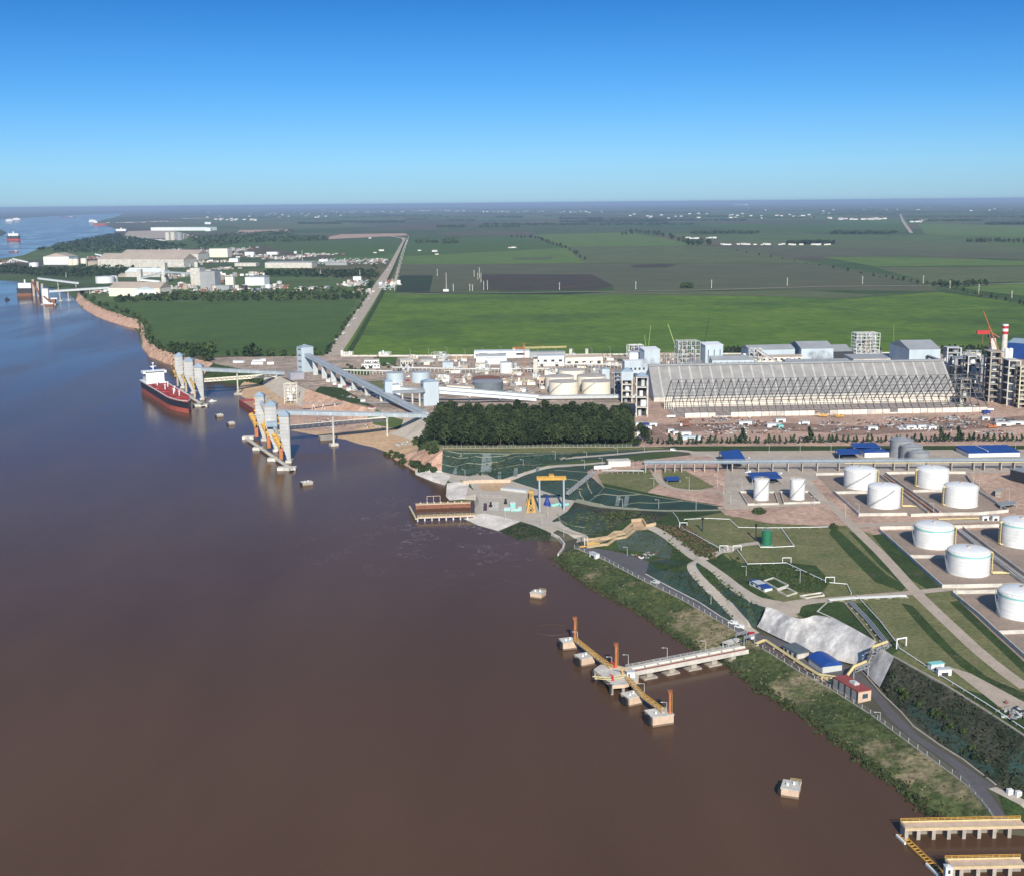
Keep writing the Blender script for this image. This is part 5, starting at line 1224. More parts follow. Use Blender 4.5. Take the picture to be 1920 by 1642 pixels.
# pipe rack
a, rz, L = fr((1207,885), (1930,880)); SB = mat('blue_grey_steel', (.27,.33,.39), .5, var=.15)
t = thing('pipe_rack', 'long grey steel pipe rack crossing the terminal behind the tanks', 'pipe rack', a, rz)
zr = 7.6; o = MB()
for y in (-2.2, 2.2):
    for zz in (zr, zr+2.6): o.bar((0, y, zz), (L, y, zz), .3)
n = int(L/3)
for i in range(n+1):
    x = L*i/n; o.bar((x, -2.2, zr), (x, -2.2, zr+2.6), .16); o.bar((x, -2.2, zr+2.6), (x, 2.2, zr+2.6), .12)
o.build('rack_frame', SB, t)
for y in (-1.5, -.6, .3, 1.2): MB().tube([(0, y, zr+.5), (L, y, zr+.5)], .28).build('pipe', SB, t)
MB().box(0, L, -2.3, -2.15, zr+.9, zr+2.5).build('side_mesh', SB, t)
MB().tube([(L*.52, -2.7, zr-.2), (L, -2.7, zr-.2)], .35).build('pipe', 'pyel', t)
for px in (1209,1227,1246,1264,1277,1301,1320,1345,1372,1402,1421,1448,1477,1504,1532,1573,1600,1640,1677,1704,1740,1786,1828,1848,1880,1905):
    x = loc2(a, rz, G(px, 883)).x; MB().box(x-.45, x+.45, -2.4, 2.4, -1, zr-.05).build('column', 'conc', t)
a, rz, L = fr((1128,888), (1207,888)); t = thing('pipe_rack', 'lower grey pipe rack with a white cylindrical vessel at its end', 'pipe rack', a, rz)
MB().bar((0,0,3),(L,0,3),.3).bar((0,2,3),(L,2,3),.3).tube([(0,1,3.4),(L,1,3.4)],.3).build('pipe', 'steell', t)
for i in range(9): MB().bar((L*i/8,1,-1),(L*i/8,1,3),.35).build('column', 'conc', t)
t = thing('white_vessel', 'long white horizontal vessel on the dirt above the intake slope', 'vessel', G(1115,882), R(8)); MB().tube([(0,0,2.6),(13,0,2.9)], 1.8, 14).build('shell', 'white', t, smooth=True); MB().cbox(2.5,0,-.5,1,3,2).cbox(10.5,0,-.5,1,3,2.2).build('saddle', 'conc', t)
house('valve_bunker', 'plain cream concrete box wall on the dirt above the intake slope', 'bunker', (1141,875), (1182,873), 10, h=4.5, wall='cream', roof='concl')
# pipe chute down to the intake
a = G(1113,890); b = G(1064,932); t = thing('pipe_chute', 'grey lattice pipe rack dropping down the green slope to the intake platform', 'pipe rack', a); v = b-a
MB().truss((0,0,1.5), v+Vector((0,0,2.5)), 2.6, 1.8, 16, .3).build('lattice', 'steel', t); MB().tube([(0,.4,2.3), v+Vector((0,.4,3.3))], .4).tube([(0,-.4,2.3), v+Vector((0,-.4,3.3))], .4).build('pipe', 'steell', t)
# ------------------------------------------------------------------ river intake with gantry cranes
z0 = 3.1
a, rz, L = fr((783,969), (890,965), z0+.4)
t = thing('intake_basin', 'rectangular intake basin of brown water between two concrete walkways', 'intake basin', a, rz)
D = 40
MB().box(0, L, 0, 2.4, -1.2, 0).box(0, L, D, D+2.6, -1.2, .2).build('walkway', 'concp', t)
for i in range(9): MB().box(L*i/8-.5, L*i/8+.5, .2, 2.2, -6, -1.22).build('column', 'concl', t)
MB().box(0, L, D-.5, D-.05, -4, -.4).build('sheet_wall', 'rust', t)
MB().rail([(0,.1,0),(L,.1,0)], step=3, t=.14).rail([(0,2.3,0),(L,2.3,0)], step=3, t=.14).rail([(0,D,.2),(L,D,.2)], step=3, t=.14).build('guard_rail', 'pyel', t)
MB().bar((-1.2,0,-1.5),(-5.0,D,-1.0), 1.4, .8).build('end_boom', 'pyel', t)
o = MB()
for x0_ in (.21, .33, .45): o.bar((L*x0_, D+3, .2), (L*x0_, D+3, 6), .3)
o.bar((L*.21, D+3, 6), (L*.45, D+3, 6), .3); o.build('hoist_frame', 'concp', t)
for i in range(7): MB().cbox(L*(i+.7)/8, D+1.3, .2, 1, 1, 1.2).build('gate_hoist', 'white', t)
for px, lb in (((896,960),(892,938)),):
    pass
a, rz, L = fr((905,962), (1062,958), z0)
def gantry(label, px, w, d, h, rz_, beam='yellow', leg=mat('blue_grey_steel', (.27,.33,.39), .5, var=.15), zz=None):
    p = G(*px); t = thing('gantry_crane', label, 'gantry crane', p, rz_, 'gantry cranes of the intake')
    for x in (0, w):
        MB().bar((x, 0, 0), (x, d*.3, h), 1.3).bar((x, d, 0), (x, d*.7, h), 1.3).bar((x, d*.2, h*.7), (x, d*.9, 0), .5).bar((x, d*.8, h*.7), (x, d*.1, 0), .5).bar((x, 0, .5), (x, d, .5), .7).bar((x, d*.1, h*.4), (x, d*.9, h*.4), .5).build('leg', leg, t)
    MB().box(-2, w+2, d*.28, d*.42, h, h+2.2).box(-2, w+2, d*.58, d*.72, h, h+2.2).build('beam', beam, t)
    MB().cbox(w*.5, d*.5, h+2.2, 4, d*.5, 1.8).build('trolley', beam, t); MB().bar((w*.5, d*.5, h), (w*.5, d*.5, h*.45), .2).cbox(w*.5, d*.5, h*.4, 1.2, 1.2, .8).build('hook', 'dark', t)
    return t
gantry('tall gantry crane with grey lattice legs and a yellow beam over the pump pits', (1012,958), 19, 13, 24, .02)
gantry('slim all yellow gantry crane left of the taller grey legged one', (1003,960), 22, 6, 11, R(90), 'yellow', 'yellow')
p = G(1026,948); t = thing('pump_housing', 'deep blue pump housing under the tall gantry crane', 'pump', p); MB().cyl(0,0,0,2.6,3,n=12).cyl(0,0,3,2.2,3.4,1.2,n=12).build('housing', 'dblue', t); MB().cyl(0,0,6.4,1.2,1.4,n=10).build('motor', 'dblue', t)
for i, (x, y, lb) in enumerate(((1034,950,'first'),(1042,948,'second'),(1050,949,'third'),(1058,948,'last'))):
    t = thing('filter_drum', f'pale turquoise filter drum beside the blue pump, {lb} from the left', 'filter drum', G(x, y), 0, 'turquoise drums'); MB().tube([(0,0,1.2),(3,1,1.2)], 1.2, 10).build('drum', 'cyan', t, smooth=True); MB().cbox(1.5,.5,0,2.4,1.6,.7).build('cradle', 'steel', t)
for (x, y, w_, d_, h_, mk, lb) in ((945,957,5,5,1.5,'cyan','low turquoise box left of the stepped one'), (957,952,4,6,3.6,'cyan','tall turquoise stepped box in the middle of the intake platform'), (958,958,7,4,1.3,'cyan','wide low turquoise box at the front of the platform'), (972,957,2.5,4,2.5,'cyan','small turquoise cabinet left of the yellow crane')):
    t = thing('equipment_box', lb, 'equipment box', G(x, y), 0, 'turquoise boxes on the intake platform'); MB().box(0,w_,0,d_,0,h_).build('body', mk, t); MB().box(-.1,w_+.1,-.1,d_+.1,h_,h_+.2).build('lid', 'white', t)
for x, lb in ((920,'left'),(948,'right')):
    t = thing('black_pump', f'black upright pump on the intake platform, {lb} one', 'pump', G(x, 950 if x < 930 else 944), 0, 'black pumps'); MB().cyl(0,0,0,1.4,1.6,n=10).cyl(0,0,1.6,.9,2.4,n=10).build('motor', 'black', t); MB().tube([(0,0,.8),(3,0,.8),(3,3,.8)],.4).build('pipe', 'steel', t)
sheet('pit_water', [(907,943),(913,943),(913,957),(906,957)], mat('pit_brown', (.12,.05,.035), .3), .14)
sheet('pit_water', [(917,941),(935,941),(935,957),(917,957)], 'concl', .14)
wallrun('tan_wall', 'low tan wall along the back of the intake platform', [(870,907),(900,905),(956,904)], 3.0, 1.2, 'concp')
wallrun('grey_ramp_wall', 'grey slanted slab right of the tan wall on the platform', [(946,918),(985,922)], 2.2, 5, 'steell')
fence('row of pale posts across the back of the intake platform', [(890,934),(925,933),(950,932)], 2.2, 5)
wallrun('channel_wall', 'pale quay wall at the channel mouth right of the intake revetment', [(1035,1003),(1048,1010),(1058,1022),(1056,1030),(1047,1042)], 2.0, 1.0, 'concl')
# stepped spillway
def spill(label, pix, name='spillway_wall', h=1.7):
    pw = [G(*p) for p in pix]; c0 = pw[0]; o = MB()
    for i, (a_, b_) in enumerate(zip(pw, pw[1:])):
        a2 = a_-c0; b2 = b_-c0; d = (b2-a2); d.z = 0; d.normalize(); u = Vector((-d.y, d.x, 0))*.5; k_ = Vector((0,0,h+.01*i)); s_ = Vector((0,0,-1.5))
        o.add([a2-u+s_, b2-u+s_, b2+u+s_, a2+u+s_, a2-u+k_, b2-u+k_, b2+u+k_, a2+u+k_], [(0,3,2,1),(4,5,6,7),(0,1,5,4),(1,2,6,5),(2,3,7,6),(3,0,4,7)])
    ob = o.build(name, 'tanwall' if False else mat('ochre_concrete', (.50,.38,.24), .9, var=.25, scale=.3)); ob.location = c0; tag(ob, label, 'spillway wall', 'walls of the stepped spillway'); return ob
spill('upper wall of the stepped spillway that zigzags down to the channel', [(1096,1013),(1115,1012),(1140,1008),(1152,999),(1168,998),(1184,984)])
spill('middle wall of the stepped spillway', [(1098,1020),(1114,1018),(1125,1012),(1145,1010),(1158,1004),(1172,1002),(1188,990)])
spill('lower wall of the stepped spillway', [(1100,1027),(1118,1024),(1140,1022),(1153,1012),(1174,1008),(1192,994)])
spill('short ochre wall behind the head of the spillway', [(1184,978),(1204,976),(1212,988),(1230,984)], h=2.2)
wsheet('spillway_floor', [G(1184,978), G(1204,976), G(1214,992), G(1192,994)], GA['sand'](), .10)
wsheet('spillway_floor', [G(1098,1015), G(1150,1000), G(1188,985), G(1190,992), G(1152,1008), G(1100,1024)], GA['bund'](), .10)
t = thing('sluice_gate', 'yellow sluice gate frame with dark uprights at the bottom of the spillway', 'sluice gate', G(1090,1024), 0)
for x in (0, 2.2, 4.4): MB().bar((x,0,-.5),(x,0,6.5),.6).build('upright', 'dark' if x == 0 else 'concl', t)
MB().box(-1, 13, -2, -1.2, 0, 1.0).box(4,13,2,2.8,0,2).build('gate', 'yellow', t)
# concrete drains over the green blankets, traced pale lines
def drain(pix, w_=.8): strip('drain', pix, w_, 'curb', .16)
drain([(827,845),(862,850),(960,850),(1080,850),(1180,845),(1262,843)])
drain([(828,853),(860,859),(925,856),(1000,849)]); drain([(829,870),(855,874),(925,867),(1040,851),(1080,848)])
drain([(880,893),(925,880),(1000,872),(1018,869)]); drain([(1040,881),(1060,882),(1100,885)]); drain([(1050,898),(1080,900),(1105,903)]); drain([(1062,915),(1092,917)])
drain([(1118,892),(1133,914),(1118,930),(1100,943)]); drain([(1100,905),(1110,925)]); drain([(1086,920),(1096,942)]); drain([(1114,930),(1160,929),(1205,927)]); drain([(1176,945),(1230,943),(1285,939)])
drain([(1134,913),(1200,926),(1290,940),(1360,950)]); drain([(1045,962),(1050,975),(1075,986),(1097,989)]); drain([(1084,968),(1112,973)]); drain([(1042,988),(1075,1000),(1128,1001)])
for q in ([(905,850),(921,850),(923,882),(901,884)], [(861,849),(866,850),(866,860),(861,858)], [(853,876),(858,874),(856,889),(848,889)], [(964,876),(971,876),(970,893),(962,893)], [(934,884),(940,884),(939,899),(933,899)], [(1156,929),(1164,929),(1160,948),(1153,948)], [(1172,929),(1180,930),(1176,949),(1168,949)], [(1006,874),(1012,873),(1010,884),(1004,884)]):
    sheet('drain_mat', q, 'mesh', .14)
fence('row of white posts along the dirt track before the pine wood', [(822,842),(900,840),(1000,839),(1100,838),(1200,838)], 2.6, 4)
# lamps of the terminal
for i, (b_, yt, lb) in enumerate((
    ((872,897),880,'lamp post at the back left of the intake platform'), ((886,912),900,'lamp post left of the tan wall'), ((947,973),955,'lamp post at the front of the intake platform'),
    ((1016,988),966,'lamp post on the road in front of the gantry crane'), ((1027,970),948,'lamp post right of the yellow crane'), ((981,872),861,'lamp post on the green slope above the platform'),
    ((1041,861),846,'lamp post at the start of the upper dirt road'), ((1100,857),847,'lamp post on the upper dirt road, second from its left end'), ((1158,853),840,'lamp post above the cream bunker'), ((1208,847),835,'lamp post near the white van and conifers'),
    ((1096,878),862,'lamp post right of the narrow access road'), ((1129,876),858,'lamp post left of the cream bunker'), ((1187,880),862,'lamp post right of the cream bunker'), ((1226,911),896,'lamp post left of the tiny blue shelter'), ((1292,920),895,'lamp post on the loop road below the pipe rack'),
    ((1167,950),935,'lamp post on the dark green slope, left one'), ((1235,953),936,'lamp post on the dark green slope, middle one'), ((1305,955),936,'lamp post on the dark green slope, right one'), ((1357,927),907,'lamp post at the left end of the slim tanks'), ((1345,912),890,'lamp post on the paved yard left of the slim tanks'), ((1370,945),922,'lamp post at the corner of the slim tanks bund'),
    ((1391,917),897,'lamp post behind the left slim tank'), ((1427,950),940,'lamp post in front of the left slim tank'), ((1527,948),930,'lamp post in front of the right slim tank'), ((1442,850),833,'lamp post on the road above the pipe rack, left one'), ((1500,849),832,'lamp post on the road above the pipe rack, middle one'), ((1558,848),830,'lamp post on the road above the pipe rack, right one'),
    ((1585,968),944,'lamp post before the front corner of the middle bund, left one'), ((1610,970),944,'lamp post before the front corner of the middle bund, right one'), ((1750,962),943,'lamp post at the trench of the middle four tanks'), ((1794,1115),1098,'lamp post at the crossroads of gravel roads'), ((1793,843),829,'lamp post above the long blue roof'), ((1904,842),826,'lamp post at the right end above the long blue roof'),
    ((1057,1006),985,'lamp post beside the curved road near the spillway'), ((1176,1041),1025,'lamp post beside the asphalt apron'), ((1333,1132),1108,'lamp post on the blanket slope above the river road'), ((1399,1079),1061,'lamp post left of the small blue station'), ((1500,1092),1068,'lamp post behind the settling pits'), ((1650,1350),1335,'lamp post below the red roofed building'),
    ((1825,905),885,'lamp post behind the front right middle tank'), ((1836,918),900,'lamp post on the bare ground right of the middle four tanks'), ((1892,940),916,'lamp post at the right edge beside the flat shelter'))):
    lamp(b_, yt, lb)
canopy('grey_shelter', 'flat grey roofed shelter with brown walls right of the middle four tanks', [(1868,941),(1903,938),(1906,944),(1876,948)], 3.2, 'steel', 'shelter')
house('grey_block', 'grey concrete block house on the slope of bare ground at right', 'block house', (1866,931), (1876,932), 14, h=4, wall='conc', roof='conc')
for i, (x, y, lb) in enumerate(((1384,862,'dark cylinder heap on the bare strip under the conifers'), (1228,868,'heap of grey rubble and bins on the dirt above the pipe rack'))):
    junk(lb, (x, y), 40, 5, 30+i)
junk('scatter of grey junk and rails at the edge of the asphalt apron', (1208,1042), 30, 3, 51)
junk('pile of bundled grey cable reels on the sand beside the pine wood', (757,833), 30, 4, 52, ('steel','steell'))
# ------------------------------------------------------------------ grain docks, ship, conveyor galleries
def docktower(label, base, ye, wpx, x_off=0, zb=0.0, orange=True, roofh=4, ins=False, part=.55):
    """loading tower: clad box on top, leaning struts down to a footing, pyramid roof; base = footing pixel"""
    p = P(*base, 0); h = HT(p, ye); w = wpx*dist(p)/FPX
    t = thing('loading_tower', label, 'loading tower', p, 0, 'ship loading towers')
    x0, x1 = -w+w*.18+x_off, w*.18+x_off; d = w*1.0; zs = h*part
    MB().box(x0, x1, 0, d, zs, h).build('clad_shaft', 'tower', t)
    MB().pyr(x0-.6, x1+.6, -.6, d+.6, h+.02, roofh).build('roof', 'twroof', t)
    o = MB().box(x0-.5, x1+.5, -.5, d+.5, h-1.6, h); o.build('eave_band', 'twroof', t)
    # tapering clad legs
    MB().add([(x0,.3,zs),(x1,.3,zs),(x1,d-.3,zs),(x0,d-.3,zs),(x1-2.6,.3,2),(x1,.3,2),(x1,d-.3,2),(x1-2.6,d-.3,2)], [(0,1,2,3),(7,6,5,4),(4,5,1,0),(5,6,2,1),(6,7,3,2),(7,4,0,3)]).build('tapered_shaft', 'tower', t)
    MB().bar((x1+.5, .2, 2), (x1+.5, .2, h-2), .5).build('corner_strip', 'steell', t)
    MB().box(x1-4.2, x1+1.5, -1.5, d+1, -3, 2.2).build('footing', 'concl', t)
    o = MB()
    for zz in (h*.35, h*.5, h*.65, h*.8, h*.92): o.box(x0-1.6, x0-.02, 0, 2.5, zz, zz+1.6)
    o.build('side_platform', 'yellow', t)
    return t, p, h, w
def spout(label, base, ytop, toff=(-6, 4)):
    p = P(*base, 0); h = HT(p, ytop); t = thing('ship_loader', label, 'ship loader', p, 0, 'yellow ship loaders')
    MB().box(-1.8, 1.8, -1.6, 1.6, 2, h*.54).build('orange_leg', 'orange', t)
    a = Vector((0, 0, h*.55)); b = Vector((toff[0], toff[1], h)); 
    MB().tube([a, a.lerp(b, .33)+Vector((.4,0,0)), a.lerp(b, .66), b], 2.7, 9).build('chute', 'yellow', t)
    for f in (.15, .4, .62, .85):
        q = a.lerp(b, f); MB().bar(q+Vector((-.3,-.2,-.5)), q+Vector((.3,.2,.5)), 5.2, 5.2).build('chute_collar', 'yellow', t)
    MB().bar(b, b+Vector((7, 3, -1)), 1.4).build('feed_arm', 'steell', t)
docktower('front left grain loading tower with a pyramid roof, farthest from the pier end', (494.5,826), 742, 15.5)
docktower('broad middle grain loading tower carrying the long gallery', (516.5,846), 759, 20)
docktower('front right grain loading tower, nearest the pier end', (541,867), 778, 16.5)
spout('yellow loader chute on an orange leg, left of the front three', (482,823), 779, (-6,5)); spout('yellow loader chute on an orange leg, middle of the front three', (505,843), 798, (-6,6)); spout('yellow loader chute on an orange leg, right of the front three', (528,864), 818, (-7,6))
a = P(462,821,2.6); b = P(548,879,2.6); d = b-a
t = thing('dock_pier', 'slanting concrete dock walkway under the front loading towers with four pads', 'pier', a); MB().bar((0,0,-.5), d+Vector((0,0,-.5)), 3.4, 1.0).build('walkway', 'concl', t)
for (x, y, w_, d_) in ((466,818,12,8),(484,838,10,7),(511,858,9,7),(538,875,17,8)):
    q = P(x, y, 2.6)-a; MB().box(q.x-w_/2, q.x+w_/2, q.y-d_/2, q.y+d_/2, -5.5, .1).build('pad', 'concl', t)
for f in (.15,.3,.45,.6,.75,.9): MB().cyl(d.x*f, d.y*f, -6, .8, 5.0, n=8).build('pile', 'conc', t)
MB().rail([(0,1.6,0), d+Vector((0,1.6,0))], step=5, t=.15).build('guard_rail', 'pyel', t)
# link casings leaning between towers
gallery('tower_link', 'steep pale casing dropping from the front left tower to the middle tower', E(494,826,0,757), E(512,846,0,803), 3.4, 2.8, supports=())
gallery('tower_link', 'steep pale casing dropping from the middle tower toward the front right tower', E(516,846,0,803), E(536,866,0,845), 3.2, 2.6)
t_ = P(520,846,0)
solo(MB().box(-5,6,-2,3,0,4.5), 'drive_house', 'twroof', E(513,846,0,798.5)-Vector((0,4,0)), 'blue grey drive house on the side of the middle loading tower', 'drive house')
G1a = E(522,846,0,777); G1b = P(799,783,19)
gallery('long_gallery', 'long pale blue conveyor gallery from the front towers to the shore beside the wood', G1a, G1b, 4.6, 4.0,
        supports=((.36,0,'post'),(.725,3.5,'post'),(.97,None,'wall')))
t = thing('truss_bridge', 'pale lattice pipe bridge running below the long front gallery', 'truss bridge', P(540,805,14)); MB().truss((0,0,0), P(727,788,17)-P(540,805,14), 3.2, 3.4, 34, .6).build('lattice', 'cream', t)
MB().bar((0,0,.1), P(727,788,17)-P(540,805,14)+Vector((0,0,.1)), 2.6, .2).build('deck', 'steell', t)
# back dock with the ship
docktower('back dock loading tower farthest left, behind the ship', (342,728), 667, 13.5)
docktower('back dock loading tower, middle of the three beside the ship', (361,738), 676, 16)
docktower('back dock loading tower nearest the camera, where the upper gallery starts', (379,750), 687, 14)
for bp, yt, lb in (((334,727),697,'far'),((350,738),705,'middle'),((366,749),712,'near')):
    p = P(*bp, 0); h = HT(p, yt); t = thing('ship_loader', f'ochre loader chute leaning over the bow of the red decked ship, the {lb} one', 'ship loader', p, 0, 'ochre ship loaders')
    MB().box(-1.2,1.2,-1,1,2,h*.6).build('leg', 'tan', t); MB().tube([(0,0,h*.55),(-3,3,h*.8),(-7,8,h)], 1.5, 8).build('chute', mat('dull_ochre_paint', (.42,.30,.10), .6), t)
a = P(335,729,2.4); b = P(381,760,2.4); d = b-a; t = thing('dock_pier', 'concrete dock walkway beside the moored ship', 'pier', a); MB().bar((0,0,-.5), d+Vector((0,0,-.5)), 4, 1).build('walkway', 'concl', t)
q = P(376,758,2.6)-a; MB().box(q.x-9,q.x+9,q.y-4,q.y+5,-5,0).build('pad', 'concl', t)
gallery('upper_gallery', 'pale blue conveyor gallery from the back dock to the tall transfer tower', E(380,750,0,696), P(532,703,18), 4.6, 4.2, supports=((.42,0,'post'),(.9,None,'wall')))
t = thing('truss_bridge', 'pale lattice bridge below the upper gallery at the back dock', 'truss bridge', P(380,716,12)); MB().truss((0,0,0), P(518,706,17)-P(380,716,12), 3.2, 3.6, 30, .6).build('lattice', 'cream', t)
# ship
def ship():
    st = P(268,735,0); bow = P(358,772,0)          # waterline under stern, and bow
    a = P(285,724,0); L = 172.0; B = 27.0
    # direction from stern to bow, from the photo
    d = (P(357,770,0)-P(288,728,0)); rz = math.atan2(d.y, d.x); L = d.length*1.03
    a = P(281,730,0); t = thing('cargo_ship', 'moored ship with black and red hull, red deck and white accommodation block', 'ship', a, rz)
    def hull(z0, z1, f0=1.0, f1=1.0):
        o = MB(); n = 24; ring = []
        for z, f in ((z0, f0), (z1, f1)):
            r_ = []
            for i in range(n+1):
                s_ = i/n; x = L*s_; w_ = B/2*min(1, (s_/.10+.55) if s_ < .05 else 1)*(1 if s_ < .78 else max(.02, 1-((s_-.78)/.22)**2.0))
                xx = x + (L*.025*f if s_ > .9 else 0)*(s_-.9)/.1
                r_.append((xx, w_*f if s_ < .8 else w_*(f if s_ < .8 else f*(1-.12*(1-f))), z))
            ring.append(r_)
        vs = []
        for r_ in ring: vs += [(x, y, z) for x, y, z in r_] + [(x, -y, z) for x, y, z in r_[::-1]]
        k = 2*(n+1); fs = [(i, (i+1)%k, k+(i+1)%k, k+i) for i in range(k)]; o.add(vs, fs+[tuple(range(k, 2*k))]); return o
    hull(-3, 5.2, .96, 1.0).build('lower_hull', mat('red_antifouling', (.42,.10,.07), .6, var=.25, scale=.1), t)
    hull(5.2, 12.5, 1.0, 1.0).build('upper_hull', mat('black_hull_paint', (.02,.022,.03), .5), t)
    o = hull(12.5, 12.9, .985, .985); o.build('deck', mat('red_deck_paint', (.38,.04,.035), .7, var=.3, scale=.15), t)
    MB().rail([(L*s_, y, 12.9) for s_, y in ((.02,-13),(.2,-13.3),(.8,-12.8),(.95,-7),(1.01,0))], h=1.4, step=6, t=.3).rail([(L*s_, y, 12.9) for s_, y in ((.02,13),(.2,13.3),(.8,12.8),(.95,7),(1.01,0))], h=1.4, step=6, t=.3).build('bulwark_rail', 'white', t)
    MB().box(L*.03, L*.2, -13.4, 13.4, 12.9, 14.6).build('aft_deck_house', 'white', t)
    sup = MB(); sup.box(L*.09, L*.19, -11.5, 11.5, 14.6, 26).box(L*.12, L*.185, -15, 15, 26, 29.2).box(L*.05, L*.1, -5, 5, 14.6, 22); s_ = sup.build('accommodation_block', 'white', t)
    MB().box(L*.186, L*.187, -12, 12, 27.2, 28.4).build('bridge_window', 'glass', s_)
    MB().cbox(L*.075, 2, 22, 8, 7, 9).build('funnel', 'dblue', t); MB().cbox(L*.075, 2, 31, 5, 4, 1.4).build('funnel_top', 'white', t)
    MB().cyl(L*.14, 0, 29.2, .7, 9, .4, n=8).box(L*.14-.4, L*.14+.4, -4, 4, 34, 34.6).cbox(L*.14, 0, 38, 2.4, 2.4, 1.2).build('radar_mast', 'white', t)
    for i in range(5):
        f = .25+.13*i; MB().box(L*f, L*(f+.1), -7.5, 7.5, 12.9, 14.6).build('hatch_cover', mat('red_deck_paint', (.38,.04,.035)), t)
    for f, y in ((.33,-4),(.42,5),(.52,-3),(.62,4),(.72,-2),(.82,0)): MB().cyl(L*f, y, 12.9, .8, 7.5, .6, n=8).cyl(L*f, y, 20, 1.2, 1.2, n=8).build('deck_post', 'white', t)
    MB().tube([(L*.24,0,15.8),(L*.9,0,15.8)], .5).tube([(L*.45,-11,14),(L*.45,11,14)], .5).tube([(L*.6,-11,14),(L*.6,11,14)], .5).build('deck_pipe', mat('pale_red_paint', (.50,.16,.14), .6), t)
    MB().box(L*.9, L*.97, -4, 4, 12.9, 14.4).build('forecastle', mat('red_deck_paint', (.38,.04,.035)), t)
    return t
ship()
def barge(label, A, B, w, h, mk, inner='rust', cat='barge'):
    a, rz, L = fr(A, B, 0); t = thing('barge', label, cat, a, rz)
    MB().box(0, L, 0, w, -1, h*.3).box(0, L, 0, .8, h*.3, h).box(0, L, w-.8, w, h*.3, h).box(0, .8, .8, w-.8, h*.3, h-.01).box(L-.8, L, .8, w-.8, h*.3, h-.01).build('hull', mk, t)
    MB().box(1, L-1, 1, w-1, h*.3+.01, h*.45).build('hold', inner, t); return t
barge('open dark red barge moored left of the front loading towers', (448,757), (476,775), 22, 5, mat('dark_red_barge_paint', (.26,.05,.05), .7), mat('tan_cargo', (.45,.26,.18)))
barge('flat grey work barge under the lattice bridge by the sand', (601,826), (628,824), 12, 3, 'concd', 'steel')
t = thing('motor_launch', 'tiny white launch in the shadow beside the back dock', 'boat', P(392,754,0), .6); MB().prism([(0,-1.5),(7,-1.5),(10,0),(7,1.5),(0,1.5)], -.3, 1.2).build('hull', 'white', t); MB().box(2,5,-1,1,1.2,2.6).build('cabin', 'white', t)
# far ships
def farship(label, x0, x1, y, ydeck, ysup, hull='dark', supside=1, mk2='red'):
    a = P(x0, y, 0); b = P(x1, y, 0); L = (b-a).length; h = HT(a, ydeck); hs = HT(a, ysup); t = thing('distant_ship', label, 'ship', a, 0, 'ships on the river')
    w_ = L*.3; o = lambda z0, z1: MB().prism([(0,0),(L*.9,0),(L,w_/2),(L*.9,w_),(0,w_)], z0, z1)
    o(-2, h*.3).build('lower_hull', mk2, t); o(h*.3+.01, h).build('upper_hull', hull, t)
    s0 = (.02, .3) if supside < 0 else (.6, .88)
    if supside == 0: s0 = (.1, .9)
    MB().box(L*s0[0], L*s0[1], w_*.15, w_*.85, h+.02, hs*.9).cbox(L*(s0[0]+s0[1])/2, w_/2, hs*.9, L*.08, w_*.2, hs*.25).build('superstructure', 'white', t)
    return t
farship('black and red ship seen stern on at the distant dock at left', 32, 60, 555, 541, 529, supside=0, mk2='rust')
farship('red and black ship with white house anchored off the left edge', 13, 33, 451, 443, 437, supside=0)
farship('small white ship near the left edge, left of a pair', 10, 19, 417, 414, 411, 'white', 0, 'dark'); farship('small white ship near the left edge, right of a pair', 22, 32, 414.5, 412, 409, 'white', 0, 'dark')
farship('low dark barge alone on the blue river', 110, 127, 408.5, 407.3, 406.5, 'dark', 1); farship('red ship at the far riverside port', 175, 193, 423, 418.5, 414.5, 'rust', -1); farship('white ship just left of the red one at the far port', 166, 175, 418, 415.5, 412, 'white', 0, 'dark')
farship('white and black ship against the point of the far shore', 215, 234, 438, 434, 429, 'dark', 0, 'dark'); farship('low dark barge near the left shore of the blue reach', 16, 32, 473.5, 472, 471, 'dark', 1)
t = thing('tug_boat', 'small black tug on the water at the left edge', 'boat', P(9,563,0)); MB().prism([(0,0),(9,0),(12,3),(9,6),(0,6)], -.5, 3).build('hull', 'black', t); MB().cbox(4,3,3,5,4,4).build('cabin', 'dark', t)
# transfer towers and galleries on land
def tower(label, A, B, ytop, depth, mk='panel', roof='twroof', floors=0, wins=0, roofh=3, name='transfer_tower', cat='transfer tower', group=None, zb=None, plat=True):
    a, rz, L = fr(A, B, zb); h = HT(a, ytop); t = thing(name, label, cat, a, rz, group)
    MB().box(0, L, 0, depth, -2, h).build('wall', mk, t); MB().pyr(-.5, L+.5, -.5, depth+.5, h+.02, roofh).build('roof', roof, t)
    if plat:
        n = max(2, int(h/7))
        for i in range(1, n+1):
            zz = (h-2)*i/n; MB().box(-1.8, -.02, .5, depth*.6, zz-.3, zz).rail([(-1.8, .5, zz), (-1.8, depth*.6, zz)], step=2).build('landing', 'steel', t)
    for i in range(wins):
        MB().box(L*.3, L*.7, -.12, .1, h*(i+.5)/wins, h*(i+.5)/wins+2.2).build('window', 'dark', t)
    return t, a, rz, L, h
tower('tall pale blue transfer tower at the top of the steep gallery', (567,699), (589,697), 652, 13)
solo(MB().cbox(0,0,0,6,6,9).pyr(-3.3,3.3,-3.3,3.3,9.02,1.5), 'head_house', 'panelw', E(571,697,None,661)+Vector((0,6,0)), 'small pale penthouse on top of the tall transfer tower', 'penthouse')
a = E(574,697,None,667); b = P(797,781,19.5)
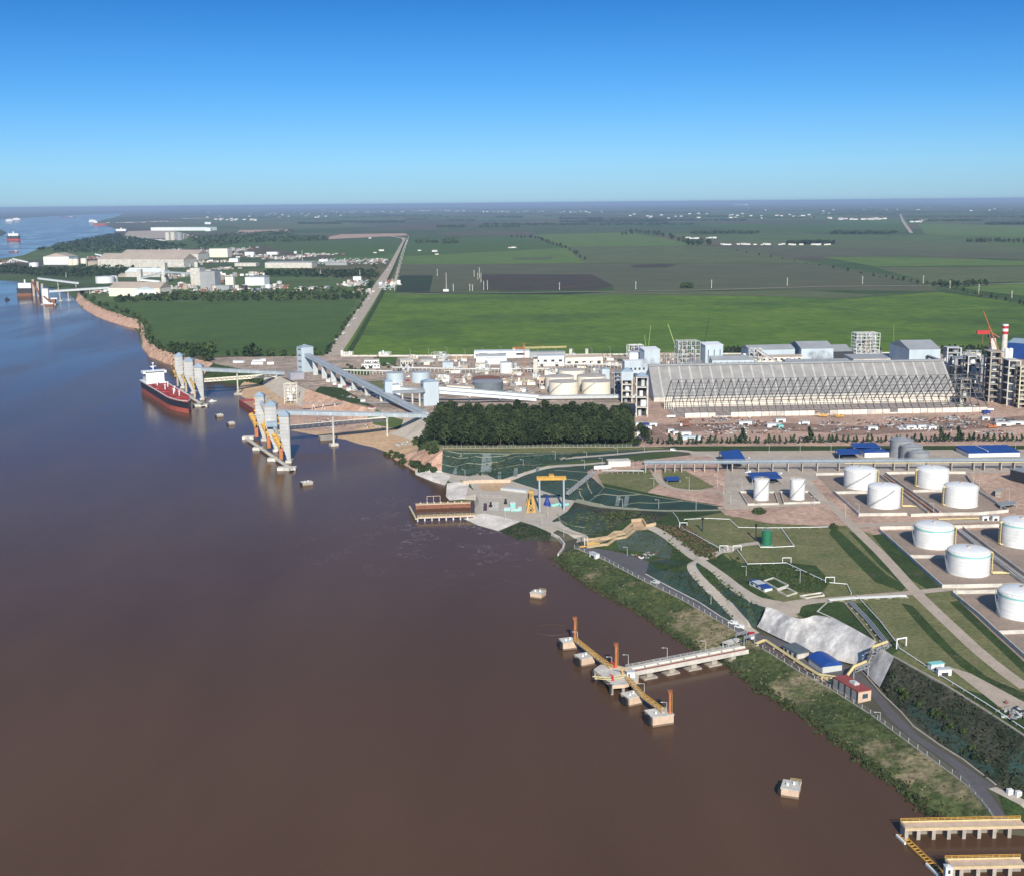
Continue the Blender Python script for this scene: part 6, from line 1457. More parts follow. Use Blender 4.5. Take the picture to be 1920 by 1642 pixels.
gallery('inclined_gallery', 'widest conveyor gallery sloping from the tall transfer tower down to the wood', a, b, 8, 4.0, 'panel', 'gallr', supports=((.1,None,'wall'),(.19,None,'wall'),(.28,None,'wall'),(.37,None,'wall'),(.47,None,'wall'),(.58,None,'wall'),(.7,None,'wall')))
tower('pale blue transfer tower left of the narrow link, over the steep gallery', (723,756), (737,755), 716, 8)
tower('pale blue transfer tower with a blue grey roof beside the wood', (795,762), (823,760), 717, 13, wins=0)
house('link_box', 'pale blue box hung between the two transfer towers', 'link house', (737,755), (751,754), 8, ytop=722, wall='panelw', roof='gallr')
gallery('tower_link', 'white upper link gallery between the two blue transfer towers', E(750,752,None,731), E(795,758,None,736), 4, 3.4, 'panelw')
gallery('tower_link', 'grey lower link gallery on posts between the two blue transfer towers', E(738,757,None,738), E(796,763,None,736), 3.4, 2.6, 'gallr', supports=((.3,None),(.62,None),(.85,None)))
gallery('ground_gallery', 'long low double gallery running right behind the wood, upper run', E(823,757,None,731), P(1012,747,20), 4.5, 3.6, 'panelw', 'gallr', supports=((.3,None,'wall'),(.6,None,'wall')))
gallery('ground_gallery', 'long low double gallery running right behind the wood, lower run', E(824,762,None,738), P(1005,752,19), 3.6, 3.0, 'panelw', 'gallr')
gallery('ground_gallery', 'flat grey gallery just above the tree tops of the wood', P(1010,748,20), P(1195,746,21), 5, 3.4, 'steell', 'gallr', supports=((.9,None,'wall'),))
t = thing('frame_tower', 'open white steel frame tower on the sandy quay', 'frame tower', P(534,758,3.5)); w_ = 16; h_ = HT(t.location, 720)
openframe(o := MB(), 15, 9, h_, 6, 2, 1, .55); o.build('frame', 'cream', t); MB().cbox(7,5,h_*.15,4,4,h_*.3).cbox(11,4,h_*.55,3,3,h_*.25).cyl(4,4,h_*.3,1.2,h_*.5,n=8).build('hopper', 'white', t)
t = thing('belt_conveyor', 'thin dark belt conveyor on white trestles across the quay yard', 'conveyor', P(566,757,12)); v = P(752,755,20)-P(566,757,12); MB().bar((0,0,0), v, 1.8, 1.0).build('belt', 'steel', t)
for f in (.12,.22,.34,.47): 
    q = v*f; MB().bar(q, (q.x-2.5, q.y, -8.5), .4).bar(q, (q.x+2.5, q.y, -8.5), .4).build('trestle', 'white', t)
house('quay_building', 'low lilac grey building beside the foot of the tall transfer tower', 'building', (545,713), (571,711), 14, ytop=700, wall=mat('lilac_grey_wall', (.36,.36,.42), .7), roof='gallr')
for i, (x, y, w_, lb) in enumerate(((437,681,14,'long white site hut left of the pale road'),(473,680,12,'white site hut in the middle of the row above the upper gallery'),(487,678,8,'white site hut right in the row above the upper gallery'),(501,684,9,'low white hut in front of the row above the upper gallery'),(471,684,16,'white awning in front of the site hut row'))):
    house('site_hut', lb, 'hut', (x,y), (x+w_*1.4,y-.3), 6, h=3.2, wall='white', roof='steell', group='site huts')
# ------------------------------------------------------------------ trees of the plant
LEAFP = leafmat('leaf_pine', (.048, .070, .028), (.018, .032, .014))
TA = treeproto('pine_tree', 'tree', 8, 17, 5, 1, LEAFP, nl=32, nf=22, size=1.25); TB = treeproto('pine_tree', 'tree', 7.5, 18, 5, 2, LEAFP, nl=32, nf=22, size=1.25); TC = treeproto('pine_tree', 'tree', 8.6, 16, 5, 3, LEAFP, nl=32, nf=22, size=1.25)
q = random.Random(5); ci = 0
a0, b0, c1, d1 = P(826,838,18), P(1182,836,18), P(1176,792,18), P(818,790,18)
NX, NY = 20, 14
for j in range(NY):
    for i in range(NX):
        u = (i+.5+q.uniform(-.3, .3))/NX; v = (j+.5+q.uniform(-.3, .3))/NY
        p = (a0.lerp(b0, u)).lerp(d1.lerp(c1, u), v); p.z = gz(p.x, p.y)
        if p.z < 15: continue
        place((TA, TB, TC)[ci % 3], p, q.uniform(.66, 1.04), 'tall dark pine in the dense square wood beside the conveyor galleries', 'pines of the square wood'); ci += 1
for (x, y, s_) in ((812,800,.7),(806,815,.6),(800,826,.6),(792,836,.5),(815,826,.7),(1210,828,.7),(1202,812,.5),(1194,838,.45)):
    place(TC, G(x, y), s_, 'smaller leafy tree at the edge of the square wood', 'small trees at the edge of the wood')
CF = treeproto('conifer_tree', 'tree', 2.9, 8.5, .6, 11, LEAFC, conic=1, nl=14, nf=14, size=.8)
for i in range(78):
    x = 1216+i*9.1+q.uniform(-2.5, 2.5)
    place(CF, G(x, 833-(x-1216)*.008+q.uniform(-1, 1)), q.uniform(.55, 1.0)*(1.5 if q.random() < .06 else 1), 'young conifer in the long hedge row between the works yard and the tank farm', 'conifers of the hedge row')
for x, y, s_ in ((1392,831,1.7),(1517,829,1.7),(1763,826,1.5),(1796,826,1.6)): place(CF, G(x, y), s_, 'taller dark conifer standing out of the long hedge row', 'taller conifers of the hedge row')
BU = treeproto('bush', 'bush', 3.2, 3.4, -.6, 21, LEAFB, nl=9, nf=18, size=.9)
def bushes(label, group, pts, n, jx=4, jy=2.5, s0=.7, s1=1.5, proto=None):
    for i in range(n):
        f = i/max(1, n-1)*(len(pts)-1.001); k = int(f); a, b = pts[k], pts[k+1]; f -= k
        place(proto or BU, G(a[0]+(b[0]-a[0])*f+q.uniform(-jx, jx), a[1]+(b[1]-a[1])*f+q.uniform(-jy, jy)), q.uniform(s0, s1), label, group)
bushes('leafy bush on the eroded bluff below the pine wood', 'bushes of the bluff', [(728,850),(752,862),(785,876),(812,880)], 22, 6, 4, .8, 1.6)
bushes('bush hanging over the red bluff beside the wood', 'bushes on the bluff crest', [(780,830),(800,836),(815,842),(822,850)], 14, 6, 4, .9, 1.7)
bushes('low bush along the water edge of the grassy river bank', 'waterside bushes', [(1062,1060),(1180,1132),(1300,1208),(1420,1282),(1545,1366),(1640,1440),(1740,1520)], 70, 6, 4, .25, .6)
bushes('dark bush on the steep slope right of the concrete wall', 'bushes of the dark slope', [(1670,1280),(1705,1305),(1760,1350),(1840,1410)], 26, 14, 22, .3, .75)
bushes('round dark bush on the green slope right of the intake', 'bushes by the spillway', [(1150,966),(1165,968),(1175,962)], 6, 4, 3, .8, 1.2)
bushes('bush on the brown slope between the zigzag white pipe and the road', 'bushes of the brown slope', [(1245,990),(1300,1030),(1330,1045)], 16, 8, 6, .3, .6)
bushes('shrub on the scrubby hollow around the settling pits', 'shrubs around the pits', [(1380,1055),(1420,1075),(1500,1075),(1550,1100)], 16, 12, 8, .25, .6)
bushes('dark round shrub on the bare ground below the slim tanks', 'shrubs of the bare ground', [(1422,962),(1428,962)], 3, 4, 1, 1.2, 1.6); bushes('dark round shrub at the end of the white pipe behind the big lawn', 'shrubs at the pipe end', [(1560,990),(1566,992)], 3, 3, 1, .8, 1.1)
# ------------------------------------------------------------------ great storage halls
a, rz, L = fr((1226,754), (1790,743)); H = HT(a, 694); D = 74
t = thing('storage_hall', 'very long ridged storage hall with a grey ribbed roof behind the steel skeleton', 'hall', a, rz)
MB().box(0, L, 0, D, -1, 5).build('wall', 'concl', t)
MB().add([(0,.3,5.01),(L,.3,5.01),(L,D-.3,5.01),(0,D-.3,5.01),(0,D/2,H),(L,D/2,H)], [(0,1,5,4),(2,3,4,5)]).build('roof', stripes('ribbed_hall_roof', (.29,.285,.28), (.44,.43,.41), L/29, 'X', .55, .86), t)
MB().add([(0,.4,5),(0,D-.4,5),(0,D/2,H-.1)], [(0,1,2)]).add([(L,.4,5),(L,D-.4,5),(L,D/2,H-.1)], [(2,1,0)]).build('gable_wall', 'panel', t)
MB().box(-.5, L+.5, D/2-2, D/2+2, H-.4, H+1.6).build('ridge_walkway', 'steel', t)
a, rz, L = fr((1270,784), (1851,772)); H = HT(a, 722); D = 70; NB = 41
t = thing('hall_skeleton', 'bare steel skeleton of a long hall under construction with pale base panels', 'steel skeleton', a, rz)
fm = MB(); zb_ = 5.0
fm.bar((0,0,zb_), (0,D/2,H), .55, .9).bar((0,D,zb_), (0,D/2,H), .6, 1.0)
for k in range(5):
    f = k/5; 
    fm.bar((0, D/2*f, zb_+(H-zb_)*f), (0, D/2*(f+.2)*.97+1.4, zb_+(H-zb_)*(f+.2)-2.0), .22)
me = fm.mesh('frame', m('steel') if False else mat('dark_frame_steel', (.15,.16,.17), .5))
for i in range(NB+1):
    if i % 1 == 0:
        o = bpy.data.objects.new('frame', me); col.objects.link(o); o.parent = t; o.location = (L*i/NB, 0, 0)
for f in (.0, .14, .28, .43, .57, .72, .86, 1.0):
    for s_ in (0, 1):
        y = D/2*f if s_ == 0 else D-D/2*f
        if s_ == 1 and f == 1: continue
        MB().bar((0, y, zb_+(H-zb_)*f+.3), (L, y, zb_+(H-zb_)*f+.3), .45).build('purlin', mat('dark_frame_steel', (.15,.16,.17)), t)
for i in range(NB):
    gap = i in (0, 5, 6, 18, 19, 28)
    x0_, x1_ = L*i/NB+.25, L*(i+1)/NB-.25
    if i not in (0,): MB().box(x0_, x1_, 0, .5, -1, 5 if not gap else 1.4).build('base_panel', 'cream' if i % 7 < 4 else 'concl', t)
    MB().box(x0_, x1_, D-.5, D, -1, 5).build('base_panel', 'cream' if i % 5 else 'concl', t)
MB().box(0, L, .6, D-.6, -1, .12).build('floor_slab', mat('dusty_slab', (.42,.32,.27), .9, c2=(.33,.30,.28), scale=.05, detail=8), t)
t = thing('leaning_panels', 'leaning pale precast panels at the left end of the skeleton hall', 'panel stack', G(1246,768)); 
for i in range(5): MB().bar((i*2.4,0,0),(i*2.4+1.4,8,12), .5, 2.2).build('panel', 'cream', t)
# ------------------------------------------------------------------ towers at both ends of the halls
def frametower(label, A, B, ytop, depth, floors, mk='conc', clad=None, roofh=0, name='frame_tower', fill=True):
    a, rz, L = fr(A, B); h = HT(a, ytop); t = thing(name, label, 'process tower', a, rz)
    for i, (x, y) in enumerate(((0,0),(L,0),(L,depth),(0,depth))): MB().bar((x,y,-1),(x,y,h), max(.7, L*.1)).build('column', mk, t)
    for k in range(1, floors+1): MB().box(-.5, L+.5, -.5, depth+.5, h*k/floors-1.0, h*k/floors-.2).build('floor_slab', mk, t)
    if fill:
        q2 = random.Random(int(L*7+h))
        for k in range(floors):
            z = h*k/floors
            MB().cyl(L*q2.uniform(.3,.7), depth*.5, z, min(L, depth)*q2.uniform(.16,.3), h/floors*q2.uniform(.5,.9), n=10).build('vessel', q2.choice(['steell','steel','white','concl']), t, smooth=True)
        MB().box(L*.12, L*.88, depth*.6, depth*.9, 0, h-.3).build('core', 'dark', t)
    if clad: MB().box(-.7, L+.7, -.7, depth+.7, h*clad, h+.05).build('cladding', 'panel', t)
    if roofh: MB().pyr(-1, L+1, -1, depth+1, h+.1, roofh).build('roof', 'twroof', t)
    return t
frametower('open concrete elevator tower with a small blue roof at the left end of the halls', (1193,782), (1214,782), 707, 13, 4, 'concl', None, 4)
frametower('second elevator tower with blue clad top just left of the first', (1166,756), (1185,756), 697, 12, 5, 'concl', .72, 4)
tower('small pale blue tower right of the cream tanks', (1129,712), (1143,712), 692, 9, plat=False, roofh=1.5)
frametower('crowded pipe and duct frame between the cream tanks and the elevator towers', (1152,745), (1164,745), 698, 14, 6, 'steel')
frametower('tall grey preheater frame with an exposed ladder bay at the right edge', (1853,756), (1878,756), 660, 22, 8, 'conc')
frametower('tall concrete frame tower with five open floors at the right edge', (1887,762), (1908,762), 676, 20, 6, 'concl')
frametower('yellowish scaffolded tower cut by the right edge', (1909,766), (1930,766), 688, 16, 9, mat('pale_scaffold', (.62,.58,.42), .8))
frametower('grey process tower with round vessels left of the weathered cyclone tower', (1812,742), (1834,742), 668, 18, 5, 'concl')
frametower('low grey open frame in front of the elevator head at right', (1800,760), (1818,760), 712, 14, 3, 'conc')
frametower('grey open frame far behind the elevator head at right', (1775,690), (1800,690), 652, 16, 4, 'steell')
frametower('dark low steel structure between the halls and the right towers', (1790,722), (1850,722), 672, 24, 3, 'steel')
t = thing('cyclone_tower', 'weathered grey cyclone tower behind the preheater frame', 'cyclone tower', G(1852,735)); h = HT(t.location, 634)
MB().box(0,9,0,9,0,h*.6).build('base', 'concd', t); MB().add([(0,0,h*.6),(10,0,h*.6),(10,9,h*.6),(0,9,h*.6),(1,2,h),(6,2,h),(6,7,h),(1,7,h)], [(4,5,6,7),(0,1,5,4),(1,2,6,5),(2,3,7,6),(3,0,4,7)]).build('hopper', 'concl', t); MB().box(-1,9,1,8,h,h+3).build('top_house', 'dark', t)
t = thing('striped_chimney', 'white chimney with two red bands at the right edge', 'chimney', G(1878,722)); h = HT(t.location, 609)
MB().cyl(0,0,0,4.2,h*.93,3.2,n=20).build('shaft', 'concl', t, smooth=True)
for i, f in enumerate((.845,.89,.935,.975)): MB().cyl(0,0,h*f,3.6,h*.045 if i < 3 else h*.03,3.6,n=20).build('band', 'red' if i % 2 == 0 else 'white', t, smooth=True)
for i, (x, lb) in enumerate(((1882,'left'),(1890,'right'))):
    t = thing('white_silo', f'slim white silo beside the striped chimney, {lb} one', 'silo', G(x, 740), 0, 'slim white silos'); h = HT(t.location, 655); MB().cyl(0,0,0,2.4,h,n=14).build('shell', 'white', t, smooth=True); MB().dome(0,0,h,2.4,1.4,n=14,rings=3).build('cap', 'white', t)
# ------------------------------------------------------------------ buildings of the plant: label, left, right, base row, top row, depth, wall, roof, kind
BL = [
 ('tall pale blue cubic building at the left end of the halls', (1208,696),(1237,695),655,22,'panel','panelw','mono',0,0),
 ('wide pale blue process building left of the cubic one', (1171,708),(1211,707),678,16,'panel','panelw','flat',5,1),
 ('pale blue building stepped up behind the wide process building', (1180,690),(1208,690),662,16,'panelw','panel','flat',0,0),
 ('pale blue tower building with tall windows on the skyline of the halls', (1322,690),(1355,689),646,24,'panel','panelw','mono',0,0),
 ('broad pale blue gabled building with seven tall slit windows', (1335,693),(1413,692),672,34,'panel','panelg','gable',0,0),
 ('long pale blue warehouse with a grey roof left of its larger twin', (1405,676),(1490,674),652,40,'panel','panelg','gable',0,0),
 ('low tan roofed shed in front of the pale blue warehouses', (1416,682),(1504,680),668,16,'cream','tan','gable',8,0),
 ('larger pale blue warehouse with a big grey roof', (1502,676),(1562,675),648,60,'panel','panelg','gable',0,0),
 ('open sided shed joined to the larger warehouse', (1562,675),(1600,674),654,56,'dark','panelg','gable',0,4),
 ('long dark roofed shed just behind the ridge of the storage hall', (1475,690),(1690,687),676,26,'cream','panelg','gable',0,0),
 ('tallest pale blue building with dark left wall at the end of the halls', (1703,700),(1761,699),648,70,'panel','panelg','gable',0,0),
 ('grey roofed annex behind the right end of the storage hall', (1600,690),(1692,688),671,36,'concl','panelg','mono',0,0),
 ('pale clad elevator head at the right end of the storage hall', (1773,716),(1788,716),685,10,'panelw','steell','flat',0,0),
 ('royal blue long building at the right edge behind the striped chimney', (1888,672),(1925,675),640,40,'blue','twroof','gable',0,0),
 ('long white warehouse on the field edge left of the tower crane', (889,672),(993,671),660,22,'panelw','panelw','flat',3,0),
 ('grey vaulted shed in front of the long white warehouse', (893,680),(948,679),666,16,'panelw','panelg','barrel',0,0),
 ('small white shed at the right end of the long white warehouse', (912,684),(950,683),672,8,'panelw','panelw','flat',0,0),
 ('grey long building behind the pipe bridges right of the tower crane', (994,672),(1060,671),661,14,'panelg','panelg','flat',0,0),
 ('white striped louvre building right of the tower crane', (1001,688),(1058,687),668,14,'white','panel','flat',4,2),
 ('cream building with a brown roof and two stubby stacks', (1060,685),(1130,683),668,16,'cream','tan','gable',0,5),
 ('pale office block with a flat roof on the green plot', (683,684),(711,683),676,12,'white','concl','flat',6,2),
 ('low white office building with terraces on the green plot', (678,692),(712,691),683,10,'white','concl','flat',6,1),
 ('pale grey office building with long windows above the silos', (751,690),(775,689),676,22,'concl','concl','flat',5,2),
 ('small grey blue tank house above the silos', (830,690),(850,690),680,8,'panel','twroof','flat',0,0),
 ('low white canopy row between office buildings and silos', (822,711),(836,711),705,10,'white','white','gable',0,0),
 ('low brown roofed store under the ground gallery', (838,734),(884,736),724,16,'cream','tan','flat',0,0),
 ('beige cube behind the left cream tanks', (1011,728),(1022,728),708,8,'concp','conc','flat',1,2),
 ('pale grey wall block beside the tower crane foot', (1000,700),(1008,700),668,9,'concl','concl','flat',0,0),
]
for lb, A, B, yt, dp, wl, rf, kd, wn, dr in BL:
    sd = {'pale blue tower building with tall windows on the skyline of the halls': 3, 'broad pale blue gabled building with seven tall slit windows': 7}.get(lb)
    house('plant_building', lb, 'building', A, B, dp, ytop=yt, wall=wl, roof=rf, kind=kd, wins=wn, doors=dr, side=sd, rise=2.5 if kd != 'gable' or dp < 30 else dp*.12, group=None)
gt = 'cream tanks beside the wood'
tank('cream_tank', 'cream tank with a cone roof at the back of the group of five', 1046, 1097, 724, 693, 'cream', 'tankroof', 2.2, cone=True, group=gt, hand=False)
tank('cream_tank', 'cream tank in the middle row, left one of the group of five', 1022, 1076, 735, 705, 'cream', 'tankroof', 2.2, cone=True, group=gt, hand=False)
tank('cream_tank', 'cream tank in the middle row, right one of the group of five', 1081, 1136, 734, 704, 'cream', 'tankroof', 2.2, cone=True, group=gt, hand=False)
tank('cream_tank', 'front left cream tank with a dark slanting stair', 1029, 1084, 743, 715, 'cream', 'tankroof', 2.2, cone=True, stairs=(200,262), group=gt)
tank('cream_tank', 'front right cream tank with a dark slanting stair', 1090, 1146, 741, 714, 'cream', 'tankroof', 2.2, cone=True, stairs=(200,262), group=gt)
tank('steel_silo', 'blue grey steel silo behind the transfer towers, left of two', 723, 759, 719, 698, 'panel', 'panelg', 1.8, cone=True, group='blue grey silos', cat='silo', hand=False)
tank('steel_silo', 'blue grey steel silo behind the transfer towers, right of two', 771, 807, 719, 697, 'panel', 'panelg', 1.8, cone=True, group='blue grey silos', cat='silo', hand=False)
tank('grey_tank', 'wide dark grey tank in front of a rusty topped one', 886, 944, 736, 715, mat('slate_blue_paint', (.15,.18,.21), .6), 'steel', 1.0, cone=True, hand=False)
tank('grey_tank', 'dark grey tank with a rusty open top, behind its twin', 886, 939, 728, 708, mat('slate_blue_paint', (.15,.18,.21)), 'rust', .6, cone=True, hand=False)
tank('blue_tank', 'single pale blue tank in the pipe yard left of the tower crane', 937, 961, 701, 679, 'panelw', 'panelg', 1.2, cone=True, hand=False)
tank('low_basin', 'low round grey basin beside the white scaffolded building', 1612, 1638, 668, 662, 'white', 'steel', .5, hand=False)
# stacks on the brown roof
for x, lb in ((1070,'left'),(1100,'right')):
    t = thing('square_stack', f'stubby pale square stack on the brown roofed cream building, {lb} one', 'stack', G(x, 680), 0, 'square stacks'); h = HT(t.location, 655); MB().cbox(0,0,0,4,4,h).build('shaft', 'concl', t); MB().cbox(0,0,h,4.6,4.6,1).build('cap', 'steel', t)
# process frames behind the halls
def frame(label, A, B, ytop, depth, fl, nx, mk, seed, tilt=True):
    a, rz, L = fr(A, B); h = HT(a, ytop); t = thing('process_frame', label, 'process structure', a, rz)
    openframe(o := MB(), L, depth, h, fl, nx, 2, .6); o.build('steel_frame', mk, t); q2 = random.Random(seed)
    for k in range(fl):
        for i in range(nx):
            if q2.random() < .7: MB().cyl(L*(i+.5)/nx, depth*q2.uniform(.2,.8), h*k/fl, q2.uniform(.8,2.2), h/fl*q2.uniform(.4,1), n=8).build('vessel', q2.choice(['steell','white','steel','dark']), t)
    for i in range(4): MB().tube([(L*q2.random(), 0, h*q2.random()), (L*q2.random(), -1, h*q2.random()), (L*q2.random(), depth, h)], .35).build('pipe', q2.choice(['steell','tan','rust']), t)
    return t
frame('crowded steel process frame with white vessels on the skyline left of the tall windowed building', (1271,688), (1312,687), 641, 20, 6, 5, 'steell', 3)
frame('brown pipe maze between the cubic building and the process frame', (1238,692), (1270,691), 665, 20, 4, 4, 'tan', 4)
frame('white scaffold stack with pipe tops on the skyline right of the warehouses', (1605,676), (1648,675), 626, 20, 8, 5, 'white', 5)
frame('white frame with a deep blue drum on its roof, top of the left cluster', (1180,672), (1206,671), 648, 12, 2, 3, 'white', 6)
frame('steel pipe frame joining the warehouses to the ridge of the hall', (1405,690), (1430,690), 655, 14, 5, 3, 'steell', 7)
frame('brown frame structure under the elevator bridge near the right towers', (1790,735), (1835,734), 690, 20, 3, 4, 'concd', 8)
t = thing('blue_drum', 'deep blue drum on the white frame roof above the left cluster', 'drum', E(1195,671,None,655)); MB().tube([(-4,4,0),(4,4,0)], 2.2, 12).build('shell', 'dblue', t, smooth=True); MB().cbox(0,4,-3,6,3,1.5).build('cradle', 'steel', t)
gallery('roof_conveyor', 'sloping conveyor dropping from the process frame to the hall ridge', E(1418,690,None,658), E(1462,692,None,684), 3, 2.4, 'concl', 'steel', supports=((.5,None),))
gallery('roof_conveyor', 'dark sloping conveyor from the tallest building to the elevator head', E(1738,700,None,670), E(1780,712,None,686), 3.4, 2.6, 'dark', 'steel')
# cranes
def luffing(label, base, ybase_top, tip, mk='orange', w=2.0, z=None, body=True):
    p = G(*base); h = HT(p, ybase_top) if ybase_top else 3.0; t = thing('crane', label, 'crane', p)
    if ybase_top: o = lattice(MB(), 0, 0, 0, h, 3.0, .25); o.build('mast', mk, t)
    else: MB().cbox(0,0,.8,8,4,2.4).build('carrier', mk, t)
    a = Vector((0,0,h)); dpx = (tip[0]-colx(p)); q_ = P(base[0]+dpx, base[1], p.z); hx = HT(q_, tip[1]); b = q_-p+Vector((0,0,hx))
    o = MB(); u = Vector((0,1,0))*w/2
    for s_ in (-1, 1):
        o.bar(a+u*s_, b+u*s_*.5, .35); o.bar(a+u*s_+Vector((0,0,w)), b+u*s_*.5+Vector((0,0,.6)), .35)
    n = max(5, int((b-a).length/4))
    for i in range(n): o.bar(a.lerp(b, i/n)+u*(1 if i%2 else -1), a.lerp(b, (i+1)/n)+u*(-1 if i%2 else 1)+Vector((0,0,w*.6)), .22)
    o.build('boom', mk, t); return t
luffing('orange lattice crane leaning left at the right edge above the preheater frame', (1868,752), 664, (1833,584), 'orange')
luffing('second orange crane boom crossing the first near the top', (1856,740), 668, (1843,604), 'orange', 1.6)
luffing('lime green mobile crane boom upright on the skyline of the left cluster', (1212,690), None, (1219,612), 'lime'); luffing('short lime green mobile crane boom left of the upright one', (1214,680), None, (1208,629), 'lime', 1.2)
luffing('lime green mobile crane boom slanting left on the skyline', (1276,684), None, (1251,608), 'lime'); luffing('dark lattice crane boom on the skyline by the windowed building', (1314,686), None, (1328,597), mat('dark_green_paint', (.03,.07,.03)), 1.6)
luffing('tiny lime crane boom behind the tallest building', (1676,682), None, (1672,610), 'lime', 1.0)
luffing('short dark boom on the field edge above the brown roof', (1163,678), None, (1154,643), mat('dark_green_paint', (.03,.07,.03)), 1.0)
t = thing('red_counterjib', 'red crane counterjib block hanging left of the orange cranes', 'crane', E(1828,745,None,627)); MB().box(-2,12,0,3,0,4).build('counterweight', 'red', t); MB().bar((12,1,3),(24,1,-4),.8).bar((5,1,0),(5,1,-12),.25).build('jib', 'orange', t)
p = G(983,706); h = HT(p, 648); t = thing('tower_crane', 'orange tower crane with a long pale jib over the pipe yard', 'tower crane', p); lattice(MB(), 0, 0, 0, h, 2.4, .28).build('mast', 'orange', t)
v = (P(1062,706,p.z)-p); MB().truss((0,0,h-4), Vector((v.x, v.y*.2, h-3)), 1.6, 1.6, 22, .3).build('jib', 'pyel', t); MB().truss((0,0,h-4), (-15,0,h-4), 1.6, 1.6, 5, .3).build('counterjib', 'orange', t); MB().cbox(-13,0,h-6.5,3.5,2,3).build('counterweight', 'concl', t); MB().bar((0,0,h-2),(0,0,h+3),.8).bar((0,0,h+3),(v.x*.6,0,h-2),.15).bar((0,0,h+3),(-12,0,h-3),.15).build('tower_head', 'orange', t)
# steam wisps
def steam(label, px, s):
    c = P(px[0], px[1], px[2]); sm = bpy.data.materials.get('steam_vapour')
    if not sm:
        sm = bpy.data.materials.new('steam_vapour'); sm.use_nodes = True; n = sm.node_tree; n.nodes.clear(); L_ = n.links.new
        pv = n.nodes.new('ShaderNodeVolumePrincipled'); pv.inputs['Color'].default_value = (.95,.97,1,1); t_ = n.nodes.new('ShaderNodeTexNoise'); t_.inputs['Scale'].default_value = .12
        g_ = n.nodes.new('ShaderNodeNewGeometry'); L_(g_.outputs['Position'], t_.inputs['Vector']); mr = n.nodes.new('ShaderNodeMapRange'); mr.inputs[1].default_value = .45; mr.inputs[2].default_value = .7; mr.inputs[4].default_value = .14
        L_(t_.outputs[0], mr.inputs[0]); L_(mr.outputs[0], pv.inputs['Density']); ou = n.nodes.new('ShaderNodeOutputMaterial'); L_(pv.outputs[0], ou.inputs['Volume'])
    o = MB().dome(0,0,0,1,1,n=16,rings=4); o.v += [(x,y,-z) for x,y,z in o.v]; n_ = len(o.v)//2; o.f += [tuple(n_+i for i in f[::-1]) for f in o.f]
    ob = o.build('steam_cloud', sm); ob.location = c; ob.scale = s; tag(ob, label, 'steam', kind='stuff')
steam('faint white steam in front of the cubic pale blue building', (1222,682,45), (16,8,9)); steam('faint steam on the hall ridge before the windowed buildings', (1303,682,45), (13,8,6)); steam('faint steam over the dark shed behind the long hall', (1535,670,45), (20,9,9))
# ------------------------------------------------------------------ yards: containers, vehicles, pipe racks, piles
def where(x, y):
    if y > 775: return 'on the red soil before the steel skeleton'
    if x < 730: return 'near the green office plot'
    if x < 880: return 'in the yard behind the blue grey silos'
    if x < 1010: return 'in the pipe yard by the tower crane'
    return 'behind the cream tanks'
q = random.Random(77)
CONT = [(1192,799,16,'white'),(1205,801,11,'dblue'),(1218,800,14,'white'),(1208,806,14,'white'),(1194,817,12,'white'),(1192,826,15,'white'),(1253,812,11,'white'),(1263,816,10,'white'),(1278,818,18,'panelw'),(1280,825,34,'panel'),
        (1386,797,24,'white'),(1439,802,26,'panelw'),(1455,792,18,'white'),(1504,797,14,'white'),(1460,804,9,'cyan'),(1700,805,18,'white'),(1722,804,18,'white'),(1742,806,14,'white'),(1628,807,18,'white'),(1868,799,28,'white'),(1894,797,30,'white'),(1866,792,20,'panelg'),(1842,788,14,'white'),(1845,777,12,'dblue')]
side = ['left part', 'centre', 'right part']
for i, (x, y, w_, mk) in enumerate(CONT):
    c_ = {'white':'white','dblue':'deep blue','panelw':'pale','panel':'pale blue','cyan':'turquoise','panelg':'grey'}[mk]
    nb = 'beside the wood' if x < 1235 else ('near the hedge row' if y > 808 else 'below the base panels')
    house('site_container', f'{c_} site cabin {near(x, y)}', 'container', (x, y), (x+w_, y-.3), 6, h=3.0, wall=mk, roof='steell' if mk == 'white' else mk, doors=1, group='site cabins of the works yard')
for i, (x, y, k, lb) in enumerate(((1300,783,'flat','long pale flatbed truck right below the left base panels'),(1250,784,'white','white truck at the corner where the skeleton begins'),(1497,797,'flat','truck beside the pale blue yard cabin'),(1712,774,'dblue','blue truck at the foot of the right base panels'),(1846,771,'white','pale truck at the right end of the base panels'),(1275,800,'rust','rust red tipper on the brown mud'),(1475,775,'flat','white truck before the gap in the base panels'),(1290,781,'white','white truck in front of the first base panels'))):
    truck((x, y), lb, 'white', q.uniform(-.2,.2), k, p=G(x, y))
for x, y, lb, mk in ((1535,782,'long yellow low loader with machinery near the base panels','yellow'),(1566,783,'yellow mobile crane folded on the red soil','yellow'),(1852,803,'small orange excavator on the dark spoil at right','orange'),(1276,793,'dark red excavator on the mud at left','rust'),(1885,792,'dark excavator among scrap near the right edge','dark')):
    t = thing('machine', lb, 'construction machine', G(x, y), q.uniform(-.3,.3)); MB().box(0,9,-1.3,1.3,.9,2.0).box(5.5,8.5,-1.2,1.2,2.0,3.4).build('body', mk, t); MB().bar((5,0,2.2),(-1,0,4.4),.8).bar((-1,0,4.4),(-3,0,2.2),.6).build('boom', mk, t)
    for x_ in (1.2, 4, 7.5): MB().cbox(x_, 0, 0, 1.2, 2.8, .9).build('wheel', 'black', t)
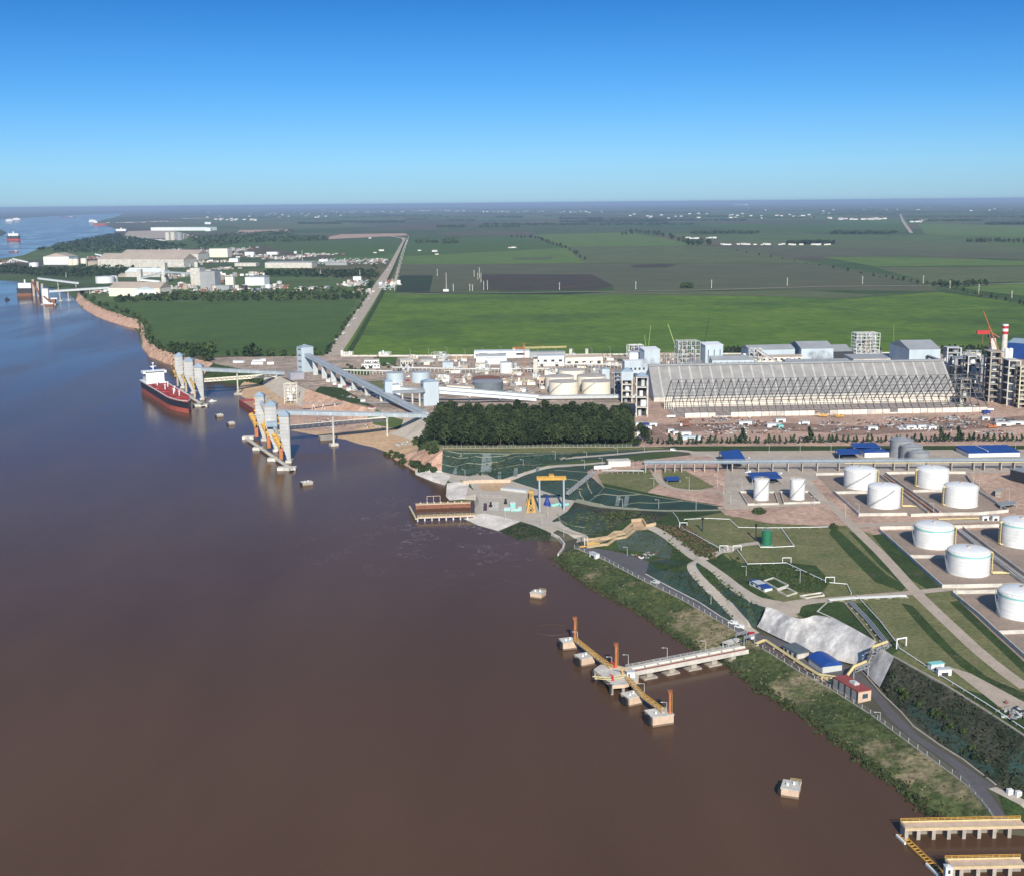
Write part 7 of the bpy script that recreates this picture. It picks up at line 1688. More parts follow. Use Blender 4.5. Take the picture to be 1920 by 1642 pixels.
PILE = [(1340,788,'scattered steel sections and bars below the base panels, left heap'),(1380,802,'big tangled heap of steel sections in the middle of the mud'),(1416,795,'heap of pale steel parts beside the pale blue yard cabin'),(1350,812,'rusty scrap strewn toward the hedge row'),(1556,795,'rusty plates and soil heap right of the yellow machines'),(1590,806,'rust brown rods on the soil at centre right'),(1688,788,'dark tangle of steel right of the blue truck'),(1730,790,'dark steel bundles below the right base panels'),(1772,786,'grey steel frames laid on the soil, right of centre'),(1790,800,'grey and rusty steel frames near the hedge row'),(1820,795,'loose dark steel parts left of the right edge cabins'),(1867,812,'dark scrap heap at the right edge of the soil'),(1660,800,'mixed steel and timber on the mud at centre')]
for i, (x, y, lb) in enumerate(PILE): junk(lb, (x, y), 46, 8, 100+i, ('steel','rust','steell','dark'), 5)
for i, (x, y, lb) in enumerate(((1300,820,'rusty'),(1420,812,'dull'),(1480,806,'brown'),(1640,795,'grey'),(1755,806,'pale'),(1330,800,'mixed'),(1375,786,'small'),(1810,782,'dark'))):
    junk(f'{lb} litter of building material on the works yard soil', (x, y), 26, 10, 300+i, ('rust','steell','dark'), 3.5)
t = thing('panel_stack', 'rows of long white panels laid flat on the soil at right', 'panel stack', G(1690,806))
for i in range(9): MB().box(i*4-2, i*4+1, 0, 12, .1, .9).build('panel', 'white', t)
# pipe yard behind the wood: low process clutter, each cluster a thing
CL = [(800,684,24,'steell'),(832,682,22,'tan'),(862,678,26,'yellow'),(868,690,18,'steell'),(905,690,26,'cream'),(760,700,14,'steel'),(848,700,30,'white'),(830,716,22,'cream'),(876,712,14,'steell'),(862,718,20,'rust'),(905,702,24,'steell'),(975,694,18,'tan'),(968,704,24,'cream'),(1010,712,16,'tan'),(1040,700,26,'steel'),(1096,690,30,'steell'),(1118,700,18,'steel'),(1148,690,22,'steell'),(1140,676,18,'rust'),(1158,718,10,'steel'),(990,722,22,'tan'),(975,736,18,'concl'),(960,724,14,'rust'),(820,672,22,'steell'),(775,674,18,'tan'),(1075,676,16,'steell'),(1250,684,14,'steell'),(1380,686,20,'dark'),(1590,668,18,'steell'),(1800,690,24,'concl'),(1826,668,26,'steell'),(1770,662,22,'tan'),(1835,690,14,'dark'),(720,668,20,'white'),(650,668,18,'white')]
q = random.Random(78)
for i in range(60):
    x = q.uniform(740, 1165) if i < 40 else q.uniform(1240, 1840); y = q.uniform(672, 734) if i < 40 else q.uniform(664, 690)
    if any(abs(x-a) < 34 and abs(y-b) < 22 for a, b in ((1057,728),(1118,728),(1072,700),(915,722),(741,705),(789,705),(948,690),(695,685),(763,684),(1030,676),(1095,676),(925,672),(1338,678),(1222,680))): continue
    CL.append((x, y, q.uniform(10, 26), q.choice(['steell','tan','white','cream','steel','rust','steell'])))
adj = ['low','crowded','narrow','open','small']
for i, (x, y, w_, mk) in enumerate(CL):
    a, rz, L = fr((x-w_/2, y), (x+w_/2, y-.2)); q2 = random.Random(500+i); h = q2.uniform(3, 8); d_ = q2.uniform(8, 18)
    mn = {'steell':'light grey','tan':'tan','yellow':'yellow','cream':'cream','steel':'grey','white':'white','rust':'rusty','concl':'pale concrete','dark':'dark'}[mk]
    t = thing('pipe_structure', f'{adj[i%5]} {mn} pipe and vessel structure {near(x, y)}', 'process structure', a, rz, 'pipe structures of the plant')
    openframe(o := MB(), L, d_, h, 2, max(2, int(L/6)), 1, .45); o.build('steel_frame', mk, t)
    for k in range(4):
        MB().tube([(0, d_*(k+.5)/4, h*.5+.6*(k%2)), (L, d_*(k+.5)/4, h*.5+.6*(k%2))], .35).build('pipe', q2.choice([mk,'steell','white','pyel']), t)
    for k in range(q2.randint(2, 5)):
        MB().cyl(L*q2.random(), d_*q2.random(), -.5, q2.uniform(1, 2.6), q2.uniform(2.5, 9), n=10).build('vessel', q2.choice(['white','steell','steel','cream']), t, smooth=True)
    for k in range(q2.randint(1, 3)):
        x_ = L*q2.random()*.8; MB().box(x_, x_+q2.uniform(3, 7), -2-q2.random(), d_*.4, -.5, q2.uniform(2.5, 4)).build('equipment_box', q2.choice(['white','cream','tan','steel']), t)
# long pipe bridges behind the silos
for (A, B, lb, n_) in (((640,702),(735,703),'pale pipe bridge on posts left of the blue grey silos',16),((735,697),(880,699),'white pipe bridge running above the blue grey silos',20),((880,700),(1030,699),'white pipe bridge in front of the long white warehouse',22),((1000,690),(1165,692),'grey pipe bridge behind the cream tanks',24)):
    a, rz, L = fr(A, B); t = thing('pipe_bridge', lb, 'pipe bridge', a, rz)
    MB().box(0,L,0,2.6,5,5.5).build('deck', 'concl', t); MB().tube([(0,.7,6),(L,.7,6)],.4).tube([(0,1.9,6),(L,1.9,6)],.4).build('pipe', 'white', t)
    for i in range(n_+1): MB().box(L*i/n_-.3, L*i/n_+.3, .2, 2.4, -1, 5).build('post', 'concl', t)
# boundary wall and road at the far edge of the plant
wallrun('boundary_wall', 'long pale boundary wall between the plant and the green fields', [(640,669),(760,669),(900,668),(1060,667),(1190,666),(1420,665),(1620,664),(1925,662)], 2.4, .6, 'concl')
for i, x in enumerate(range(770,1180,34)): lamp((x, 671+(i%2)), 655-(i%3)*2, 'slim lamp mast along the far boundary wall of the plant', group='lamp masts of the boundary')
for i, x in enumerate((1650,1700,1790,1800,1812,1822,1834,1745)): place(CF, G(x, 664), q.uniform(1.1,1.7), 'dark conifer on the far plant boundary near the right edge', 'conifers of the far boundary')
for i in range(26): place(CF, G(1360+i*2.6, 664+q.uniform(-.5,.5)), q.uniform(1,1.5), 'dark conifer in the row behind the windowed buildings', 'conifers behind the buildings')
for i in range(40): place(CF, G(1758+i*3.6, 664+q.uniform(-.5,.5)), q.uniform(.9,1.6), 'dark conifer on the far plant boundary near the right edge', 'conifers of the far boundary')
for i in range(16): place(BU, G(650+q.uniform(0,110), 690+q.uniform(-6,8)), q.uniform(.7,1.3), 'round garden tree on the green office plot', 'garden trees of the offices')
# cars parked near the steep gallery and offices
CA = None
for i in range(34):
    x = q.choice([q.uniform(600,700), q.uniform(640,720), q.uniform(730,870)]); y = 700+ (x-600)*.35+q.uniform(-4,12) if x < 700 else (668+q.uniform(0,6) if x < 730 else 676+q.uniform(0,40))
    mk = q.choice(['white','white','steell','red'])
    v_ = van((x, y), {'white':'small white vehicle ','steell':'small silver vehicle ','red':'small red vehicle '}[mk]+near(x, y), mk, q.uniform(0,3.1), 'small vehicles of the plant')
for i, (x, y) in enumerate(((628,640),(640,628),(652,613),(661,600),(690,562),(668,584),(715,530),(724,508),(731,500))):
    truck((x, y), 'white truck driving on the highway between the fields', 'white', R(70), 'white', 'trucks on the highway', p=G(x+(i%2)*2, y))
for i, (x, y, w_) in enumerate(((624,722,7),(634,727,8),(688,737,10),(696,742,9),(705,747,10),(716,752,9),(676,754,9),(690,768,8),(650,733,8),(612,717,7))):
    house('site_hut', ['small white hut','small white tent','pale grey hut','red roofed hut'][i%4]+f' on the slope, '+('upper' if i in (0,1,9) else 'middle' if i in (2,3,8) else 'lower')+' part beside the steep wide gallery', 'hut', (x,y), (x+w_,y-.2), 5, h=2.8, wall='white', roof=['steell','white','steel','brick'][i%4], kind='gable', rise=1, group='huts beside the steep gallery')
for i, (x, y, lb) in enumerate(((505,748,'timber and steel litter on the quay sand'),(560,775,'dark equipment heap on the quay yard under the long gallery'),(600,790,'equipment and hoses on the quay yard by the lattice bridge'),(700,800,'small rusty machine parts on the orange sand'),(625,800,'rust coloured parts on the sand below the long gallery'),(660,745,'red brown formwork on the quay slope'))): junk(lb, (x, y), 24, 6, 700+i, ('rust','steel','steell'), 3.5)

q = random.Random(91)
for i in range(26):
    x = q.uniform(745, 1160) if i < 12 else q.uniform(1245, 1700) if i < 18 else q.uniform(1780, 1915); y = q.uniform(670, 738) if i < 12 else q.uniform(664, 688) if i < 18 else q.uniform(662, 768)
    junk(f'{["dense","dark","low","brown","bright"][i%5]} {["","tangled","stacked"][i//9]} clutter of pipes and ducts {near(x, y)}'.replace('  ', ' '), (x, y), 56, 9, 900+i, ('steel','steell','concd','tan','dark'), 7, 'plant clutter', 'plant_clutter')
# ------------------------------------------------------------------ far plants, tree lines, villages
FT = treeproto('field_tree', 'tree', 6, 11, 2, 31, LEAF, nl=10, nf=12, size=2.2)
def trees(label, group, pts, n, s0=.8, s1=1.3, jx=2, jy=.6, proto=None): bushes(label, group, pts, n, jx, jy, s0, s1, proto or FT)
trees('tree in the dark belt between the left field and the riverside plant', 'trees of the left belt', [(215,566),(330,564),(460,564),(600,562),(672,560)], 56, .8, 1.4, 3, 2)
trees('bushy tree along the top of the left river cliff', 'trees of the cliff top', [(155,555),(185,572),(215,582),(258,598),(276,620),(282,640),(300,655),(345,668),(400,676)], 44, .5, 1.0, 5, 4)
trees('big dark tree at the lower corner of the left field', 'dark trees by the back dock', [(318,660),(350,658),(380,660),(394,664)], 9, .8, 1.4, 5, 2)
trees('lone dark tree near the middle of the lower edge of the left field', 'lone tree', [(471,670),(472,670)], 1, 1.6, 1.6, 0, 0)
trees('small tree in the row left of the tall transfer tower', 'small trees by the transfer tower', [(430,668),(500,668),(560,668),(612,665)], 16, .4, .9, 3, 1)
trees('tree beside the highway along the left field', 'highway trees', [(614,662),(640,622),(668,585),(690,552),(700,530)], 20, .5, .9, 2, 2)
trees('tree in the grove where the highway passes the plants', 'trees of the highway grove', [(672,560),(690,545),(702,520),(706,505)], 14, .8, 1.3, 4, 4)
trees('tree in the short square row on the far field', 'trees of the square row', [(780,456),(820,456)], 10, 1.2, 1.6, 1, .3); trees('tree in the tall clump on the far field', 'trees of the tall clump', [(833,457),(858,456)], 9, 1.6, 2.4, 1, .4)
trees('tree of the hedge crossing the far fields', 'hedge trees', [(960,447),(1005,447),(1030,458),(1060,466),(1095,487)], 22, .9, 1.6, 2, .8)
trees('tree in the dark wood patch right of centre on the plain', 'trees of the plain wood', [(1168,440),(1200,437),(1240,442),(1290,460),(1330,459)], 26, 1.6, 2.6, 5, 1.5)
trees('tree of the square clump on the dirt track', 'trees of the track clump', [(1279,541),(1297,541)], 7, .9, 1.2, 1, .4)
trees('tree along the diagonal country road at right', 'trees of the diagonal road', [(1380,471),(1500,492),(1640,518),(1700,528),(1780,541),(1850,558),(1925,572)], 34, .35, .9, 3, 1.2)
trees('tree of the dark grove beside the diagonal road', 'trees of the roadside grove', [(1752,536),(1800,536),(1850,535)], 20, .8, 1.2, 4, 1.5)
trees('tree of the long dark wood at the right edge of the plain', 'trees of the right wood', [(1815,455),(1860,454),(1930,456)], 22, 1.2, 1.8, 4, .8)
# masses of wood too far to count
def wood(label, pix, h, n, seed, s=14):
    q = random.Random(seed); w_ = [G(*p) for p in pix]; x0, x1 = min(p.x for p in w_), max(p.x for p in w_); y0, y1 = min(p.y for p in w_), max(p.y for p in w_); pl = [(p.x, p.y) for p in w_]
    c0 = w_[0].copy(); o = MB(); k = 0; tries = 0
    while k < n and tries < n*30:
        tries += 1; x, y = q.uniform(x0, x1), q.uniform(y0, y1)
        if not inside(pl, x, y): continue
        k += 1; z = gz(x, y); hh = h*q.uniform(.6, 1.15)
        for j in range(5):
            a_ = q.uniform(0, 6.28); r_ = s*q.uniform(.4, .9); c = Vector((x-c0.x+s*.5*math.cos(a_), y-c0.y+s*.5*math.sin(a_), z-c0.z+hh*q.uniform(.35, .9)))
            u = Vector((q.gauss(0,1), q.gauss(0,1), q.gauss(0,.5))).normalized()*r_*.6; v = u.cross(Vector((q.gauss(0,.5), q.gauss(0,.5), 1))).normalized()*hh*.4
            o.add([c-u-v, c+u*.6-v*.9, c+u+v*.5, c-u*.4+v], [(0,1,2,3)])
    if not o.v: return
    ob = o.build('distant_wood', LEAF); ob.location = c0; tag(ob, label, 'wood', kind='stuff')
wood('dark tree belt in front of the riverside plant buildings', [(262,558),(300,551),(500,549),(692,541),(692,548),(560,558),(380,562),(270,566)], 11, 420, 21, 6)
wood('pale tree belt below the long grey shed', [(497,510),(560,509),(704,510),(712,520),(690,523),(500,520)], 12, 360, 22, 7)
wood('dark wooded rise between the far quay and the white roofed stores', [(0,501),(60,503),(130,507),(238,506),(255,500),(240,518),(150,521),(60,519),(0,513)], 12, 500, 23, 8)
wood('dark wooded rise beside the far left dock', [(150,500),(235,503),(180,512),(130,508)], 12, 90, 24, 8)
wood('dark wood on the far shore above the blue reach', [(66,470),(160,450),(216,440),(240,446),(350,462),(340,470),(180,476)], 16, 900, 1, 16)
wood('dark tree belt behind the warehouses', [(350,446),(545,434),(552,440),(430,448),(500,446),(612,447),(615,453),(450,457),(380,470)], 18, 700, 2, 20)
wood('dark tree belt near the highway bend', [(512,446),(612,446),(614,452),(515,452)], 18, 200, 3, 20)
for i, (x0, x1, y) in enumerate(((560,640,420),(630,760,417),(440,560,409),(840,890,414),(930,980,408),(820,870,426),(900,975,426),(1050,1130,411),(760,800,412),(1020,1100,405),(1140,1250,411),(1280,1380,407),(1390,1530,409),(1300,1420,438),(1480,1560,458),(1530,1680,403),(1700,1925,408),(1700,1840,415),(1850,1925,421),(1560,1680,438),(1200,1330,400),(700,830,405),(860,1000,401),(300,420,402),(900,1300,422),(1050,1250,417),(560,760,401),(1100,1400,414),(640,900,408),(440,640,402),(1000,1180,399),(1400,1700,396),(1560,1925,399),(700,1100,393),(1200,1500,391),(120,300,398))):
    wood(f'thin dark tree line number {["one","two","three","four","five","six","seven","eight","nine","ten","eleven","twelve","thirteen","fourteen","fifteen","sixteen","seventeen","eighteen","nineteen","twenty","twenty one","twenty two","twenty three","twenty four","twenty five","twenty six","twenty seven","twenty eight","twenty nine","thirty","thirty one"][i]} of the far plain' if False else 'thin dark tree line on the far plain', [(x0,y-1),(x1,y-1.2),(x1,y+1),(x0,y+1.2)], 16, 260, 40+i, 26)
# left riverside plants
def far(label, x0, x1, yb, yt, dp, wall, roof, kind='flat', rise=6, name='far_building', **k): return house(name, label, 'building', (x0,yb), (x1,yb-.1), dp, ytop=yt, wall=wall, roof=roof, kind=kind, rise=rise, **k)
FB = [
 ('huge long tan roofed store, front one of the far left pair', 184,345,502,480,90,'concl','tan','gable',20), ('huge long brown roofed store behind the tan one', 228,372,488,472,90,'concl','tan','gable',16),
 ('white ended store with a brown ridged roof by the far quay', 82,130,497,478,90,'panelw','tan','gabley',14), ('brown hip roofed store at the riverside plant', 205,300,556,534,60,'cream','tan','gable',14),
 ('white gabled hall in front of the brown roofed store', 204,246,552,535,50,'panelw','tan','gabley',9), ('pale green gabled hall beside the white one', 252,295,556,540,30,'panelw','panel','gabley',7), ('long white tent roofed store behind the towers', 235,300,520,506,60,'concl','panelw','gable',12),
 ('white block building with dark right side among the far silos', 393,427,483,467,50,'cream','steell','flat',3), ('pale grey hall right of the white block building', 459,476,480,473,24,'panelw','panelg','flat',3), ('white hall with grey roof among the riverside plant', 460,496,536,519,34,'panelw','panelg','mono',3), ('tall cream block left of the white hall', 423,438,540,520,20,'cream','steell','flat',2),
 ('brown grey block with a stair tower in the riverside plant', 358,376,536,503,34,'concl','panelg','flat',2), ('grey process block right of the brown grey one', 376,404,544,510,34,'panelg','panelg','flat',2), ('low grey works building below the grey process block', 405,430,548,536,24,'panelg','panelg','flat',2), ('tall pale elevator block above the brown hip roof', 303,311,530,494,20,'concl','panel','flat',2), ('square pale tower above the white gabled hall', 257,265,528,506,14,'concl','panel','flat',2),
 ('very long grey flat shed in the middle distance', 497,585,503,492,60,'concl','panelg','mono',3), ('long pale grey shed far behind the tan store', 283,388,433,427,160,'panelw','panelw','flat',3), ('long low cream shed right of the far grain silos', 312,345,449,440,40,'tan','tan','flat',3),
 ('small white store with grey roof at the parking plot', 662,677,526,519,20,'white','panelg','flat',2), ('long narrow pale greenhouse roof, left of three', 552,565,546,541,70,'cream','concl','flat',1), ('long narrow pale greenhouse roof, middle of three', 575,588,546,541,70,'cream','concl','flat',1), ('long narrow pale greenhouse roof, right of three', 598,611,545,540,60,'cream','concl','flat',1),
 ('low pale office beside the long grey shed', 598,615,492,487,20,'white','panelg','flat',2), ('long white barn on the horizon right of centre', 1376,1397,385.6,383.2,200,'white','white','flat',1), ('white works building on the far river shore', 385,395,434,428,40,'panelw','white','flat',2), ('blue roofed shed on the far plain at left', 384,395,421,417,60,'panelw','twroof','flat',2)]
FB += [('narrow tall grey elevator house beside the grey process block',366,372,524,492,14,'concl','panelg','flat',2),('white flat store between the tan stores and the white tent roof',246,290,510,504,30,'white','concl','flat',2),('rusty low shed left of the cream block',396,420,530,524,30,'rust','tan','gable',3),('grey shed row right of the dark tank',470,505,548,542,24,'panelg','panelg','gable',3),('pale long shed below the tan store',350,395,512,506,30,'concl','tan','gable',3),('tan low hall near the white silos at the far quay',165,183,499,490,40,'tan','tan','gable',3),('small white hall on the far works beside the dome tank',500,520,478,473,30,'white','panelg','flat',2),('white cube hall on the far works',430,446,492,485,24,'white','panelg','flat',2),('long brown shed behind the two white tanks',222,262,520,514,40,'tan','tan','gable',4),('grey terrace of sheds before the lorry park',610,650,498,493,30,'panelg','panelg','flat',2),('pale works hall left of the long grey shed',440,480,500,494,40,'concl','concl','flat',2)]
for r_ in FB: far(*r_)
for i, (xl, xr, yb, yt, lb, wl) in enumerate(((181,214,532,519,'large white tank at the riverside plant, left of a pair','white'),(205,221,530,518,'large white tank at the riverside plant, right of a pair','white'),(56,72,501,493,'white tank by the far quay at the left edge','white'),(128,137,498,486,'cream silo beside the tan stores, first of three','cream'),(137,148,498,486,'cream silo beside the tan stores, second of three','cream'),(152,163,495,485,'cream silo beside the tan stores, third of three','cream'),(310,319,451,436,'tall grey silo on the far earth bank, first of three','concl'),(320,329,451,436,'tall grey silo on the far earth bank, second of three','concl'),(331,343,451,437,'tall grey silo block on the far earth bank, third of three','steel'),(334,345,540,530,'white tank right of the brown hip roof','white'),(497,508,544,534,'white tank right of the white hall','white'),(453,464,545,535,'dark tank in front of the white hall','dark'),(519,529,533,528,'small silver tank near the far parking plot','steell'),(551,557,476,472,'small white dome tank on the far works','white'))):
    tank('far_tank', lb, xl, xr, yb, yt, wl, 'steell' if wl != 'white' else 'white', 2, cone=True, hand=False, n=20)
galls = [((146,520,495),(72,560,521),'sloping dock gallery at the far left dock, upper one',(72,560),(145,550)),]
def fgal(lb, a, za, b, zb, w=6, h=5, sup=()): gallery('far_gallery', lb, P(a[0],a[1],za), P(b[0],b[1],zb), w, h, 'panelw', 'gallr', supports=sup)
fgal('pale conveyor gallery from the far left dock up to the shore', (72,524), 28, (146,533), 22, sup=((.5,0),(.95,0))); fgal('long pale conveyor gallery from the small dock to the white gabled hall', (88,549), 24, (215,541), 24, sup=((.18,0),(.3,0),(.62,None)))
fgal('pale gallery linking the square tower to the tall elevator', (262,524), 30, (305,514), 40); fgal('white gallery from the tall elevator to the grey process block', (306,512), 45, (362,515), 32); fgal('pale sloping conveyor at the far quay', (24,487), 32, (52,493), 20); fgal('pale conveyor above the brown roofed store', (178,478), 45, (205,484), 30); fgal('white pipe bridge between square tower and hall roof', (265,527), 26, (300,530), 22)
t = thing('far_dock_tower', 'brown leaning loader towers at the far left dock', 'loading tower', P(66,556,0)); 
for i in range(3): MB().box(i*12-6, i*12, 0, 10, 0, 46-i*6).build('shaft', 'tan', t)
MB().bar((-4,-2,40),(14,-6,6),4).build('chute', 'rust', t)
t = thing('small_dock', 'small dock with a white silo and rusty loader below the far gallery', 'dock', P(84,572,0)); MB().box(-4,10,0,8,0,40).build('tower', 'white', t); MB().box(-8,30,-6,10,-1,3).build('pad', 'conc', t); MB().box(12,26,0,8,3,14).bar((0,-3,22),(16,-4,8),3).build('loader', 'rust', t); MB().cbox(24,4,14,16,10,3).build('canopy', 'white', t)
farship('small rusty barge at the small dock', 84, 100, 574, 571, 568, 'rust', 0, 'rust')
for i, (x, yb, yt, lb) in enumerate(((567,490,470,'tall thin pole above the far works'),(378,480,463,'twin grey chute tower above the tan stores'),(382,482,465,'second grey chute tower above the tan stores'),(163,505,488,'thin mast on the far quay side'),(124,520,512,'thin mast behind the far left dock'),(601,521,507,'thin mast in the middle belt'),(675,520,507,'thin mast by the parking plot'))):
    p = G(x, yb); h = HT(p, yt); t = thing('mast', lb, 'mast', p); MB().cyl(0,0,0,1.3,h,.7,n=6).build('pole', 'concl', t); MB().cbox(0,0,h,2.4,2.4,1).build('head', 'steel', t)
# clutter of the far works, one thing per cluster
q = random.Random(9)
SP = [(430,478,40,6),(480,482,40,5),(530,486,50,6),(400,492,60,5),(420,505,40,4),(330,520,30,6),(350,540,40,6),(440,545,50,5),(520,540,40,5),(660,535,30,6),(645,492,60,6),(700,490,40,6),(600,478,50,4),(20,492,30,5),(180,485,30,5),(390,475,40,8),(250,446,50,3),(290,452,40,3),(360,410,60,4),(240,418,50,4),(300,416,60,4),(190,548,30,3),(680,550,30,6),(730,535,20,8),(345,500,30,7),(415,520,40,8),(385,548,30,7),(470,515,40,5),(290,508,30,5),(120,490,30,6),(310,470,40,5),(560,482,50,5),(440,470,40,7)]
for i, (x, y, w_, hh) in enumerate(SP):
    p = G(x, y); sc_ = dist(p)/FPX; t = thing('works_cluster', ['pale','rusty','grey','busy','low'][i%5]+' cluster of sheds, trucks and pipework '+('near the highway' if x > 560 else 'in the riverside plant' if y > 500 else 'at the far river port' if y < 460 else 'beside the tan stores'), 'works', p, 0, 'clusters of the far works')
    for mk in ('white' if i % 2 else 'panelg','concl','steel','rust','concd' if i % 3 else 'tan'):
        for k in range(9):
            o = MB()
            x_ = q.gauss(0, w_*.3)*sc_; y_ = q.gauss(0, 35 if y > 470 else 120); s_ = q.uniform(2, 9)*max(1, sc_/1.4)*.6; o.cbox(x_, y_, gz(p.x+x_, p.y+y_)-p.z-1, s_*2, s_, 1+q.uniform(.4, 1)*hh*(1.0 if k > 2 else 2.2))
            o.build('shed', mk, t)
# parked trucks on the big lorry parks: counted in rows
q = random.Random(10); pk = truck((640,492), 'parked lorry on the far lorry park', 'white', 1.3, 'steell', 'lorries of the far park'); LORRY = [pk]
for i in range(110):
    r_ = i % 5; x = 592+q.random()*130 if i < 80 else 650+q.random()*40; y = (487+r_*2.2 if i < 80 else 528+r_*2.5)+q.uniform(-.5,.5)
    dup(pk, G(x, y), 1.3+q.uniform(-.1,.1), 'parked lorry on the far lorry park' if i < 80 else 'parked lorry on the plot beside the highway', None, (1.6,1.6,1.2))
for i in range(24): dup(pk, G(712+q.random()*32, 532+q.random()*14), q.uniform(0,3), 'parked lorry on the plot across the highway', None, (1.2,1.2,1.2))
# pylons and poles
PY = None
def pylon(px, yt, label, group='power pylons beside the highway', wide=3.2):
    p = G(*px); h = HT(p, yt); t = thing('power_pylon', label, 'pylon', p, 0, group); MB().cyl(0,0,0,.9,h,.5,n=6).build('mast', 'concl', t)
    for f in (.97,.85,.73): MB().bar((-wide,0,h*f),(wide,0,h*f),.35).build('crossarm', 'steell', t)
for i in range(14):
    f = i/13; x = 766+(740-766)*f; y = 449+(545-449)*f**1.15; pylon((x, y), y-7-15*f, 'white power pylon in the line beside the highway')
for x, y, yt in ((850,547,533),(881,546,533),(886,546,534),(907,545,527),(899,522,502),(889,519,507),(820,518,505),(914,544,526),(902,530,512),(896,525,512),(837,546,512)): pylon((x,y), yt, 'pale concrete pylon at the small substation on the brown field', 'pylons of the substation', 2)
for x, y, yt in ((1192,543,528),(1049,544,530),(1334,541,525),(1476,536,521),(1617,533,518),(1731,532,517),(1781,541,526),(1835,551,533),(1897,559,546)): pylon((x,y), yt, 'thin lone power pole on the plain at right', 'poles of the plain', 2)
house('white_shed', 'small white shed at the substation on the brown field', 'shed', (831,547), (841,547), 8, h=5, wall='white', roof='white')
for i in range(12):
    f = i/11; lamp((636+(740-636)*f+14, 640+(450-640)*f), 640+(450-640)*f-16+9*f, 'roadside lamp mast along the highway', group='lamps of the highway')
# villages: many small houses
HP = thing('village_house', 'small white house in the far village band', 'house', (0,0,0), 0, 'village houses'); MB().box(-7,7,-5,5,-1,6).build('wall', 'white', HP); MB().gable(-7,7,-5,5,6.02,3,.5).build('roof', 'concl', HP)
HB = thing('village_house', 'small brick roofed house in the far village band', 'house', (0,0,0), 0, 'village houses'); MB().box(-7,7,-5,5,-1,6).build('wall', 'cream', HB); MB().gable(-7,7,-5,5,6.02,3,.5).build('roof', 'tan', HB)
q = random.Random(12); BANDS = [(760,880,396,1,34,'in the white village left of centre on the plain'),(880,1140,398,1.4,46,'in the long village across the middle of the plain'),(600,760,398,2,26,'in the village beyond the highway bend'),(400,480,413,2,22,'in the hamlet beyond the river port'),(1280,1340,447.5,.8,14,'on the farm inside the plain wood'),(1340,1470,459.5,.6,20,'in the roadside row right of the plain wood'),(1480,1560,459.8,.5,12,'in the low white barns row at right'),(1565,1660,412,1,24,'in the white hamlet at right'),(1700,1760,416,1.2,8,'at the crossroads of the right country road'),(1180,1560,406,5,40,'scattered over the far right plain'),(360,640,404,5,30,'scattered toward the city at left'),(1400,1900,392,5,20,'far away near the horizon at right'),(640,860,463,18,6,'lone on the mid left fields'),(940,980,465.6,.3,3,'lone on the light green field')]
first = {id(HP): True, id(HB): True}
for x0, x1, y, jy, n_, wh in BANDS:
    for i in range(n_):
        pr = HP if q.random() < .75 else HB; x = q.uniform(x0, x1); p = G(x, y+q.uniform(-jy, jy)); s_ = q.uniform(.6, 1.2)*max(1, min(2.2, dist(p)/7000))
        lb = ('small white house ' if pr is HP else 'small tan roofed house ')+wh
        if first[id(pr)]: first[id(pr)] = False; pr.location = p; pr.scale = (s_*1.5, s_, s_*.8); pr['label'] = lb
        else: dup(pr, p, q.uniform(-.4,.4), lb, None, (s_*1.5, s_, s_*.8))
# city towers on the horizon
ct = None
for i in range(26):
    x = q.gauss(608, 14) if i < 14 else q.uniform(420, 760); p = P(x, 386.4+(384.9-386.4)*0, 20)
    t = thing('city_tower', 'hazy tower block on the horizon skyline at left', 'tower block', p, 0, 'city towers'); MB().cbox(0,0,0,q.uniform(25,70),40,q.uniform(40,130)).build('shaft', 'concl', t)
    MB().cbox(0,0,-10,80,60,40).build('podium', 'concl', t)
# ------------------------------------------------------------------ ragged growth nobody could count
def scatter(name, label, pix, n, size, leaf, seed, edge=None):
    q = random.Random(seed); o = MB(); w_ = [G(*p) for p in pix]; c0 = w_[0].copy(); k = 0
    pl = [(p.x, p.y) for p in w_]; x0, x1 = min(p.x for p in w_), max(p.x for p in w_); y0, y1 = min(p.y for p in w_), max(p.y for p in w_); tries = 0
    while k < n and tries < n*20:
        tries += 1
        if edge:
            i = q.randrange(len(w_)-1); p = w_[i].lerp(w_[i+1], q.random()); x, y = p.x+q.gauss(0, edge), p.y+q.gauss(0, edge)
        else:
            x, y = q.uniform(x0, x1), q.uniform(y0, y1)
            if not inside(pl, x, y): continue
        z = gz(x, y)
        if z <= .02 and not edge: continue
        k += 1; s_ = size*q.uniform(.4, 1.3)
        for j in range(4):
            a_ = q.uniform(0, 6.28); c = Vector((x-c0.x+q.gauss(0, s_*.5), y-c0.y+q.gauss(0, s_*.5), max(z, 0)-c0.z+s_*q.uniform(.15, .6)))
            u = Vector((math.cos(a_), math.sin(a_), q.uniform(-.3, .3)))*s_*.6; v = Vector((q.gauss(0, .5), q.gauss(0, .5), 1)).normalized()*s_*.5
            o.add([c-u-v, c+u*.6-v*.8, c+u+v*.5, c-u*.4+v], [(0,1,2,3)])
    ob = o.build(name, leaf); ob.location = c0; return tag(ob, label, 'undergrowth', kind='stuff')
LEAFW = leafmat('leaf_weed', (.085, .105, .040), (.045, .060, .028))
LEAFS = leafmat('leaf_scrub', (.080, .082, .048), (.035, .045, .026))
BANK = [(1046,1040),(1077,1030),(1186,1080),(1280,1128),(1389,1192),(1430,1219),(1556,1294),(1687,1384),(1785,1455),(1860,1545),(1750,1530),(1690,1473),(1622,1434),(1545,1370),(1450,1304),(1365,1245),(1262,1188),(1150,1118),(1060,1062)]
scatter('bank_tussocks', 'tussocks and weeds on the grassy river bank', BANK, 900, .7, LEAFW, 1)
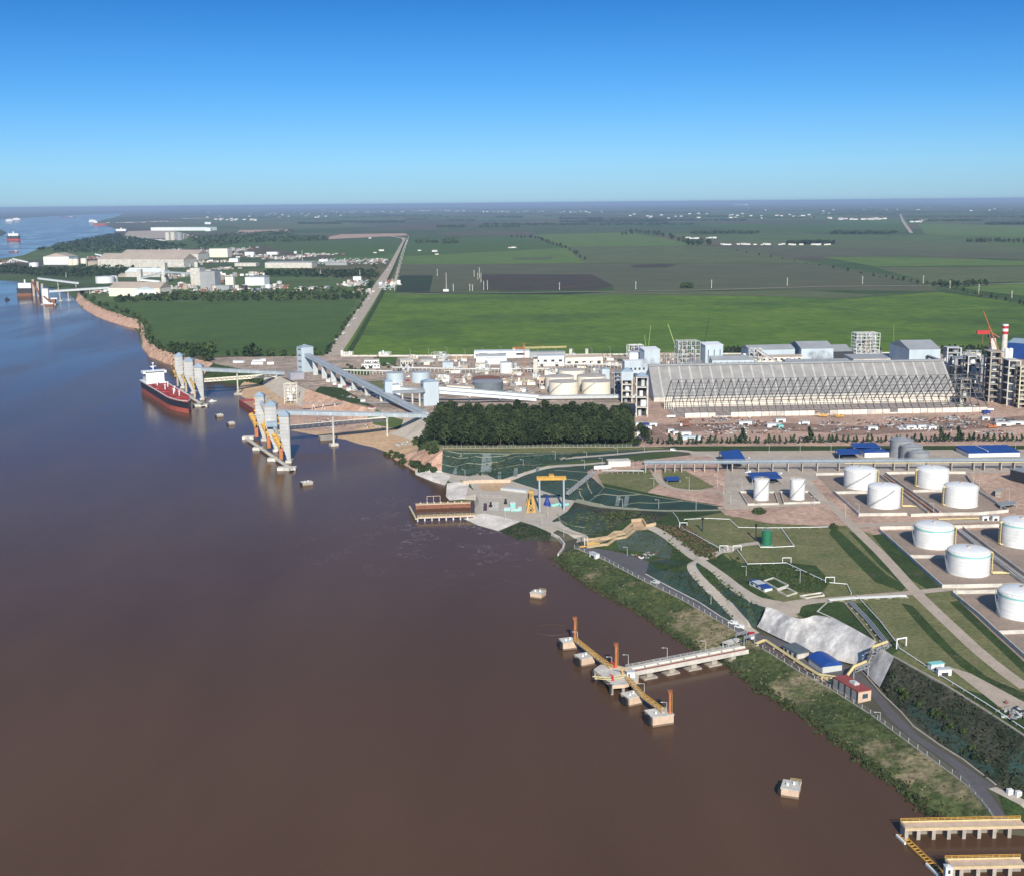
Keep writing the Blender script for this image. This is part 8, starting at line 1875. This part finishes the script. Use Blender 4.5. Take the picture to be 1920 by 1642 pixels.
scatter('bank_straw', 'dry straw tufts on the grassy river bank', BANK, 300, .6, mat('dry_straw', (.22,.19,.12), .9, var=.3), 2)
scatter('waterside_weeds', 'weeds along the water edge of the river bank', [(1046,1042),(1060,1064),(1100,1094),(1150,1120),(1210,1154),(1262,1190),(1300,1214),(1365,1247),(1420,1288),(1490,1330),(1545,1372),(1600,1412),(1650,1451),(1690,1475),(1748,1533)], 1500, 1.1, LEAFW, 3, edge=1.8)
scatter('slope_scrub', 'dense scrub on the steep dark slope at right', [(1672,1232),(1766,1280),(1850,1332),(1925,1381),(1925,1490),(1868,1466),(1800,1414),(1760,1388),(1694,1332),(1650,1284)], 650, .9, LEAFS, 4)
scatter('slope_scrub', 'scrub on the blanket slopes above the river road', [(1235,1062),(1300,1070),(1330,1110),(1385,1165),(1345,1145),(1250,1090)], 260, .7, LEAFB, 5)
scatter('slope_scrub', 'scrub between the two gravel roads', [(1312,1060),(1345,1078),(1400,1120),(1435,1140),(1415,1168),(1370,1130),(1330,1090)], 260, .8, LEAF, 6)
scatter('slope_scrub', 'weeds on the slope beside the spillway', [(1082,960),(1180,958),(1240,965),(1210,980),(1180,972),(1150,990),(1100,1002),(1060,985)], 400, .9, LEAFW, 7)
scatter('slope_scrub', 'brown weeds on the slope right of the spillway', [(1110,1024),(1190,990),(1260,1010),(1300,1050),(1240,1045),(1170,1034)], 350, .7, LEAFB, 8)
scatter('slope_scrub', 'weeds on the slope below the zigzag white pipe', [(1225,982),(1280,985),(1345,1035),(1345,1050),(1310,1044),(1262,1006)], 700, .9, mat('brown_weed', (.13,.10,.06), .9, var=.4), 9)
scatter('slope_scrub', 'tufts on the long green slope behind the intake', [(830,850),(960,852),(1120,850),(1030,868),(960,890),(880,890),(832,880)], 700, .9, LEAFB, 10)
scatter('slope_scrub', 'scrub on the point between revetment and channel', [(976,979),(1000,986),(1032,1001),(1028,1011),(970,1009),(940,995)], 300, .9, LEAFB, 11)
scatter('cliff_scrub', 'scrub on the ledges of the left river cliff', [(150,560),(184,578),(224,592),(262,603),(272,625),(284,650),(330,670),(385,684)], 500, 1.8, LEAFB, 12, edge=3)
scatter('hollow_scrub', 'rough growth in the hollow around the settling pits', [(1370,1045),(1400,1062),(1472,1060),(1552,1096),(1545,1112),(1500,1115),(1480,1095),(1430,1082)], 300, .6, LEAFW, 13)
scatter('bay_scrub', 'reeds in the bay behind the upper gallery', [(385,706),(440,700),(475,702),(490,716),(455,712)], 400, 2, LEAFB, 14)
# ------------------------------------------------------------------ the air
hz = bpy.data.materials.new('haze_air'); hz.use_nodes = True; n = hz.node_tree; n.nodes.clear()
pv = n.nodes.new('ShaderNodeVolumePrincipled'); pv.inputs['Color'].default_value = (.46, .64, .92, 1); pv.inputs['Density'].default_value = 3.0e-5
pv.inputs['Anisotropy'].default_value = 0.0
ou = n.nodes.new('ShaderNodeOutputMaterial'); n.links.new(pv.outputs[0], ou.inputs['Volume'])
hb = MB().box(-140000, 140000, -5000, 195000, -10, 252).build('haze', hz); hb['kind'] = 'stuff'; hb['label'] = 'thin blue haze over the plain'
